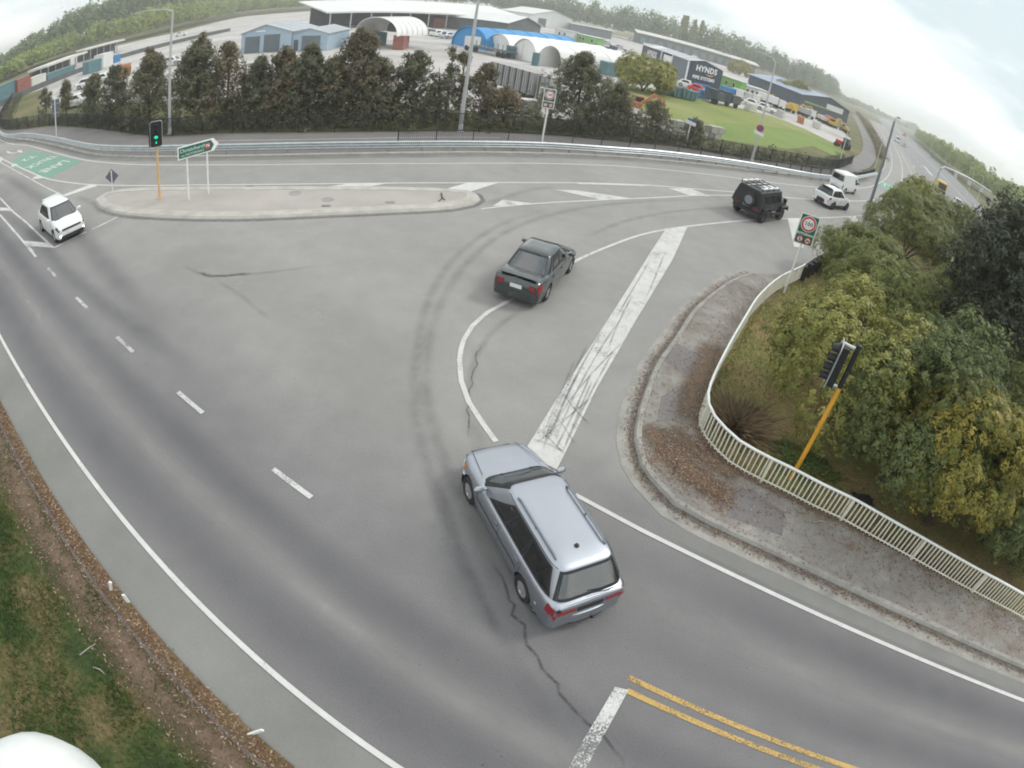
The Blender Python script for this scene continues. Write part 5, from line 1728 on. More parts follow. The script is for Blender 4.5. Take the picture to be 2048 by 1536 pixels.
def hedge_tree(label, loc, h, r, mat, seed, dense=1.0, cone=.75, group='trees in the row behind the tall fence', ln=.24, name='hedge_tree', z=-.02, per=18):
    rg = np.random.default_rng(seed)
    t = thing(name, label, 'tree', (*loc, z), rg.random() * 6, group)
    n_l = int(26 * dense * max(1, h / 5))
    f = rg.random(n_l) ** .85
    R = r * np.clip((1 - f) ** cone * 1.0 + .10, .1, 1) * np.clip(.55 + f * 2.2, 0, 1)
    a = rg.random(n_l) * 2 * PI
    rr_ = R * rg.uniform(.25, .95, n_l)
    lc = np.stack([rr_ * np.cos(a), rr_ * np.sin(a), .3 + (h - .75) * f], 1)
    cl = int(16 * dense)
    d2 = unit(rg.normal(size=(n_l, cl, 3)) + np.array([0, 0, .3]))
    lr = np.clip(R * rg.uniform(.35, .6, n_l), .18, 1.2)
    C = lc[:, None, :] + d2 * lr[:, None, None] * rg.uniform(.6, 1.05, (n_l, cl, 1)) * np.array([1, 1, 1.25])
    C, out = C.reshape(-1, 3), d2.reshape(-1, 3)
    k = C[:, 2] > .1
    Q, tn = leaf_quads(rg, C[k], out[k], .30 * rg.uniform(.6, 1.3, k.sum()), per, ln, ln * .42, .2, .7)
    tn = tn * .8 + .3 * (rg.random() - .5) + .28 * np.clip(Q[:, 0, 2] / h - .45, -.3, .6)      # newer bronze growth at the shoots
    quads_object('crown', Q, tn, M[mat], t)
    tb = MB().tube([(0, 0, 0), (rg.normal() * .1, rg.normal() * .1, h * .5), (rg.normal() * .1, rg.normal() * .1, h * .95)], [.05 + h * .012, .04 + h * .006, .015], 7)
    for q in range(0, n_l, 2):
        zz = max(.3, lc[q][2] * .8)
        tb.tube([(0, 0, zz), tuple(lc[q])], [.03, .012], 4)
    tb.build('trunk', M['bark'], t)
    return t


NR, FR = ('first', 'second', 'third', 'fourth', 'fifth', 'sixth', 'seventh', 'eighth', 'ninth', 'tenth'), 0
BR = 'bronze-green'
HT_LIST = [
    # foot px(ground), height, radius, mat, dense, label
    ((-56.71, 46.95), 3.61, .9, 'hedge', .6, 'smallest thin tree at the far left end of the hedge row'),
    ((-49.30, 44.08), 4.52, 1.3, 'hedge', .7, 'narrow dark tree just right of the tall grey sign back'),
    ((-41.55, 41.09), 4.80, 1.7, 'hedge', .9, 'dark pointed tree, third from the left in the hedge row'),
    ((-36.53, 39.23), 5.52, 1.8, 'hedge', .9, 'dark tree left of the wide tree by the lit signal'),
    ((-31.34, 37.76), 6.81, 2.6, 'hedge', 1.1, 'wide dark tree immediately left of the street lamp behind the signal'),
    ((-26.05, 37.37), 7.35, 2.3, 'hedge', 1.1, 'tall tree immediately right of the street lamp behind the signal'),
    ((-23.36, 37.58), 6.39, 2.2, 'hedge_red', 1.0, 'brownish tree standing before the left end of the blue shed'),
    ((-20.85, 37.80), 5.09, 2.2, 'hedge', 1.1, 'rounded dark tree before the first door of the blue shed'),
    ((-18.93, 38.12), 5.82, 2.1, 'hedge_red', 1.0, 'brown-topped tree before the second door of the blue shed'),
    ((-17.05, 38.39), 5.91, 2.2, 'hedge', 1.1, 'dark tree before the right door of the blue shed'),
    ((-15.33, 38.92), 5.12, 1.9, 'hedge', 1.1, 'dark tree close against the left side of the tallest tree'),
    ((-13.72, 39.37), 7.19, 2.9, 'hedge_red', 1.25, 'tallest brown-topped tree in the hedge row'),
    ((-12.39, 39.83), 4.89, 1.7, 'hedge', .9, 'dark tree against the right side of the tallest tree'),
    ((-10.11, 40.82), 5.38, 1.9, 'hedge', .95, 'dark tree standing clear between the tallest tree and the thick street lamp'),
    ((-7.93, 41.81), 5.84, 1.2, 'hedge', .45, 'sparse see-through tree just left of the thick street lamp'),
    ((-8.58, 41.43), 4.34, 1.1, 'hedge', .5, 'low thin tree between the clear dark tree and the sparse one'),
    ((-7.12, 42.12), 5.60, 1.0, 'hedge_red', .5, 'thin reddish tree directly behind the thick street lamp'),
    ((-5.49, 42.83), 5.05, 1.6, 'hedge_red', .8, 'reddish pointed tree just right of the thick street lamp'),
    ((-3.92, 43.41), 3.01, 1.7, 'hedge_red', .8, 'low reddish tree in front of the grey ribbed trailers'),
    ((1.18, 46.51), 6.54, 2.9, 'hedge', 1.2, 'broad dark tree right of the smaller motorway sign'),
    ((4.13, 48.06), 4.74, 1.7, 'hedge', 1.0, 'dark tree between the broad dark tree and the rubble heap'),
    ((7.61, 49.55), 3.69, 1.9, 'hedge', .7, 'sparse dark tree in front of the rubble heap'),
    ((11.73, 51.92), 2.61, .9, 'hedge', .7, 'little dark tree behind the small white and blue sign'),
    ((-11.42, 40.04), 2.43, 1.0, 'shrub', .6, 'low shrub filling the gap right of the tallest tree'),
]
for i, (loc, h, r, mt, dn, lab) in enumerate(HT_LIST):
    L_ = math.hypot(*loc)
    loc = (loc[0] * (1 + 1.6 / L_), loc[1] * (1 + 1.6 / L_))                      # a little behind the fence line
    hedge_tree(lab, loc, h * 1.02, r * 1.22, mt, 100 + i, dn * 1.12, .55 + .55 * ((i * 37) % 10) / 10)

# low growth along the foot of the tall fence
rg = np.random.default_rng(5)
fpts = resample(offset(fence_top, 1.1), .32)
C = np.array([(p[0] + rg.normal() * .5, p[1] + rg.normal() * .5, .1 + abs(rg.normal()) * .38) for p in fpts for _ in range(3)])
Q, tn = leaf_quads(rg, C, np.tile([0, 0, 1.0], (len(C), 1)), .30, 14, .30, .10, .3, .9)
tag(quads_object('undergrowth', Q, tn, M['shrub'], None, 'stuff'), 'low weeds and scrub along the foot of the tall fence', 'undergrowth')

hp2 = [p for p in resample(offset(fence_top, 2.4), .45) if -46 < p[0] < 9]
C = np.array([(p[0] + rg.normal() * .7, p[1] + rg.normal() * .7, .2 + abs(rg.normal()) * 1.15) for p in hp2 for _ in range(7)])
Q, tn = leaf_quads(rg, C, np.tile([0, 0, 1.0], (len(C), 1)), .36, 14, .24, .10, .3, .9)
tag(quads_object('hedge_growth', Q, tn * .9, M['hedge'], None, 'stuff'), 'bushy growth closing the gaps between the trunks of the hedge row', 'undergrowth')

# --- bushes behind the corner railing ---------------------------------------------------
bush('olive_bush', 'large olive-yellow leafy bush right behind the corner railing', (10.05, 13.82), 3.0, 2.8, 4.6, 'bush_olive', 11, 46, 56, 24, .18, .115, .055)
bush('dark_bush', 'dark green bush to the right of the yellow signal pole', (11.22, 11.22), 2.6, 2.5, 4.9, 'bush_dark', 12, 44, 56, 22, .15, .10, .05)
bush('gold_bush', 'bush with gold-tipped drooping leaves right of the dark green bush', (12.45, 9.76), 2.2, 2.1, 5.1, 'bush_gold', 13, 42, 54, 24, .18, .13, .045)
bush('feathery_bush', 'pale feathery bush behind the crash barrier with timber posts', (16.38, 26.35), 2.5, 2.3, 3.4, 'bush_light', 14, 26, 48, 16, .26, .22, .05)
bush('feathery_bush', 'broad feathery green bush behind the dark grey street lamp', (24.92, 34.72), 3.6, 3.2, 4.9, 'bush_light', 15, 32, 56, 16, .32, .27, .06)
bush('feathery_bush', 'feathery bush nearest the motorway edge, above the olive bush', (31.98, 38.73), 3.4, 3.2, 5.6, 'bush_light', 16, 30, 54, 16, .34, .28, .07)
bush('round_bush', 'dark olive rounded bush at the top end of the feathery bushes', (30.81, 43.13), 3.3, 3.1, 5.0, 'bush_olive', 17, 26, 50, 14, .36, .28, .10)
bush('middle_bush', 'mid green bush in the gap between the olive bush and the dark tree', (19.51, 20.66), 2.6, 2.4, 4.5, 'bush_light', 18, 28, 52, 14, .24, .2, .07)
bush('edge_bush', 'dark green bush cut by the right edge of the photo', (18.53, 11.01), 2.3, 2.2, 4.6, 'bush_dark', 19, 28, 52, 14, .20, .15, .07)
bush('edge_bush', 'green bush at the right edge above the gold-tipped bush', (20.89, 15.10), 2.2, 2.2, 4.7, 'bush_light', 20, 26, 48, 14, .22, .17, .07)
bush('edge_bush', 'deep green bush at the right edge below the gold-tipped bush', (16.27, 8.78), 1.7, 1.6, 3.0, 'bush_dark', 21, 22, 46, 14, .2, .15, .07)
bush('filler_bush', 'pale green bush between the olive bush and the feathery ones', (14.35, 20.00), 2.6, 2.4, 4.0, 'bush_light', 22, 28, 50, 14, .24, .2, .06)
bush('filler_bush', 'mid green bush behind the dark green and olive bushes', (15.48, 14.93), 2.6, 2.4, 4.6, 'bush_dark', 23, 28, 50, 14, .22, .18, .07)
bush('filler_bush', 'olive bush under the tall dark tree', (26.25, 26.84), 3.0, 2.8, 4.6, 'bush_light', 24, 28, 50, 14, .28, .22, .08)
bush('edge_bush', 'dark low bush between the gold-tipped bush and the railing end', (14.93, 9.07), 1.9, 1.8, 3.6, 'bush_dark', 25, 24, 48, 14, .2, .15, .07)
hedge_tree('tall dark tree at the right edge of the photo', (20.24, 18.87), 9.0, 4.2, 'tree_dark', 31, 1.9, .45, None, .26, 'dark_tree', .05, 16)
hedge_tree('second dark tree behind the tall one at the right edge', (29.27, 25.78), 8.6, 4.2, 'tree_dark', 32, 1.8, .45, None, .28, 'dark_tree', .05, 16)

rg = np.random.default_rng(8)
C = np.array([(7.61, 11.93), (8.00, 11.80), (8.18, 11.53), (8.67, 11.72), (8.82, 11.33), (8.28, 11.18), (9.04, 11.17), (7.73, 11.44)])
C = np.concatenate([C + rg.normal(size=C.shape) * .22 for _ in range(30)])
C = np.c_[C, np.full(len(C), .10)]
Q, tn = leaf_quads(rg, C, np.tile([0, 0, 1.0], (len(C), 1)), .10, 10, .10, .07, .8, .5)
tag(quads_object('ground_cover', Q, .46 + tn * .18, M['grass'], None, 'stuff'), 'bright green low weeds at the foot of the yellow pole', 'weeds')


# --- grass, leaf litter --------------------------------------------------------------------
def blades(rg, XY, z, hmin, hmax, w):
    N = len(XY)
    a = rg.random(N) * 2 * PI
    h = rg.uniform(hmin, hmax, N)
    lean = rg.normal(size=(N, 2)) * .45 * h[:, None]
    d = np.stack([np.cos(a), np.sin(a)], 1) * w
    B = np.c_[XY, np.full(N, z)]
    T = B + np.c_[lean, h]
    Mi = B + np.c_[lean * .35, h * .55]
    d3 = np.c_[d, np.zeros(N)]
    return np.stack([B - d3, B + d3, Mi + d3 * .7, T], 1)


rg = np.random.default_rng(21)
N = 70000
S_ = rg.uniform(-17, 1, N)
Nn = .35 - rg.random(N) ** 1.3 * 5.2
XY = S_[:, None] * RE + Nn[:, None] * RN
cl_ = np.sin(XY[:, 0] * 1.7 + 1) * np.sin(XY[:, 1] * 2.1) + .6 * np.sin(XY[:, 0] * 4.1 + XY[:, 1] * 3.3)
keep = rg.random(N) < np.clip(.55 + .35 * cl_ - .55 * (Nn > -.5), .08, 1)
tn = np.clip(.33 - .20 * cl_[keep] + .25 * (Nn[keep] > -.6) + rg.normal(size=keep.sum()) * .18, 0, 1)
tag(quads_object('verge_grass', blades(rg, XY[keep], .03, .04, .13, .012), tn, M['grass'], None, 'stuff'), 'rough patchy grass on the left verge', 'grass')
N = 16000
path = resample(offset(rail_r, -.5), .05)
ii = rg.integers(0, len(path), N)
XY = np.array(path)[ii] - 0
XY = XY + rg.normal(size=(N, 2)) * .35
t3 = np.array([offset(rail_r, -d_) for d_ in (.5,)][0])
rr_pts = np.array(resample(rail_r, .05))
jj = rg.integers(0, len(rr_pts) - 1, N)
tg = unit(rr_pts[np.minimum(jj + 1, len(rr_pts) - 1)] - rr_pts[jj])
side = np.stack([-tg[:, 1], tg[:, 0]], 1)
XY = rr_pts[jj] + side * (.1 + rg.random((N, 1)) ** 1.4 * 1.9)
keep = XY[:, 0] < 20
tag(quads_object('bank_grass', blades(rg, XY[keep], .06, .03, .11, .010), np.clip(.66 + rg.normal(size=keep.sum()) * .2, 0, 1), M['grass'], None, 'stuff'), 'short dry grass on the bank inside the white railing', 'grass')


ty = thing('dry_tussock', 'brown dry tussock just inside the bend of the white railing', 'plant', (*(6.30, 12.64), 0.05))
rg = np.random.default_rng(43)
TX = rg.normal(size=(1500, 2)) * .13
TQ = blades(rg, TX, 0, .30, .75, .008)
TQ[:, 2:, :2] += TX[:, None, :] * np.array([1.0, 2.2])[None, :, None]
quads_object('blades', TQ, .45 + rg.random(1500) * .45, M['hedge_red'], ty)
MB().lathe([(.28, 0), (.22, .07), (0, .10)], 10).build('crown', M['bark'], ty)


def flat_leaves(rg, XY, z, l0, l1, ratio):
    N = len(XY)
    a = rg.random(N) * 2 * PI
    l = rg.uniform(l0, l1, N) / 2
    u = np.stack([np.cos(a), np.sin(a), rg.normal(size=N) * .25], 1) * l[:, None]
    v = np.stack([-np.sin(a), np.cos(a), rg.normal(size=N) * .35], 1) * (l * ratio)[:, None]
    P_ = np.c_[XY, z + rg.random(N) * .03]
    return np.stack([P_ - u, P_ + v, P_ + u, P_ - v], 1)


def along(rg, path, N, lo, hi, pw=1.0):
    p = np.array(resample(path, .05))
    i = rg.integers(0, len(p) - 1, N)
    t_ = unit(p[i + 1] - p[i])
    s_ = np.stack([-t_[:, 1], t_[:, 0]], 1)
    return p[i] + s_ * (lo + (hi - lo) * rg.random((N, 1)) ** pw) + rg.normal(size=(N, 2)) * .03


kr_near = [p for p in kr if p[0] < 17]
L1 = along(rg, kr_near, 5200, -.01, -.30, 1.7)
Q1 = flat_leaves(rg, L1, .015, .03, .09, .30)
L2 = along(rg, kr_near, 2600, .1, 1.5, 1.3)
Q2 = flat_leaves(rg, L2, .125, .03, .10, .3)
L3 = along(rg, [p for p in rail_r if p[0] < 17], 5200, -.05, -.9, 1.6)
Q3 = flat_leaves(rg, L3, .12, .03, .11, .25)
soil_c = np.array([(4.20, 11.30), (4.67, 10.67), (5.14, 10.15), (4.36, 10.26), (3.89, 10.87), (5.29, 9.75), (5.05, 11.49)])
L4 = np.concatenate([soil_c + rg.normal(size=soil_c.shape) * .28 for _ in range(420)])
Q4 = flat_leaves(rg, L4, .125, .03, .09, .28)
L5 = np.concatenate([along(rg, [RD(-22, .62), RD(0, .62)], 5200, -.25, .18), along(rg, [RD(-20, .2), RD(0, .2)], 2600, -.7, .2)])
Q5 = flat_leaves(rg, L5, .05, .03, .10, .35)
bk_ = np.array([(7.52, 14.30), (7.95, 13.21), (6.61, 11.83), (7.45, 12.64), (8.25, 12.38), (8.78, 10.64), (7.14, 15.79), (9.09, 19.45), (10.93, 22.34), (10.44, 10.08), (12.17, 9.16)])
L6 = np.concatenate([bk_ + rg.normal(size=bk_.shape) * .55 for _ in range(170)])
Q6 = flat_leaves(rg, L6, .07, .03, .10, .3)
for nm, Qs, lab in (('gutter_litter', [Q1], 'brown leaf litter drifted in the gutter round the corner pavement'), ('pavement_litter', [Q2, Q3, Q4], 'dry leaves and twigs scattered over the corner pavement'),
                    ('verge_litter', [Q5], 'reddish dry leaves along the edging of the left verge'), ('bank_litter', [Q6], 'dry leaves under the bushes inside the railing')):
    Q = np.concatenate(Qs)
    tag(quads_object(nm, Q, rg.random(len(Q)), M['litter'], None, 'stuff'), lab, 'leaf litter')


gx = np.array([RD(a_, b_) for a_, b_ in zip(rg.uniform(-10, 9, 130), rg.uniform(2.1, 9.6, 130))])
Qg = flat_leaves(rg, gx, .012, .012, .032, .8)
tag(quads_object('road_grit', Qg, rg.random(len(Qg)), M['grit'], None, 'stuff'), 'dark crumbs of grit scattered on the road round the silver wagon', 'grit')


# --- far woods ---------------------------------------------------------------------------------
def wood(name, label, trees, mat, seed, per_tree=150, card=1.1):
    rg = np.random.default_rng(seed)
    Qs, ts = [], []
    for x, y, h, r in trees:
        n_ = per_tree
        d = unit(rg.normal(size=(n_, 3)))
        d[:, 2] = np.abs(d[:, 2]) * 1.2 - .45
        lump = 1 + .22 * np.sin(d[:, 0] * 5 + x) * np.sin(d[:, 1] * 5 + y) + rg.normal(size=n_) * .08
        C = np.array([x, y, h * .52]) + d * np.array([r, r, h * .50]) * (lump * rg.uniform(.72, 1.0, n_))[:, None]
        Q, tn = leaf_quads(rg, C, unit(d), card * .55, 3, card, card * .6, .3, .6)
        Qs.append(Q)
        ts.append(np.clip(tn * .6 + rg.random() * .4, 0, 1))
    return tag(quads_object(name, np.concatenate(Qs), np.concatenate(ts), M[mat], None, 'stuff'), label, 'wood')


def belt(rg, path, depth, spacing, h0, h1, r0, r1, low=None):
    out = []
    for p in resample(smooth_path(path, 5), spacing):
        k = max(1, int(depth / spacing))
        for j in range(k):
            q = p / np.linalg.norm(p) * (np.linalg.norm(p) + j * spacing * 1.1) + rg.normal(size=2) * spacing * .35
            k_ = 1.0 if low is None else low + (1 - low) * min(1, max(0, (math.degrees(math.atan2(q[0], q[1])) + 58) / 16))
            out.append((q[0], q[1], rg.uniform(h0, h1) * k_, rg.uniform(r0, r1) * (.5 + .5 * k_)))
    return out


rg = np.random.default_rng(77)
wood('yellow_wood', 'band of yellow-green trees along the foot of the wooded slope at the left',
     belt(rg, [(-190, 92), (-178, 118), (-196, 166), (-190, 190), (-176, 205), (-186, 250), (-205, 320), (-190, 380), (-150, 420)], 24, 6.0, 11, 16, 3.4, 5.4, .30), 'wood_yellow', 51, 130, 1.3)
wood('hill_wood', 'dark hazy wood on the slope behind the yellow-green trees',
     belt(rg, [(-250, 175), (-245, 215), (-240, 270), (-255, 340), (-240, 430), (-190, 470), (-120, 500), (-60, 520)], 48, 8, 27, 40, 5, 7.5, .12), 'wood_green', 52, 120, 1.7)
wood('long_wood', 'long dark wood behind the railway shed at the top right',
     belt(rg, [(-60, 470), (0, 430), (50, 400), (95, 400), (140, 430), (185, 470), (230, 540), (290, 640)], 34, 8, 18, 30, 4.5, 7), 'wood_green', 53, 120, 1.7)
pops = [(np.array((66, 405)) + np.array((i * 5.0, -1.0)) + rg.normal(size=2), 28 + rg.normal() * 1.5) for i in range(4)]
for i, (p, h) in enumerate(pops):
    hedge_tree('slim poplar standing above the long wood, %s of four from the left' % NR[i], tuple(p), h, 1.6, 'wood_yellow', 200 + i, 1.0, .35, 'poplars above the long wood', 1.1, 'poplar_tree', per=8)
wood('motorway_wood', 'belt of trees along the far side of the motorway',
     belt(rg, [(90.08, 82.35), (125.93, 125.18), (139.55, 149.86), (145.77, 171.95), (153.88, 195.21), (180.28, 243.97), (218.52, 313.51), (302.92, 454.63)], 14, 5.0, 8.5, 12.5, 3.0, 4.5), 'wood_yellow', 54, 150, 1.0)
wood('conifer_wood', 'dark clump of tall trees at the far bend of the motorway',
     belt(rg, [(651.13, 1003.10), (1048.89, 1686.50), (1271.46, 2122.97)], 30, 8, 15, 22, 4, 6), 'wood_green', 55, 150, 1.6)
wood('distant_wood', 'faint tree line where the motorway reaches the horizon',
     belt(rg, [(190, 620), (300, 720), (420, 850), (560, 980), (700, 1000)], 40, 14, 8, 14, 6, 9), 'wood_green', 56, 90, 2.6)
bh = thing('brown_hedge', 'long clipped brown hedge between the shared path and the ramp', 'hedge')
hp = resample(smooth_path([(63.80, 107.85), (75.81, 130.38), (98.07, 174.05), (126.57, 232.25), (172.25, 326.52), (217.38, 423.67)], 2), .8)
C = np.array([(p[0] + rg.normal() * .5, p[1] + rg.normal() * .5, rg.random() * 1.5) for p in hp for _ in range(7)])
Q, tn = leaf_quads(rg, C, np.tile([0, 0, 1.0], (len(C), 1)), .5, 6, .6, .3, .3, .9)
quads_object('foliage', Q, tn, M['hedge_red'], bh)
bush('yard_bush', 'round olive bush in front of the dark blue pipe works', (11.02, 88.25), 4.4, 4.0, 5.6, 'bush_olive', 61, 26, 40, 10, .5, .5, .2)
bush('yard_bush', 'scrubby golden tree behind the pipe works lettering', (80.58, 288.66), 7.5, 4, 6.5, 'bush_gold', 62, 24, 30, 10, .8, .8, .35)
bush('yard_bush', 'green scrubby tree beside the yellow diggers', (73.68, 191.45), 6, 5, 7.5, 'bush_olive', 63, 24, 30, 10, .8, .8, .35)

# ================================================================== INDUSTRIAL YARD
M['shed_blue'] = plain('pale_blue_cladding', (.36, .47, .56), .6, 0, .06, .5)
M['shed_roof'] = plain('grey_sheet_roof', (.42, .45, .48), .55, .2, .08, .4)
M['roof_white'] = plain('white_sheet_roof', (.68, .69, .67), .6, 0, .06, .2)
M['roof_blue'] = plain('blue_grey_roof', (.30, .36, .46), .5, .2, .08, .3)
M['roller'] = plain('dark_roller_door', (.13, .16, .18), .6, 0, .12, .8)
M['dark_wall'] = plain('dark_wall', (.10, .115, .115), .8, 0, .2, .4)
M['navy'] = plain('navy_cladding', (.035, .055, .085), .6, 0, .12, .6)
M['navy_grey'] = plain('blue_grey_cladding', (.14, .17, .20), .6, 0, .1, .6)
M['tent_blue'] = plain('blue_pvc', (.03, .26, .56), .5, 0, .06, .4)
M['tent_white'] = plain('white_pvc', (.78, .78, .76), .55, 0, .05, .4)
M['tent_inside'] = plain('tent_interior', (.22, .20, .18), .9, 0, .1, .5)
M['container_red'] = plain('red_container', (.28, .11, .085), .65, 0, .2, 1)
M['container_green'] = plain('lime_container', (.20, .42, .10), .6, 0, .1, 1)
M['container_teal'] = plain('teal_container', (.10, .20, .22), .6, 0, .15, 1)
M['ribbed'] = plain('grey_ribbed_side', (.36, .35, .34), .65, 0, .12, .8)
M['machine_yellow'] = plain('machine_yellow', (.56, .35, .07), .55, 0, .2, 1)
M['machine_orange'] = plain('machine_orange', (.48, .20, .10), .6, 0, .25, 1)
M['stone'] = plain('pale_rubble', (.50, .48, .46), .9, 0, .25, 2)
M['pipe_blue'] = plain('blue_pipe', (.04, .20, .42), .5, 0, .15, 2)
M['platform'] = plain('pale_platform_roof', (.60, .60, .55), .7, 0, .1, .3)


def wall_frame(A, B, name, label, cat='building', group=None):
    a, b = np.array(A), np.array(B)
    ang = math.atan2(*(b - a)[::-1])
    return thing(name, label, cat, (*a, 0), ang, group), float(np.linalg.norm(b - a))


def gable(par, x0, x1, d, eave, apex, wall, roof, over=.3, y0=0.0):
    """gable end facing local -y"""
    xm = (x0 + x1) / 2
    prof = [(x0, 0), (x1, 0), (x1, eave), (xm, apex), (x0, eave)]
    mb = MB().add([(x, y0, z) for x, z in prof] + [(x, y0 + d, z) for x, z in prof],
                  [(0, 1, 2, 3, 4), (9, 8, 7, 6, 5), (0, 4, 9, 5), (1, 6, 7, 2)])
    w = mb.build('wall', M[wall], par)
    for xa, xb in ((x0 - over, xm), (x1 + over, xm)):
        k = (apex - eave) / (xm - x0)
        za = eave - over * k
        rf = MB()
        v = [(xa, y0 - over, za), (xb, y0 - over, apex), (xb, y0 + d + over, apex), (xa, y0 + d + over, za)]
        rf.add([(x, y, z + .03) for x, y, z in v] + [(x, y, z + .16) for x, y, z in v], [(0, 1, 2, 3), (7, 6, 5, 4), (0, 4, 5, 1), (1, 5, 6, 2), (2, 6, 7, 3), (3, 7, 4, 0)])
        r = rf.build('roof', M[roof], par)
        n_ = max(2, int(d / 2.2))
        for q in range(1, n_):
            yy = y0 + d * q / n_
            MB().bar((xa, yy, za + .18), (xb, yy, apex + .18), .06, .05).build('roof_seam', M[roof], r)
    return w


def panel(par, name, mat, x, z, w, h, y=-.03, th=.05):
    return MB().box((x, y, z), (w, th, h)).build(name, M[mat], par)


# --- pale blue shed ---
t, w = wall_frame((-54.44, 91.23), (-38.68, 92.66), 'blue_shed', 'pale blue gabled workshop with three dark roller doors behind the hedge row')
w1 = w * .60
gable(t, 0, w1, 13, 3.55, 5.0, 'shed_blue', 'shed_roof')
gable(t, w1 + .02, w, 13, 3.0, 3.9, 'shed_blue', 'shed_roof', .25, .4)
for x, wd_, h in ((.8 + 1.4, 2.9, 3.0), (5.9, 3.0, 3.2)):
    d_ = panel(t, 'roller_door', 'roller', x, h / 2, wd_, h)
    for q in range(1, 6): MB().box((x, -.062, h * q / 6), (wd_, .015, .03)).build('door_rib', M['dark_wall'], d_)
d_ = panel(t, 'roller_door', 'roller', w1 + 3.4, 1.35, 3.3, 2.6, .36)
panel(t, 'door', 'dark_wall', w1 + .75, 1.0, .8, 1.9, .36)
panel(t, 'name_board', 'sign_white', 3.7, 3.9, 1.7, .22)
# --- wide white-roofed canopy ---
t, w = wall_frame((-65.06, 155.46), (-14.02, 205.87), 'canopy_building', 'very long white-roofed open-fronted store at the top of the photo')
MB().add([(-1, -1, 4.7), (w, -1, 4.7), (w, 24, 8.2), (-1, 24, 8.2), (-1, -1, 5.2), (w, -1, 5.2), (w, 24, 8.6), (-1, 24, 8.6)],
         [(0, 1, 2, 3), (7, 6, 5, 4), (0, 4, 5, 1), (1, 5, 6, 2), (2, 6, 7, 3), (3, 7, 4, 0)]).build('roof', M['roof_white'], t)
MB().box((w / 2, 15, 3.2), (w, .3, 6.4)).build('wall', M['dark_wall'], t)  # back wall coloured dark to stand for the shadow under the roof
MB().add([(w, -1, 0), (w, 24, 0), (w, 24, 8.1), (w, -1, 4.6)], [(0, 1, 2, 3)]).build('end_wall', M['dark_wall'], t)
for q in range(12): MB().box((q * w / 11.5 + .3, -.4, 2.4), (.3, .3, 4.8)).build('column', M['galv'], t)
t, w = wall_frame((-18.94, 175.85), (-10.51, 192.44), 'dark_gable_shed', 'dark gabled end of a store beside the white canopy')
gable(t, 0, w, 30, 4.2, 6.6, 'dark_wall', 'roof_white', .6)
# --- arched shelter on containers ---
def container(par_label, A, B, depth, h, mat, name='shipping_container', group='shipping containers'):
    t, w = wall_frame(A, B, name, par_label, 'container', group)
    MB().box((w / 2, depth / 2, h / 2), (w, depth, h)).build('shell', M[mat], t)
    n_ = max(3, int(w / .6))
    for q in range(n_):
        MB().box(((q + .5) * w / n_, -.025, h / 2), (w / n_ * .45, .06, h * .88)).build('rib', M[mat], t)
    MB().box((w / 2, -.03, h - .06), (w, .1, .12)).build('top_rail', M[mat], t)
    MB().box((w / 2, -.03, .08), (w, .1, .14)).build('bottom_rail', M[mat], t)
    return t


container('red shipping container under the right foot of the arched white shelter', (-28.94, 97.93), (-27.10, 98.15), 6, 2.55, 'container_red')
container('dark container under the left foot of the arched white shelter', (-38.73, 103.90), (-36.55, 102.18), 6, 2.5, 'container_teal')


def arch_tent(name, label, A, B, D, h, mat, front, group=None, z0=0.0, open_=False):
    A, B, D = np.array(A, float), np.array(B, float), np.array(D, float)
    t = thing(name, label, 'tent', (*A, 0), 0, group)
    w = B - A
    N = 18
    def sec(k, off, y):
        a = PI * k / N
        c = w * (.5 - .5 * math.cos(a) * (1 + off))
        zz = z0 + (h - z0) * math.sin(a) ** .85 * (1 + off)
        return (*(c + D * y), zz)
    ys = np.linspace(0, 1, 7)
    o = MB().grid([[sec(k, 0, y) for k in range(N + 1)] for y in ys]).build('cover', M[mat], t, True, 60)
    for y in ys:
        MB().tube([sec(k, .012, y) for k in range(N + 1)], .07, 4, False).build('hoop', M[mat], t)
    if front:
        f = MB().add([sec(k, -.01, .01) for k in range(N + 1)], [tuple(range(N + 1))]).build('end_wall', M[front], t)
        MB().bar((*(w * .42 + D * .004), 0), (*(w * .42 + D * .004), h * .8), .05, .05).build('door_gap', M['ribbed'], f)
    MB().add([sec(k, -.01, .97) for k in range(N + 1)], [tuple(range(N + 1))]).build('rear_wall', M['tent_inside' if open_ else mat], t)
    return t


arch_tent('arched_shelter', 'white arched fabric shelter standing on containers behind the tallest tree', (-37.23, 101.97), (-28.23, 97.30), (3, 9), 5.7, 'tent_white', None, None, 2.45, True)
arch_tent('fabric_tent', 'bright blue arched storage tent', (-23.38, 120.05), (-15.36, 112.62), (17.5, 19), 4.3, 'tent_blue', 'tent_blue', 'arched storage tents')
arch_tent('fabric_tent', 'white arched storage tent next to the blue one', (-15.91, 116.32), (-10.25, 105.82), (19, 19), 3.75, 'tent_white', 'tent_white', 'arched storage tents')
arch_tent('fabric_tent', 'white arched storage tent with a closed front, second from the blue one', (-9.89, 104.04), (-5.38, 99.32), (18, 20), 3.95, 'tent_white', 'tent_white', 'arched storage tents')
arch_tent('fabric_tent', 'white arched storage tent with a dark open mouth', (-5.12, 97.79), (-1.19, 97.82), (17, 16), 3.6, 'tent_white', None, 'arched storage tents', 0, True)
container('teal container beside the dark tent mouth', (-5.75, 95.59), (-4.87, 95.33), .9, 2.2, 'container_teal')
container('teal container at the foot of the closed white tent', (-10.89, 104.58), (-9.92, 102.77), .9, 2.2, 'container_teal')
container('blue-grey container right of the broad dark tree', (4.99, 102.41), (6.27, 100.74), 3, 2.4, 'container_teal')
container('red-brown containers under the white canopy', (-42.10, 183.37), (-36.78, 186.94), 4, 3.2, 'container_red')
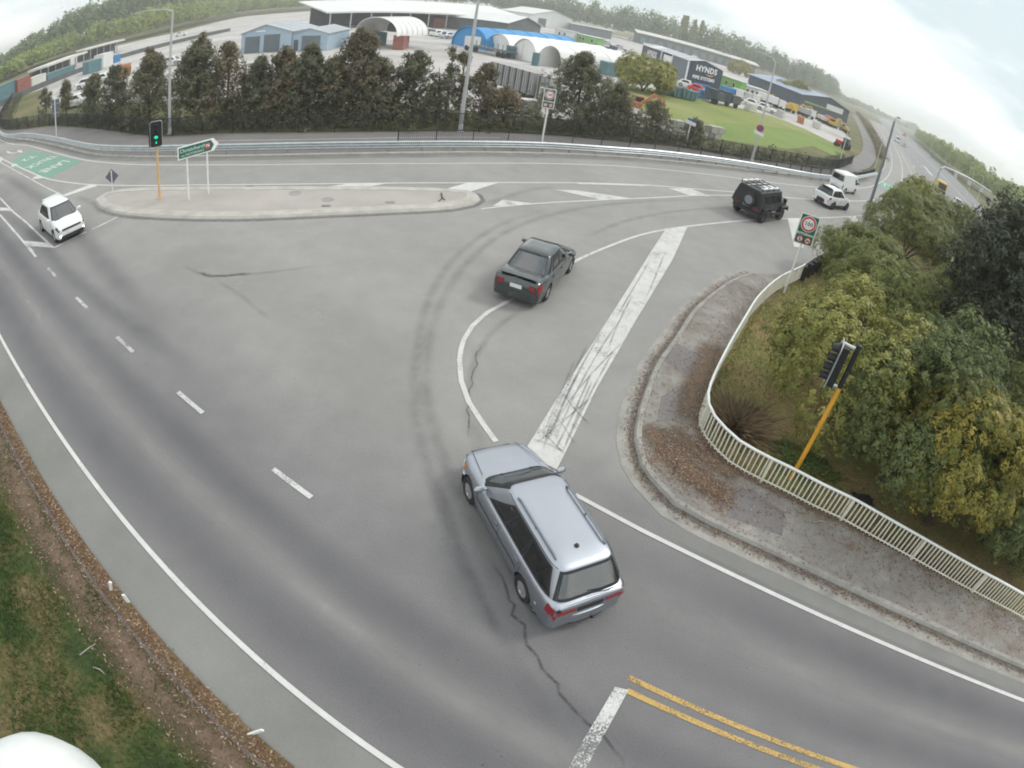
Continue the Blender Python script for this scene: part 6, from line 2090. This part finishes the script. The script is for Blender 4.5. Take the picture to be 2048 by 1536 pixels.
# --- flat-bed truck ---
ft, w = wall_frame((-19.03, 109.10), (-10.05, 100.19), 'flatbed_truck', 'white-cabbed flat-bed truck with stakes parked before the tents', 'truck')
MB().box((.9, 1.2, 1.75), (1.7, 2.3, 2.0)).build('cab', M['white_car'], ft)
MB().box((.02, 1.2, 2.1), (.04, 1.9, .8)).build('windscreen', M['glass_dark'], ft)
MB().box((w / 2 + .8, 1.2, 1.1), (w - 2.2, 2.3, .18)).build('deck', M['dark_wall'], ft)
for q in range(8): MB().box((2.4 + q * (w - 2.8) / 8, .08, 1.75), (.09, .09, 1.2)).build('stake', M['dark_wall'], ft)
for x in (.9, 2.6, 3.7, w - 2.6, w - 1.4):
    MB().lathe([(0, -.15), (.5, -.15), (.5, .15), (0, .15)], 14, Matrix.Translation((x, .1, .5)) @ Matrix.Rotation(PI / 2, 4, 'X')).build('wheel', M['rubber'], ft)
# --- grey ribbed trailers ---
def trailer(label, A, B, h, dep=2.4):
    t, w = wall_frame(A, B, 'ribbed_trailer', label, 'trailer', 'grey ribbed trailers')
    MB().box((w / 2, dep / 2, .75 + h / 2), (w, dep, h)).build('body', M['ribbed'], t)
    n_ = int(w / .36)
    for q in range(n_): MB().box(((q + .5) * w / n_, -.05, .75 + h / 2), (.10, .10, h)).build('rib', M['galv' if q % 3 else 'dark_wall'], t)
    MB().box((w / 2, dep / 2, .62), (w * .95, 1.2, .2)).build('chassis', M['under'], t)
    for x in (.8, w - 1.9, w - .8): MB().lathe([(0, -.12), (.45, -.12), (.45, .12), (0, .12)], 14, Matrix.Translation((x, .15, .45)) @ Matrix.Rotation(PI / 2, 4, 'X')).build('wheel', M['rubber'], t)


trailer('long grey ribbed stock trailer behind the reddish hedge trees', (-7.81, 62.95), (-2.86, 57.03), 2.3)
trailer('shorter grey ribbed trailer half hidden by the small motorway sign', (-2.55, 56.08), (-1.36, 55.53), 2.3)
tk = thing('stacked_pallets', 'pale stack of pallets and beams left of the small motorway sign', 'pallets', (*(-2.80, 50.67), 0), .2)
for q in range(6): MB().box((.1 * (q % 2), .4, .12 + q * .22), (2.4, 1.2, .16), .03 * q).build('pallet', M['platform'], tk)
MB().box((1.05, .3, 1.6), (.35, .35, 1.9)).build('upright_beam', M['platform'], tk)
MB().box((-.9, .3, 1.5), (.25, .3, .4)).build('block', M['platform'], tk)


# --- dark blue pipe works ---
def wall_text(par, O, xd, s, size, mat, bold=.02, z=0.0):
    xd = Vector((xd[0], xd[1], 0)).normalized()
    yd = Vector((0, 0, 1))
    nd = xd.cross(yd)
    Mx = Matrix(((xd.x, yd.x, nd.x, O[0]), (xd.y, yd.y, nd.y, O[1]), (xd.z, yd.z, nd.z, O[2]), (0, 0, 0, 1)))
    return text_mesh('lettering', s, size, M[mat], par, Mx, bold)


a0, a2, a3 = (np.array(p) for p in ((17.59, 157.20), (23.54, 121.66), (31.82, 126.68)))
hy = thing('pipe_works', 'dark blue pipe works with white HYNDS lettering on two walls', 'building', (*a2, 0), 0)
fx, sx_ = a3 - a2, a0 - a2
H1, H2 = 5.4, 6.2
q = lambda u, v, z: (*(fx * u + sx_ * v), z)
MB().add([q(0, 0, 0), q(1, 0, 0), q(1, 0, H1 * .93), q(.42, 0, H2), q(0, 0, H1)], [(0, 1, 2, 3, 4)]).build('wall', M['navy'], hy)
MB().add([q(0, 0, 0), q(0, .30, 0), q(0, .30, H1), q(0, 0, H1)], [(0, 1, 2, 3)]).build('wall', M['navy_grey'], hy)
MB().add([q(0, .52, 0), q(0, 1, 0), q(0, 1, H1), q(0, .52, H1)], [(0, 1, 2, 3)]).build('wall', M['navy'], hy)
MB().add([q(.16, .30, 0), q(.16, .52, 0), q(.16, .52, H1), q(.16, .30, H1)], [(0, 1, 2, 3)]).build('recess_wall', M['dark_wall'], hy)
MB().add([q(1, 0, 0), q(1, 1, 0), q(1, 1, H1 * .93), q(1, 0, H1 * .93)], [(0, 1, 2, 3)]).build('wall', M['navy'], hy)
MB().add([q(0, 1, 0), q(1, 1, 0), q(1, 1, H1 * .93), q(.42, 1, H2), q(0, 1, H1)], [(0, 1, 2, 3, 4)]).build('wall', M['navy'], hy)
for k in range(6):
    v0, v1 = k / 6, (k + 1) / 6
    MB().add([q(-.05, v0 - (.01 if k == 0 else 0), H1 + .04), q(.42, v0, H2 + .1), q(.42, v1, H2 + .1), q(-.05, v1, H1 + .04)], [(0, 1, 2, 3)]).build('roof_sheet', M['shed_roof' if k % 2 else 'roof_white' if k == 4 else 'shed_roof'], hy)
    MB().add([q(1.03, v0, H1 * .93 + .04), q(.42, v0, H2 + .1), q(.42, v1, H2 + .1), q(1.03, v1, H1 * .93 + .04)], [(0, 1, 2, 3)]).build('roof_sheet', M['shed_roof'], hy)
    MB().bar(q(-.05, v0 + .004, H1 + .12), q(.42, v0 + .004, H2 + .18), .45, .05).build('roof_light', M['roof_white'], hy)
for v in (.005, .30, .52): MB().bar(q(-.03, v, 0), q(-.03, v, H1), .28, .28).build('column', M['sign_white'], hy)
n1 = np.array([fx[1], -fx[0]]) / np.linalg.norm(fx)
off1 = lambda u, z: (*(fx * u + n1 * .10), z)
wall_text(hy, off1(.50, 4.3), fx, 'HYNDS', 1.75, 'sign_white', .07)
wall_text(hy, off1(.46, 2.25), fx, 'PIPE SYSTEMS', 1.0, 'sign_white', .05)
n2 = np.array([sx_[1], -sx_[0]]) / np.linalg.norm(sx_) * -1
n2 = n2 if n2 @ (-fx) > 0 else -n2
off2 = lambda v, z: (*(sx_ * v + n2 * .12), z)
wall_text(hy, off2(.74, 3.7), -sx_, 'HYNDS', 2.3, 'sign_white', .08)
for c_, r_, orient in ((off1(.60, 3.75), 1.35, fx), (off2(.70, 3.0), 1.9, -sx_)):
    xd = orient / np.linalg.norm(orient)
    pts = [(c_[0] + xd[0] * r_ * math.cos(a_), c_[1] + xd[1] * r_ * math.cos(a_), c_[2] + .45 * r_ * math.sin(a_)) for a_ in np.linspace(-PI * .85, -.05 * PI, 14)]
    MB().tube(pts, [.03 + .16 * math.sin(PI * k / 13) for k in range(14)], 5).build('swoosh', M['machine_orange'], hy)
MB().add([q(.01, .31, 2.0), q(.01, .50, 2.2), q(.01, .50, H1 - .5), q(.01, .31, H1 - .5)], [(0, 1, 2, 3)]).build('white_door', M['sign_white'], hy)
pp = thing('pipe_stack', 'stack of blue pipes against the front of the pipe works', 'pipes', (*(a2 + fx * .10 + n1 * 1.6), 0), math.atan2(*fx[::-1]))
for r_ in range(2):
    for c_ in range(8 - r_): MB().tube([(.6 + c_ * .62 + r_ * .31, .2, .3 + r_ * .54), (.6 + c_ * .62 + r_ * .31, 1.3, .3 + r_ * .54)], .29, 8).build('pipe', M['pipe_blue'], pp)
# --- long railway shed, far sheds ---
t, w = wall_frame((38.66, 378.08), (119.36, 391.48), 'railway_shed', 'very long low shed with a pale roof before the long wood')
MB().box((w / 2, 6, 3.4), (w, 12, 6.8)).build('wall', M['dark_wall'], t)
MB().add([(-2, -2, 6.9), (w + 2, -2, 6.9), (w + 2, 6, 8.6), (-2, 6, 8.6), (-2, -2, 7.3), (w + 2, -2, 7.3), (w + 2, 6, 9.0), (-2, 6, 9.0)],
         [(0, 1, 2, 3), (7, 6, 5, 4), (0, 4, 5, 1), (1, 5, 6, 2), (2, 6, 7, 3), (3, 7, 4, 0)]).build('roof', M['platform'], t)
for k in range(14): MB().box((w * (k + .5) / 14, -.1, 2.6), (w / 26, .2, 4.2)).build('bay_door', M['navy_grey' if k % 3 else 'container_teal'], t)
t, w = wall_frame((70.30, 176.65), (97.21, 195.12), 'blue_roof_shed', 'blue-grey roofed shed with a white sign behind the yellow diggers')
gable(t, 0, w, 22, 4.5, 6.8, 'navy', 'roof_blue', .8)
panel(t, 'sign_board', 'sign_white', w * .68, 3.4, w * .36, 2.0)
panel(t, 'green_band', 'container_green', w * .33, 2.5, w * .5, .5)
t, w = wall_frame((-23.13, 324.06), (-2.58, 339.90), 'far_white_shed', 'distant white gabled shed at the top edge right of the long canopy')
gable(t, 0, w, 30, 7, 10.5, 'roof_white', 'roof_white', .8)
panel(t, 'door', 'dark_wall', w * .26, 2.6, w * .2, 5.0)
t, w = wall_frame((-1.61, 324.68), (19.33, 325.85), 'far_low_shed', 'distant long low white-roofed shed right of the white gabled shed')
MB().box((w / 2, 8, 2.4), (w, 16, 4.8)).build('wall', M['navy_grey'], t)
MB().box((w / 2, 8, 5.1), (w + 2, 18, .5)).build('roof', M['roof_white'], t)


def office(label, A, B, h, mat, wins):
    t, w = wall_frame(A, B, 'site_office', label, 'site office', 'site offices')
    MB().box((w / 2, 1.6, h / 2), (w, 3.2, h)).build('wall', M[mat], t)
    MB().box((w / 2, 1.6, h + .12), (w + .6, 3.8, .22)).build('roof', M['roof_white'], t)
    for x in wins:
        f = panel(t, 'window', 'sign_white', x * w, h * .58, w * .10, h * .38)
        panel(f, 'pane', 'glass_dark', x * w, h * .58, w * .085, h * .32, -.06)
    return t


office('lime green site office with small windows right of the white tents', (0.01, 208.22), (7.54, 198.99), 3.2, 'container_green', (.3, .42, .8))
office('white site office left of the lime green one', (-6.64, 209.66), (-0.79, 204.70), 3.6, 'roof_white', (.3, .6))
office('lime green office right of the pipe works', (35.60, 142.25), (39.85, 138.84), 3.4, 'container_green', (.3, .65))
office('long cream office behind the right-hand machinery', (40.99, 141.13), (47.70, 142.20), 2.8, 'platform', (.2, .4, .6, .8))

# --- machinery ---
def digger(name, label, loc, head, k, mat, group):
    t = thing(name, label, 'digger', (*loc, 0), head, group)
    for s in (1, -1):
        MB().box((0, s * .95, .42), (3.0, .5, .8)).build('track', M['rubber'], t)
    MB().box((-.3, 0, 1.4), (2.4, 2.1, 1.0)).build('body', M[mat], t)
    cb = MB().box((.6, .6, 2.1), (1.2, .9, 1.5)).build('cab', M[mat], t)
    MB().box((.6, .6, 2.25), (1.24, .94, .8)).build('cab_glass', M['glass_dark'], cb)
    MB().bar((.7, -.2, 1.6), (2.7, -.2, 3.6), .4, .5).build('boom', M[mat], t)
    MB().bar((2.6, -.2, 3.55), (4.2, -.2, 3.0), .35, .42).build('stick', M[mat], t)
    MB().bar((4.1, -.2, 3.05), (4.5, -.2, 1.2), .3, .34).build('arm', M[mat], t)
    MB().box((4.4, -.2, .8), (.8, .9, .8), 0, .4).build('bucket', M['dark_wall'], t)
    t.scale = (k, k, k)


digger('orange_digger', 'orange digger working on the rubble heap', (7.46, 63.41), .1, .72, 'machine_orange', 'diggers')
for i, (p, hd_, lab) in enumerate((((44.47, 136.16), .5, 'yellow digger just right of the lime green office'), ((49.90, 138.23), 2.6, 'yellow digger, second to the right of the lime green office'),
                                   ((57.47, 145.94), .3, 'yellow digger below the scrubby green tree'), ((65.19, 149.34), 2.8, 'yellow digger before the blue-roofed shed'),
                                   ((67.03, 142.16), .4, 'yellow digger, second from the field corner'), ((71.42, 143.49), 2.2, 'yellow digger nearest the corner of the field'))):
    digger('yellow_digger', lab, p, hd_, .78, 'machine_yellow', 'diggers')
rt = thing('red_tractor', 'small red tractor at the corner of the grass field', 'tractor', (*(48.32, 96.02), 0), 2.4)
MB().box((.7, 0, .95), (1.5, .8, .7)).build('bonnet', M['sign_red'], rt)
MB().box((-.5, 0, 1.5), (1.1, 1.1, 1.3)).build('cab', M['dark_wall'], rt)
for x, r_, s in ((-.6, .75, 1), (-.6, .75, -1), (1.1, .42, 1), (1.1, .42, -1)):
    MB().lathe([(0, -.15), (r_, -.15), (r_, .15), (0, .15)], 16, Matrix.Translation((x, s * .75, r_)) @ Matrix.Rotation(PI / 2, 4, 'X')).build('wheel', M['rubber'], rt)
# rubble heap: rocks and blocks
rg = np.random.default_rng(91)
hp_ = thing('rubble_heap', 'pale heap of broken concrete behind the sparse hedge tree', 'rubble heap', (*(8.09, 57.21), 0), 0)
rm = MB()
for k in range(150):
    a_, rr0 = rg.random() * 2 * PI, rg.random() ** .6
    x, y = rr0 * 3.8 * math.cos(a_), rr0 * 2.6 * math.sin(a_)
    z = (1 - rr0) * 1.9 * rg.random() + .15
    s_ = rg.uniform(.25, .8)
    rm.box((x, y, z), (s_, s_ * rg.uniform(.5, 1), s_ * rg.uniform(.4, .8)), rg.random() * 3, rg.normal() * .5, rg.normal() * .5)
ro = rm.build('rock', M['stone'], hp_)
ro['kind'] = 'stuff'
bw, w = wall_frame((9.73, 54.77), (16.24, 59.14), 'block_wall', 'low wall of stained concrete blocks at the edge of the grass field', 'wall')
nb = 8
for r_ in range(2):
    for q_ in range(nb):
        L_ = w / nb
        MB().box((L_ * (q_ + .5) + (.3 if r_ else 0), .4, .38 + .74 * r_), (L_ - .05, .75, .70), rg.normal() * .02).build('block', M['concrete' if (q_ + r_) % 3 else 'concrete_old'], bw)
# skips and dark trucks by the field
for i, (p, lab) in enumerate((((15.66, 92.08), 'dark green skip nearest the round olive bush'), ((16.94, 92.15), 'dark green skip in the middle of three'), ((18.49, 92.72), 'dark green skip farthest from the olive bush'))):
    t = thing('skip_bin', lab, 'skip', (*p, 0), .5, 'dark green skips')
    MB().add([(-1.3, -.9, .1), (1.3, -.9, .1), (1.3, .9, .1), (-1.3, .9, .1), (-1.8, -1, 1.6), (1.8, -1, 1.6), (1.8, 1, 1.6), (-1.8, 1, 1.6)],
             [(0, 3, 2, 1), (0, 1, 5, 4), (1, 2, 6, 5), (2, 3, 7, 6), (3, 0, 4, 7), (4, 5, 6, 7)]).build('bin', M['tree_box'] if 'tree_box' in M else M['container_teal'], t)
    for x in (-.9, 0, .9): MB().box((x, -1.0, .85), (.1, .12, 1.4)).build('rib', M['dark_wall'], t)
container('green shed container beside the round olive bush', (13.67, 90.76), (14.91, 90.72), 2.5, 2.6, 'container_teal')
for i, (A, B, lab) in enumerate((((23.10, 96.58), (25.39, 97.40), 'dark truck at the edge of the field below the lime office'), ((26.22, 99.36), (29.91, 101.51), 'dark long truck next along the edge of the field'))):
    t, w = wall_frame(A, B, 'parked_truck', lab, 'truck', 'dark trucks by the field')
    MB().box((.9, 1.1, 1.6), (1.7, 2.1, 2.0)).build('cab', M['navy'], t)
    MB().box((w / 2 + .9, 1.1, 1.5), (max(1.5, w - 2.2), 2.2, 1.5)).build('load_box', M['dark_wall'], t)
    for x in (.9, w - 1.2): MB().lathe([(0, -.15), (.48, -.15), (.48, .15), (0, .15)], 14, Matrix.Translation((x, .1, .48)) @ Matrix.Rotation(PI / 2, 4, 'X')).build('wheel', M['rubber'], t)

# more machines and goods along the edge of the field
def lorry(label, loc, head, cabm, boxm, L_=6.0, h=2.2):
    t = thing('yard_lorry', label, 'lorry', (*loc, 0), head, 'lorries in the yard')
    MB().box((L_ / 2 - .8, 0, 1.55), (1.6, 2.1, 1.9)).build('cab', M[cabm], t)
    MB().box((L_ / 2 + .01, 0, 1.9), (.03, 1.8, .7)).build('windscreen', M['glass_dark'], t)
    MB().box((-.9, 0, .95 + h / 2), (L_ - 1.9, 2.2, h)).build('load_box', M[boxm], t)
    MB().box((0, 0, .62), (L_, 1.0, .22)).build('chassis', M['under'], t)
    for x in (L_ / 2 - 1.0, -L_ / 2 + 1.0, -L_ / 2 + 2.1):
        for s in (1, -1): MB().lathe([(0, -.13), (.46, -.13), (.46, .13), (0, .13)], 12, Matrix.Translation((x, s * .95, .46)) @ Matrix.Rotation(PI / 2, 4, 'X')).build('wheel', M['rubber'], t)


for p, hd_, cm, bm, L_, h, lab in (((33.39, 121.63), -.4, 'white_car', 'pipe_blue', 5, 1.2, 'lorry with a blue load beside the lime office'), ((36.80, 122.58), -.3, 'white_car', 'platform', 6, 1.4, 'white lorry with a pale low load before the cream office'),
                                   ((46.90, 135.62), -.3, 'white_car', 'roof_white', 7, 1.7, 'long white tank lorry among the yellow diggers'), ((51.82, 137.51), .2, 'truck_yellow', 'machine_yellow', 5, .9, 'yellow tipper lorry among the diggers'),
                                   ((58.38, 140.75), .3, 'white_car', 'ribbed', 5, 1.3, 'white lorry with a grey body before the blue-roofed shed'), ((65.19, 143.55), .4, 'machine_orange', 'stone', 4.5, .8, 'orange lorry with a pale load near the field corner'),
                                   ((36.55, 293.94), .2, 'white_car', 'roof_white', 7, 2.2, 'white box lorry by the railway shed'), ((49.58, 297.91), .3, 'white_car', 'container_teal', 7, 2.2, 'teal box lorry by the railway shed'),
                                   ((9.19, 176.78), -.5, 'navy', 'dark_wall', 7, 1.0, 'dark flat lorry on the road beyond the tents'), ((136.39, 676.40), .3, 'white_car', 'container_red', 7, 2.0, 'red-brown lorry at the middle of the railway shed')):
    lorry(lab, p, hd_, cm, bm, L_, h)
for i, (p, mt, lab) in enumerate((((23.18, 102.39), 'pipe_blue', 'crate of blue fittings by the field edge'), ((29.90, 114.98), 'container_teal', 'teal crate below the lime office'), ((32.76, 104.77), 'platform', 'pale crate at the field edge by the white cars'),
                                  ((41.89, 113.62), 'stone', 'grey stack of slabs at the field edge'), ((47.51, 116.35), 'machine_orange', 'orange crate at the field edge'), ((52.41, 118.83), 'platform', 'pale stack by the field corner'), ((6.16, 69.15), 'platform', 'pale stack behind the dark hedge trees'), ((10.20, 97.78), 'concrete_old', 'grey stack left of the round olive bush'))):
    t = thing('yard_crate', lab, 'crate', (*p, 0), .3 * i, 'crates in the yard')
    for r_ in range(3): MB().box((.06 * r_, .04 * r_, .28 + .5 * r_), (2.2 - .2 * r_, 1.4, .44), .05 * r_).build('layer', M[mt], t)

# --- parked cars: built once per colour, copied ------------------------------------------------
row = [(-43.82, 159.74), (-41.27, 156.50), (-38.97, 153.39), (-36.79, 150.52), (-34.82, 147.71), (-32.94, 145.09), (-31.15, 142.65), (-29.44, 140.36), (-27.34, 136.58)]
names = [('white_car', 'white'), ('silver', 'silver'), ('green_dark', 'dark')]
protos = {}


def parked(label, paint, loc, head, group, k=1.0):
    if paint not in protos:
        protos[paint] = plain_car('parked_car', label, paint, loc, head, group)
        protos[paint].scale = (k, k, k)
        return protos[paint]
    o = copy_tree(protos[paint])
    o['label'], o['group'] = label, group
    o.location, o.rotation_euler, o.scale = (*loc, 0), (0, 0, head), (k, k, k)
    return o


for i, p in enumerate(row):
    pc, cn = names[(0, 0, 1, 0, 1, 2, 0, 0, 1)[i]]
    parked('%s parked car, %s from the left in the row behind the arched shelter' % (cn, NR[i]), pc, p, 1.0, 'cars parked in the yard row', 1.1)
for paint, loc, hd_, lab in (('white_car', (75.70, 379.54), .3, 'white car parked up the road from the pipe works'), ('white_car', (19.35, 192.09), -.5, 'white car at the left corner of the pipe works'),
                             ('white_car', (17.37, 195.11), -.5, 'white car second from the left corner of the pipe works'), ('white_car', (40.09, 441.07), .2, 'white van-like car far behind the pipe works'),
                             ('silver', (17.05, 223.17), -.5, 'silver car in the road beyond the white tents'), ('sign_red', (24.25, 110.86), -.4, 'red car in front of the pipe works'),
                             ('white_car', (22.97, 115.60), -.4, 'white car by the corner column of the pipe works'), ('white_car', (-55.40, 51.84), .4, 'white car low among the leftmost hedge trees'),
                             ('white_car', (-69.58, 67.34), .5, 'white car in the open yard at the left'), ('white_car', (-68.18, 70.11), .5, 'white van in the yard above the third hedge tree'),
                             ('white_car', (-62.01, 81.27), .3, 'white car glimpsed beside the left street lamp'), ('white_car', (-127.87, 171.37), .4, 'white car far up the left yard'),
                             ('white_car', (36.70, 116.07), -.3, 'white car below the cream office'), ('white_car', (39.30, 115.89), -.3, 'white car right of the one below the cream office'),
                             ('silver', (13.12, 236.65), -.5, 'silver car behind the lime green site office'), ('white_car', (74.54, 506.92), .1, 'white car beside the railway shed')):
    parked(lab, paint, loc, hd_, 'cars scattered in the yard', 1.05)

# --- rail side at the far left -------------------------------------------------------------------
def platform_roof(label, A, B, h):
    t, w = wall_frame(A, B, 'platform_canopy', label, 'canopy', 'platform canopies')
    MB().box((w / 2, 2.5, h), (w, 6, .5)).build('roof', M['platform'], t)
    for k in range(6): MB().box((w * (k + .5) / 6, 2.5, h / 2), (.25, .25, h)).build('column', M['galv'], t)
    MB().box((w / 2, 5.2, h * .42), (w * .96, .3, h * .8)).build('rear_wall', M['dark_wall'], t)


platform_roof('pale flat platform canopy at the upper left', (-128.00, 122.11), (-124.05, 136.21), 3.6)
platform_roof('lower platform canopy left of the upper one', (-112.62, 93.31), (-119.82, 115.13), 3.2)
for A, B, h, mt, lab in (((-89.49, 86.78), (-88.74, 90.12), 2.6, 'container_teal', 'teal rail container left of the platform cab'), ((-90.83, 92.73), (-91.48, 96.74), 3.2, 'roof_white', 'white boxy wagon by the platform canopy'),
                         ((-95.00, 100.98), (-95.40, 103.56), 1.8, 'pipe_blue', 'small blue container right of the white wagon'), ((-101.61, 75.99), (-103.21, 81.13), 3.2, 'container_red', 'red-brown rail container at the far left'),
                         ((-101.01, 70.37), (-102.55, 76.40), 3.4, 'container_teal', 'pale teal rail wagon at the left edge'), ((-104.66, 82.58), (-106.11, 88.23), 2.2, 'platform', 'pale rail container in line with the red-brown one'),
                         ((-67.54, 72.73), (-67.10, 75.65), 2.0, 'machine_orange', 'orange truck body behind the hedge trees at the left'), ((-106.75, 89.42), (-107.61, 99.43), 1.6, 'container_teal', 'low teal wagon in front of the lower canopy')):
    container(lab, A, B, 2.6, h, mt)
lw = thing('yard_boundary', 'long dark boundary fence across the back of the left yard', 'fence')
for a_, b_ in zip(*(lambda r: (r[:-1], r[1:]))(resample(smooth_path([(-93.12, 64.83), (-96.36, 75.43), (-99.20, 90.02), (-102.33, 108.94), (-102.52, 123.36), (-103.06, 142.77), (-105.78, 169.37)], 5), 6))):
    MB().bar((*a_, .5), (*b_, .5), .2, 1.1).build('panel', M['dark_wall'], lw)

# --- motorway gantry -------------------------------------------------------------------------------
ga, gb_ = np.array((59.99, 81.42)), np.array((76.76, 84.67))
ang = math.atan2(*(gb_ - ga)[::-1])
w = float(np.linalg.norm(gb_ - ga))
gt = thing('sign_gantry', 'arched pale steel gantry spanning the motorway', 'gantry', (*ga, 0), ang)
hg = 5.9
arc = [(0, 0, 0), (0, 0, hg * .72), (.25, 0, hg * .9), (1.0, 0, hg), (w * .5, 0, hg + .25), (w - 1, 0, hg), (w - .25, 0, hg * .9), (w, 0, hg * .72), (w, 0, 0)]
MB().tube(arc, .17, 8).build('arch', M['galv'], gt, True, 60)
for x in (w * .25, w * .5, w * .75): MB().box((x, -.2, hg - .5), (.9, .15, .9)).build('signal_box', M['lamp_grey'], gt)
for x, y_ in ((0, .5), (0, -.5), (w, .5), (w, -.5)): MB().bar((x, 0, 2.2), (x, y_, 0), .1, .1).build('brace', M['galv'], gt)
for p, lab in (((103.57, 124.68), 'thin pale lamp column on the far verge left of the gantry end'), ((91.61, 106.06), 'thin pale lamp column on the far verge beside the gantry end'), ((168.19, 240.62), 'thin lamp column far along the motorway')):
    lamp_post(lab, p, 7.0, .10, 1.0, 2.2)

# ================================================================== SMALL THINGS
for p, lab, h, tilt in (((-6.93, 3.95), 'white plastic marker post leaning at the left kerb, upper of two', .34, .35), ((-6.40, 3.87), 'white plastic marker post at the left kerb, lower of two', .30, -.05), ((-3.19, 2.27), 'thin bent marker rod by the verge at the bottom', .40, .9)):
    t = thing('marker_post', lab, 'marker post', (*p, 0), .4, 'marker posts by the left verge')
    MB().box((h * math.sin(tilt) / 2, 0, h * math.cos(tilt) / 2), (.07, .035, h), 0, tilt).build('post', M['sign_white'], t)
    MB().lathe([(.05, 0), (.05, .02), (0, .025)], 8).build('foot', M['trim'], t)
bag = MB()
rg = np.random.default_rng(4)
c = np.array((10.00, 10.34))
rows = [[(c[0] + (i / 5 - .5) * .75 + rg.normal() * .03, c[1] + (j / 4 - .5) * .42 + rg.normal() * .03, .07 + .12 * math.sin(PI * i / 5) * math.sin(PI * j / 4) + abs(rg.normal()) * .035) for j in range(5)] for i in range(6)]
bag.grid(rows)
tag(bag.build('plastic_sheet', M['trim'], None, True, 60), 'crumpled black plastic sheet on the bank behind the railing', 'plastic sheet')
for p, q_, lab in (((-6.86, 2.30), (-6.63, 2.70), 'pale straight stick lying in the verge grass'), ((-6.46, 2.21), (-6.15, 2.20), 'thin pale bent stick lying lower in the verge grass'), ((4.12, 10.25), (4.30, 10.74), 'thin brown twig on the bare soil of the corner pavement'), ((7.87, 9.23), (8.37, 9.28), 'pale twig lying under the white railing')):
    p, q_ = np.array(p), np.array(q_)
    m_ = (p + q_) / 2 + np.array((.02, .03))
    zz = .08 if p[0] < 0 else .15
    tag(MB().tube([(*p, zz), (*m_, zz + .02), (*q_, zz)], [.012, .014, .007], 5).build('stick', M['concrete_mid'] if p[0] < 0 or p[0] > 7 else M['bark']), lab, 'stick')
for p, lab in (((3.20, 13.21), 'small white marker on the gutter edge of the corner'), ((3.77, 15.03), 'small white marker on the gutter edge farther up the corner')):
    pass
# pale domed housing fixed below the camera on the same mast
hx = np.array([-.575, -.03, -.82]) * 2.3 + np.array([0, 0, CAM_H])
hs_ = thing('domed_housing', 'pale domed equipment housing just below the camera at the bottom left corner', 'equipment housing', tuple(hx + np.array([-.21, -.22, -.33])))
MB().lathe([(.40, -.30), (.42, -.16), (.40, -.05), (.34, .05), (.24, .12), (.12, .16), (0, .17)], 28).build('dome', M['rail_top'], hs_, True, 60)
MB().tube([(0, 0, -.30), (0, 0, -hs_.location.z)], .09, 12).build('mast', M['lamp_grey'], hs_, True)

# ================================================================== HAZE
hz = NT('haze_air')
hz.n.remove(hz.b)
pv = hz.n.new('ShaderNodeVolumePrincipled')
pv.inputs['Color'].default_value = (.985, .99, .99, 1)
pv.inputs['Density'].default_value = .0007
pv.inputs['Anisotropy'].default_value = .45
hz.l.new(pv.outputs[0], hz.out.inputs['Volume'])
haze = MB().box((0, 2250, 21.5), (8200, 7700, 45.2)).build('haze', hz.m)
tag(haze, 'thin pale haze over the whole place', 'haze', None, 'stuff')
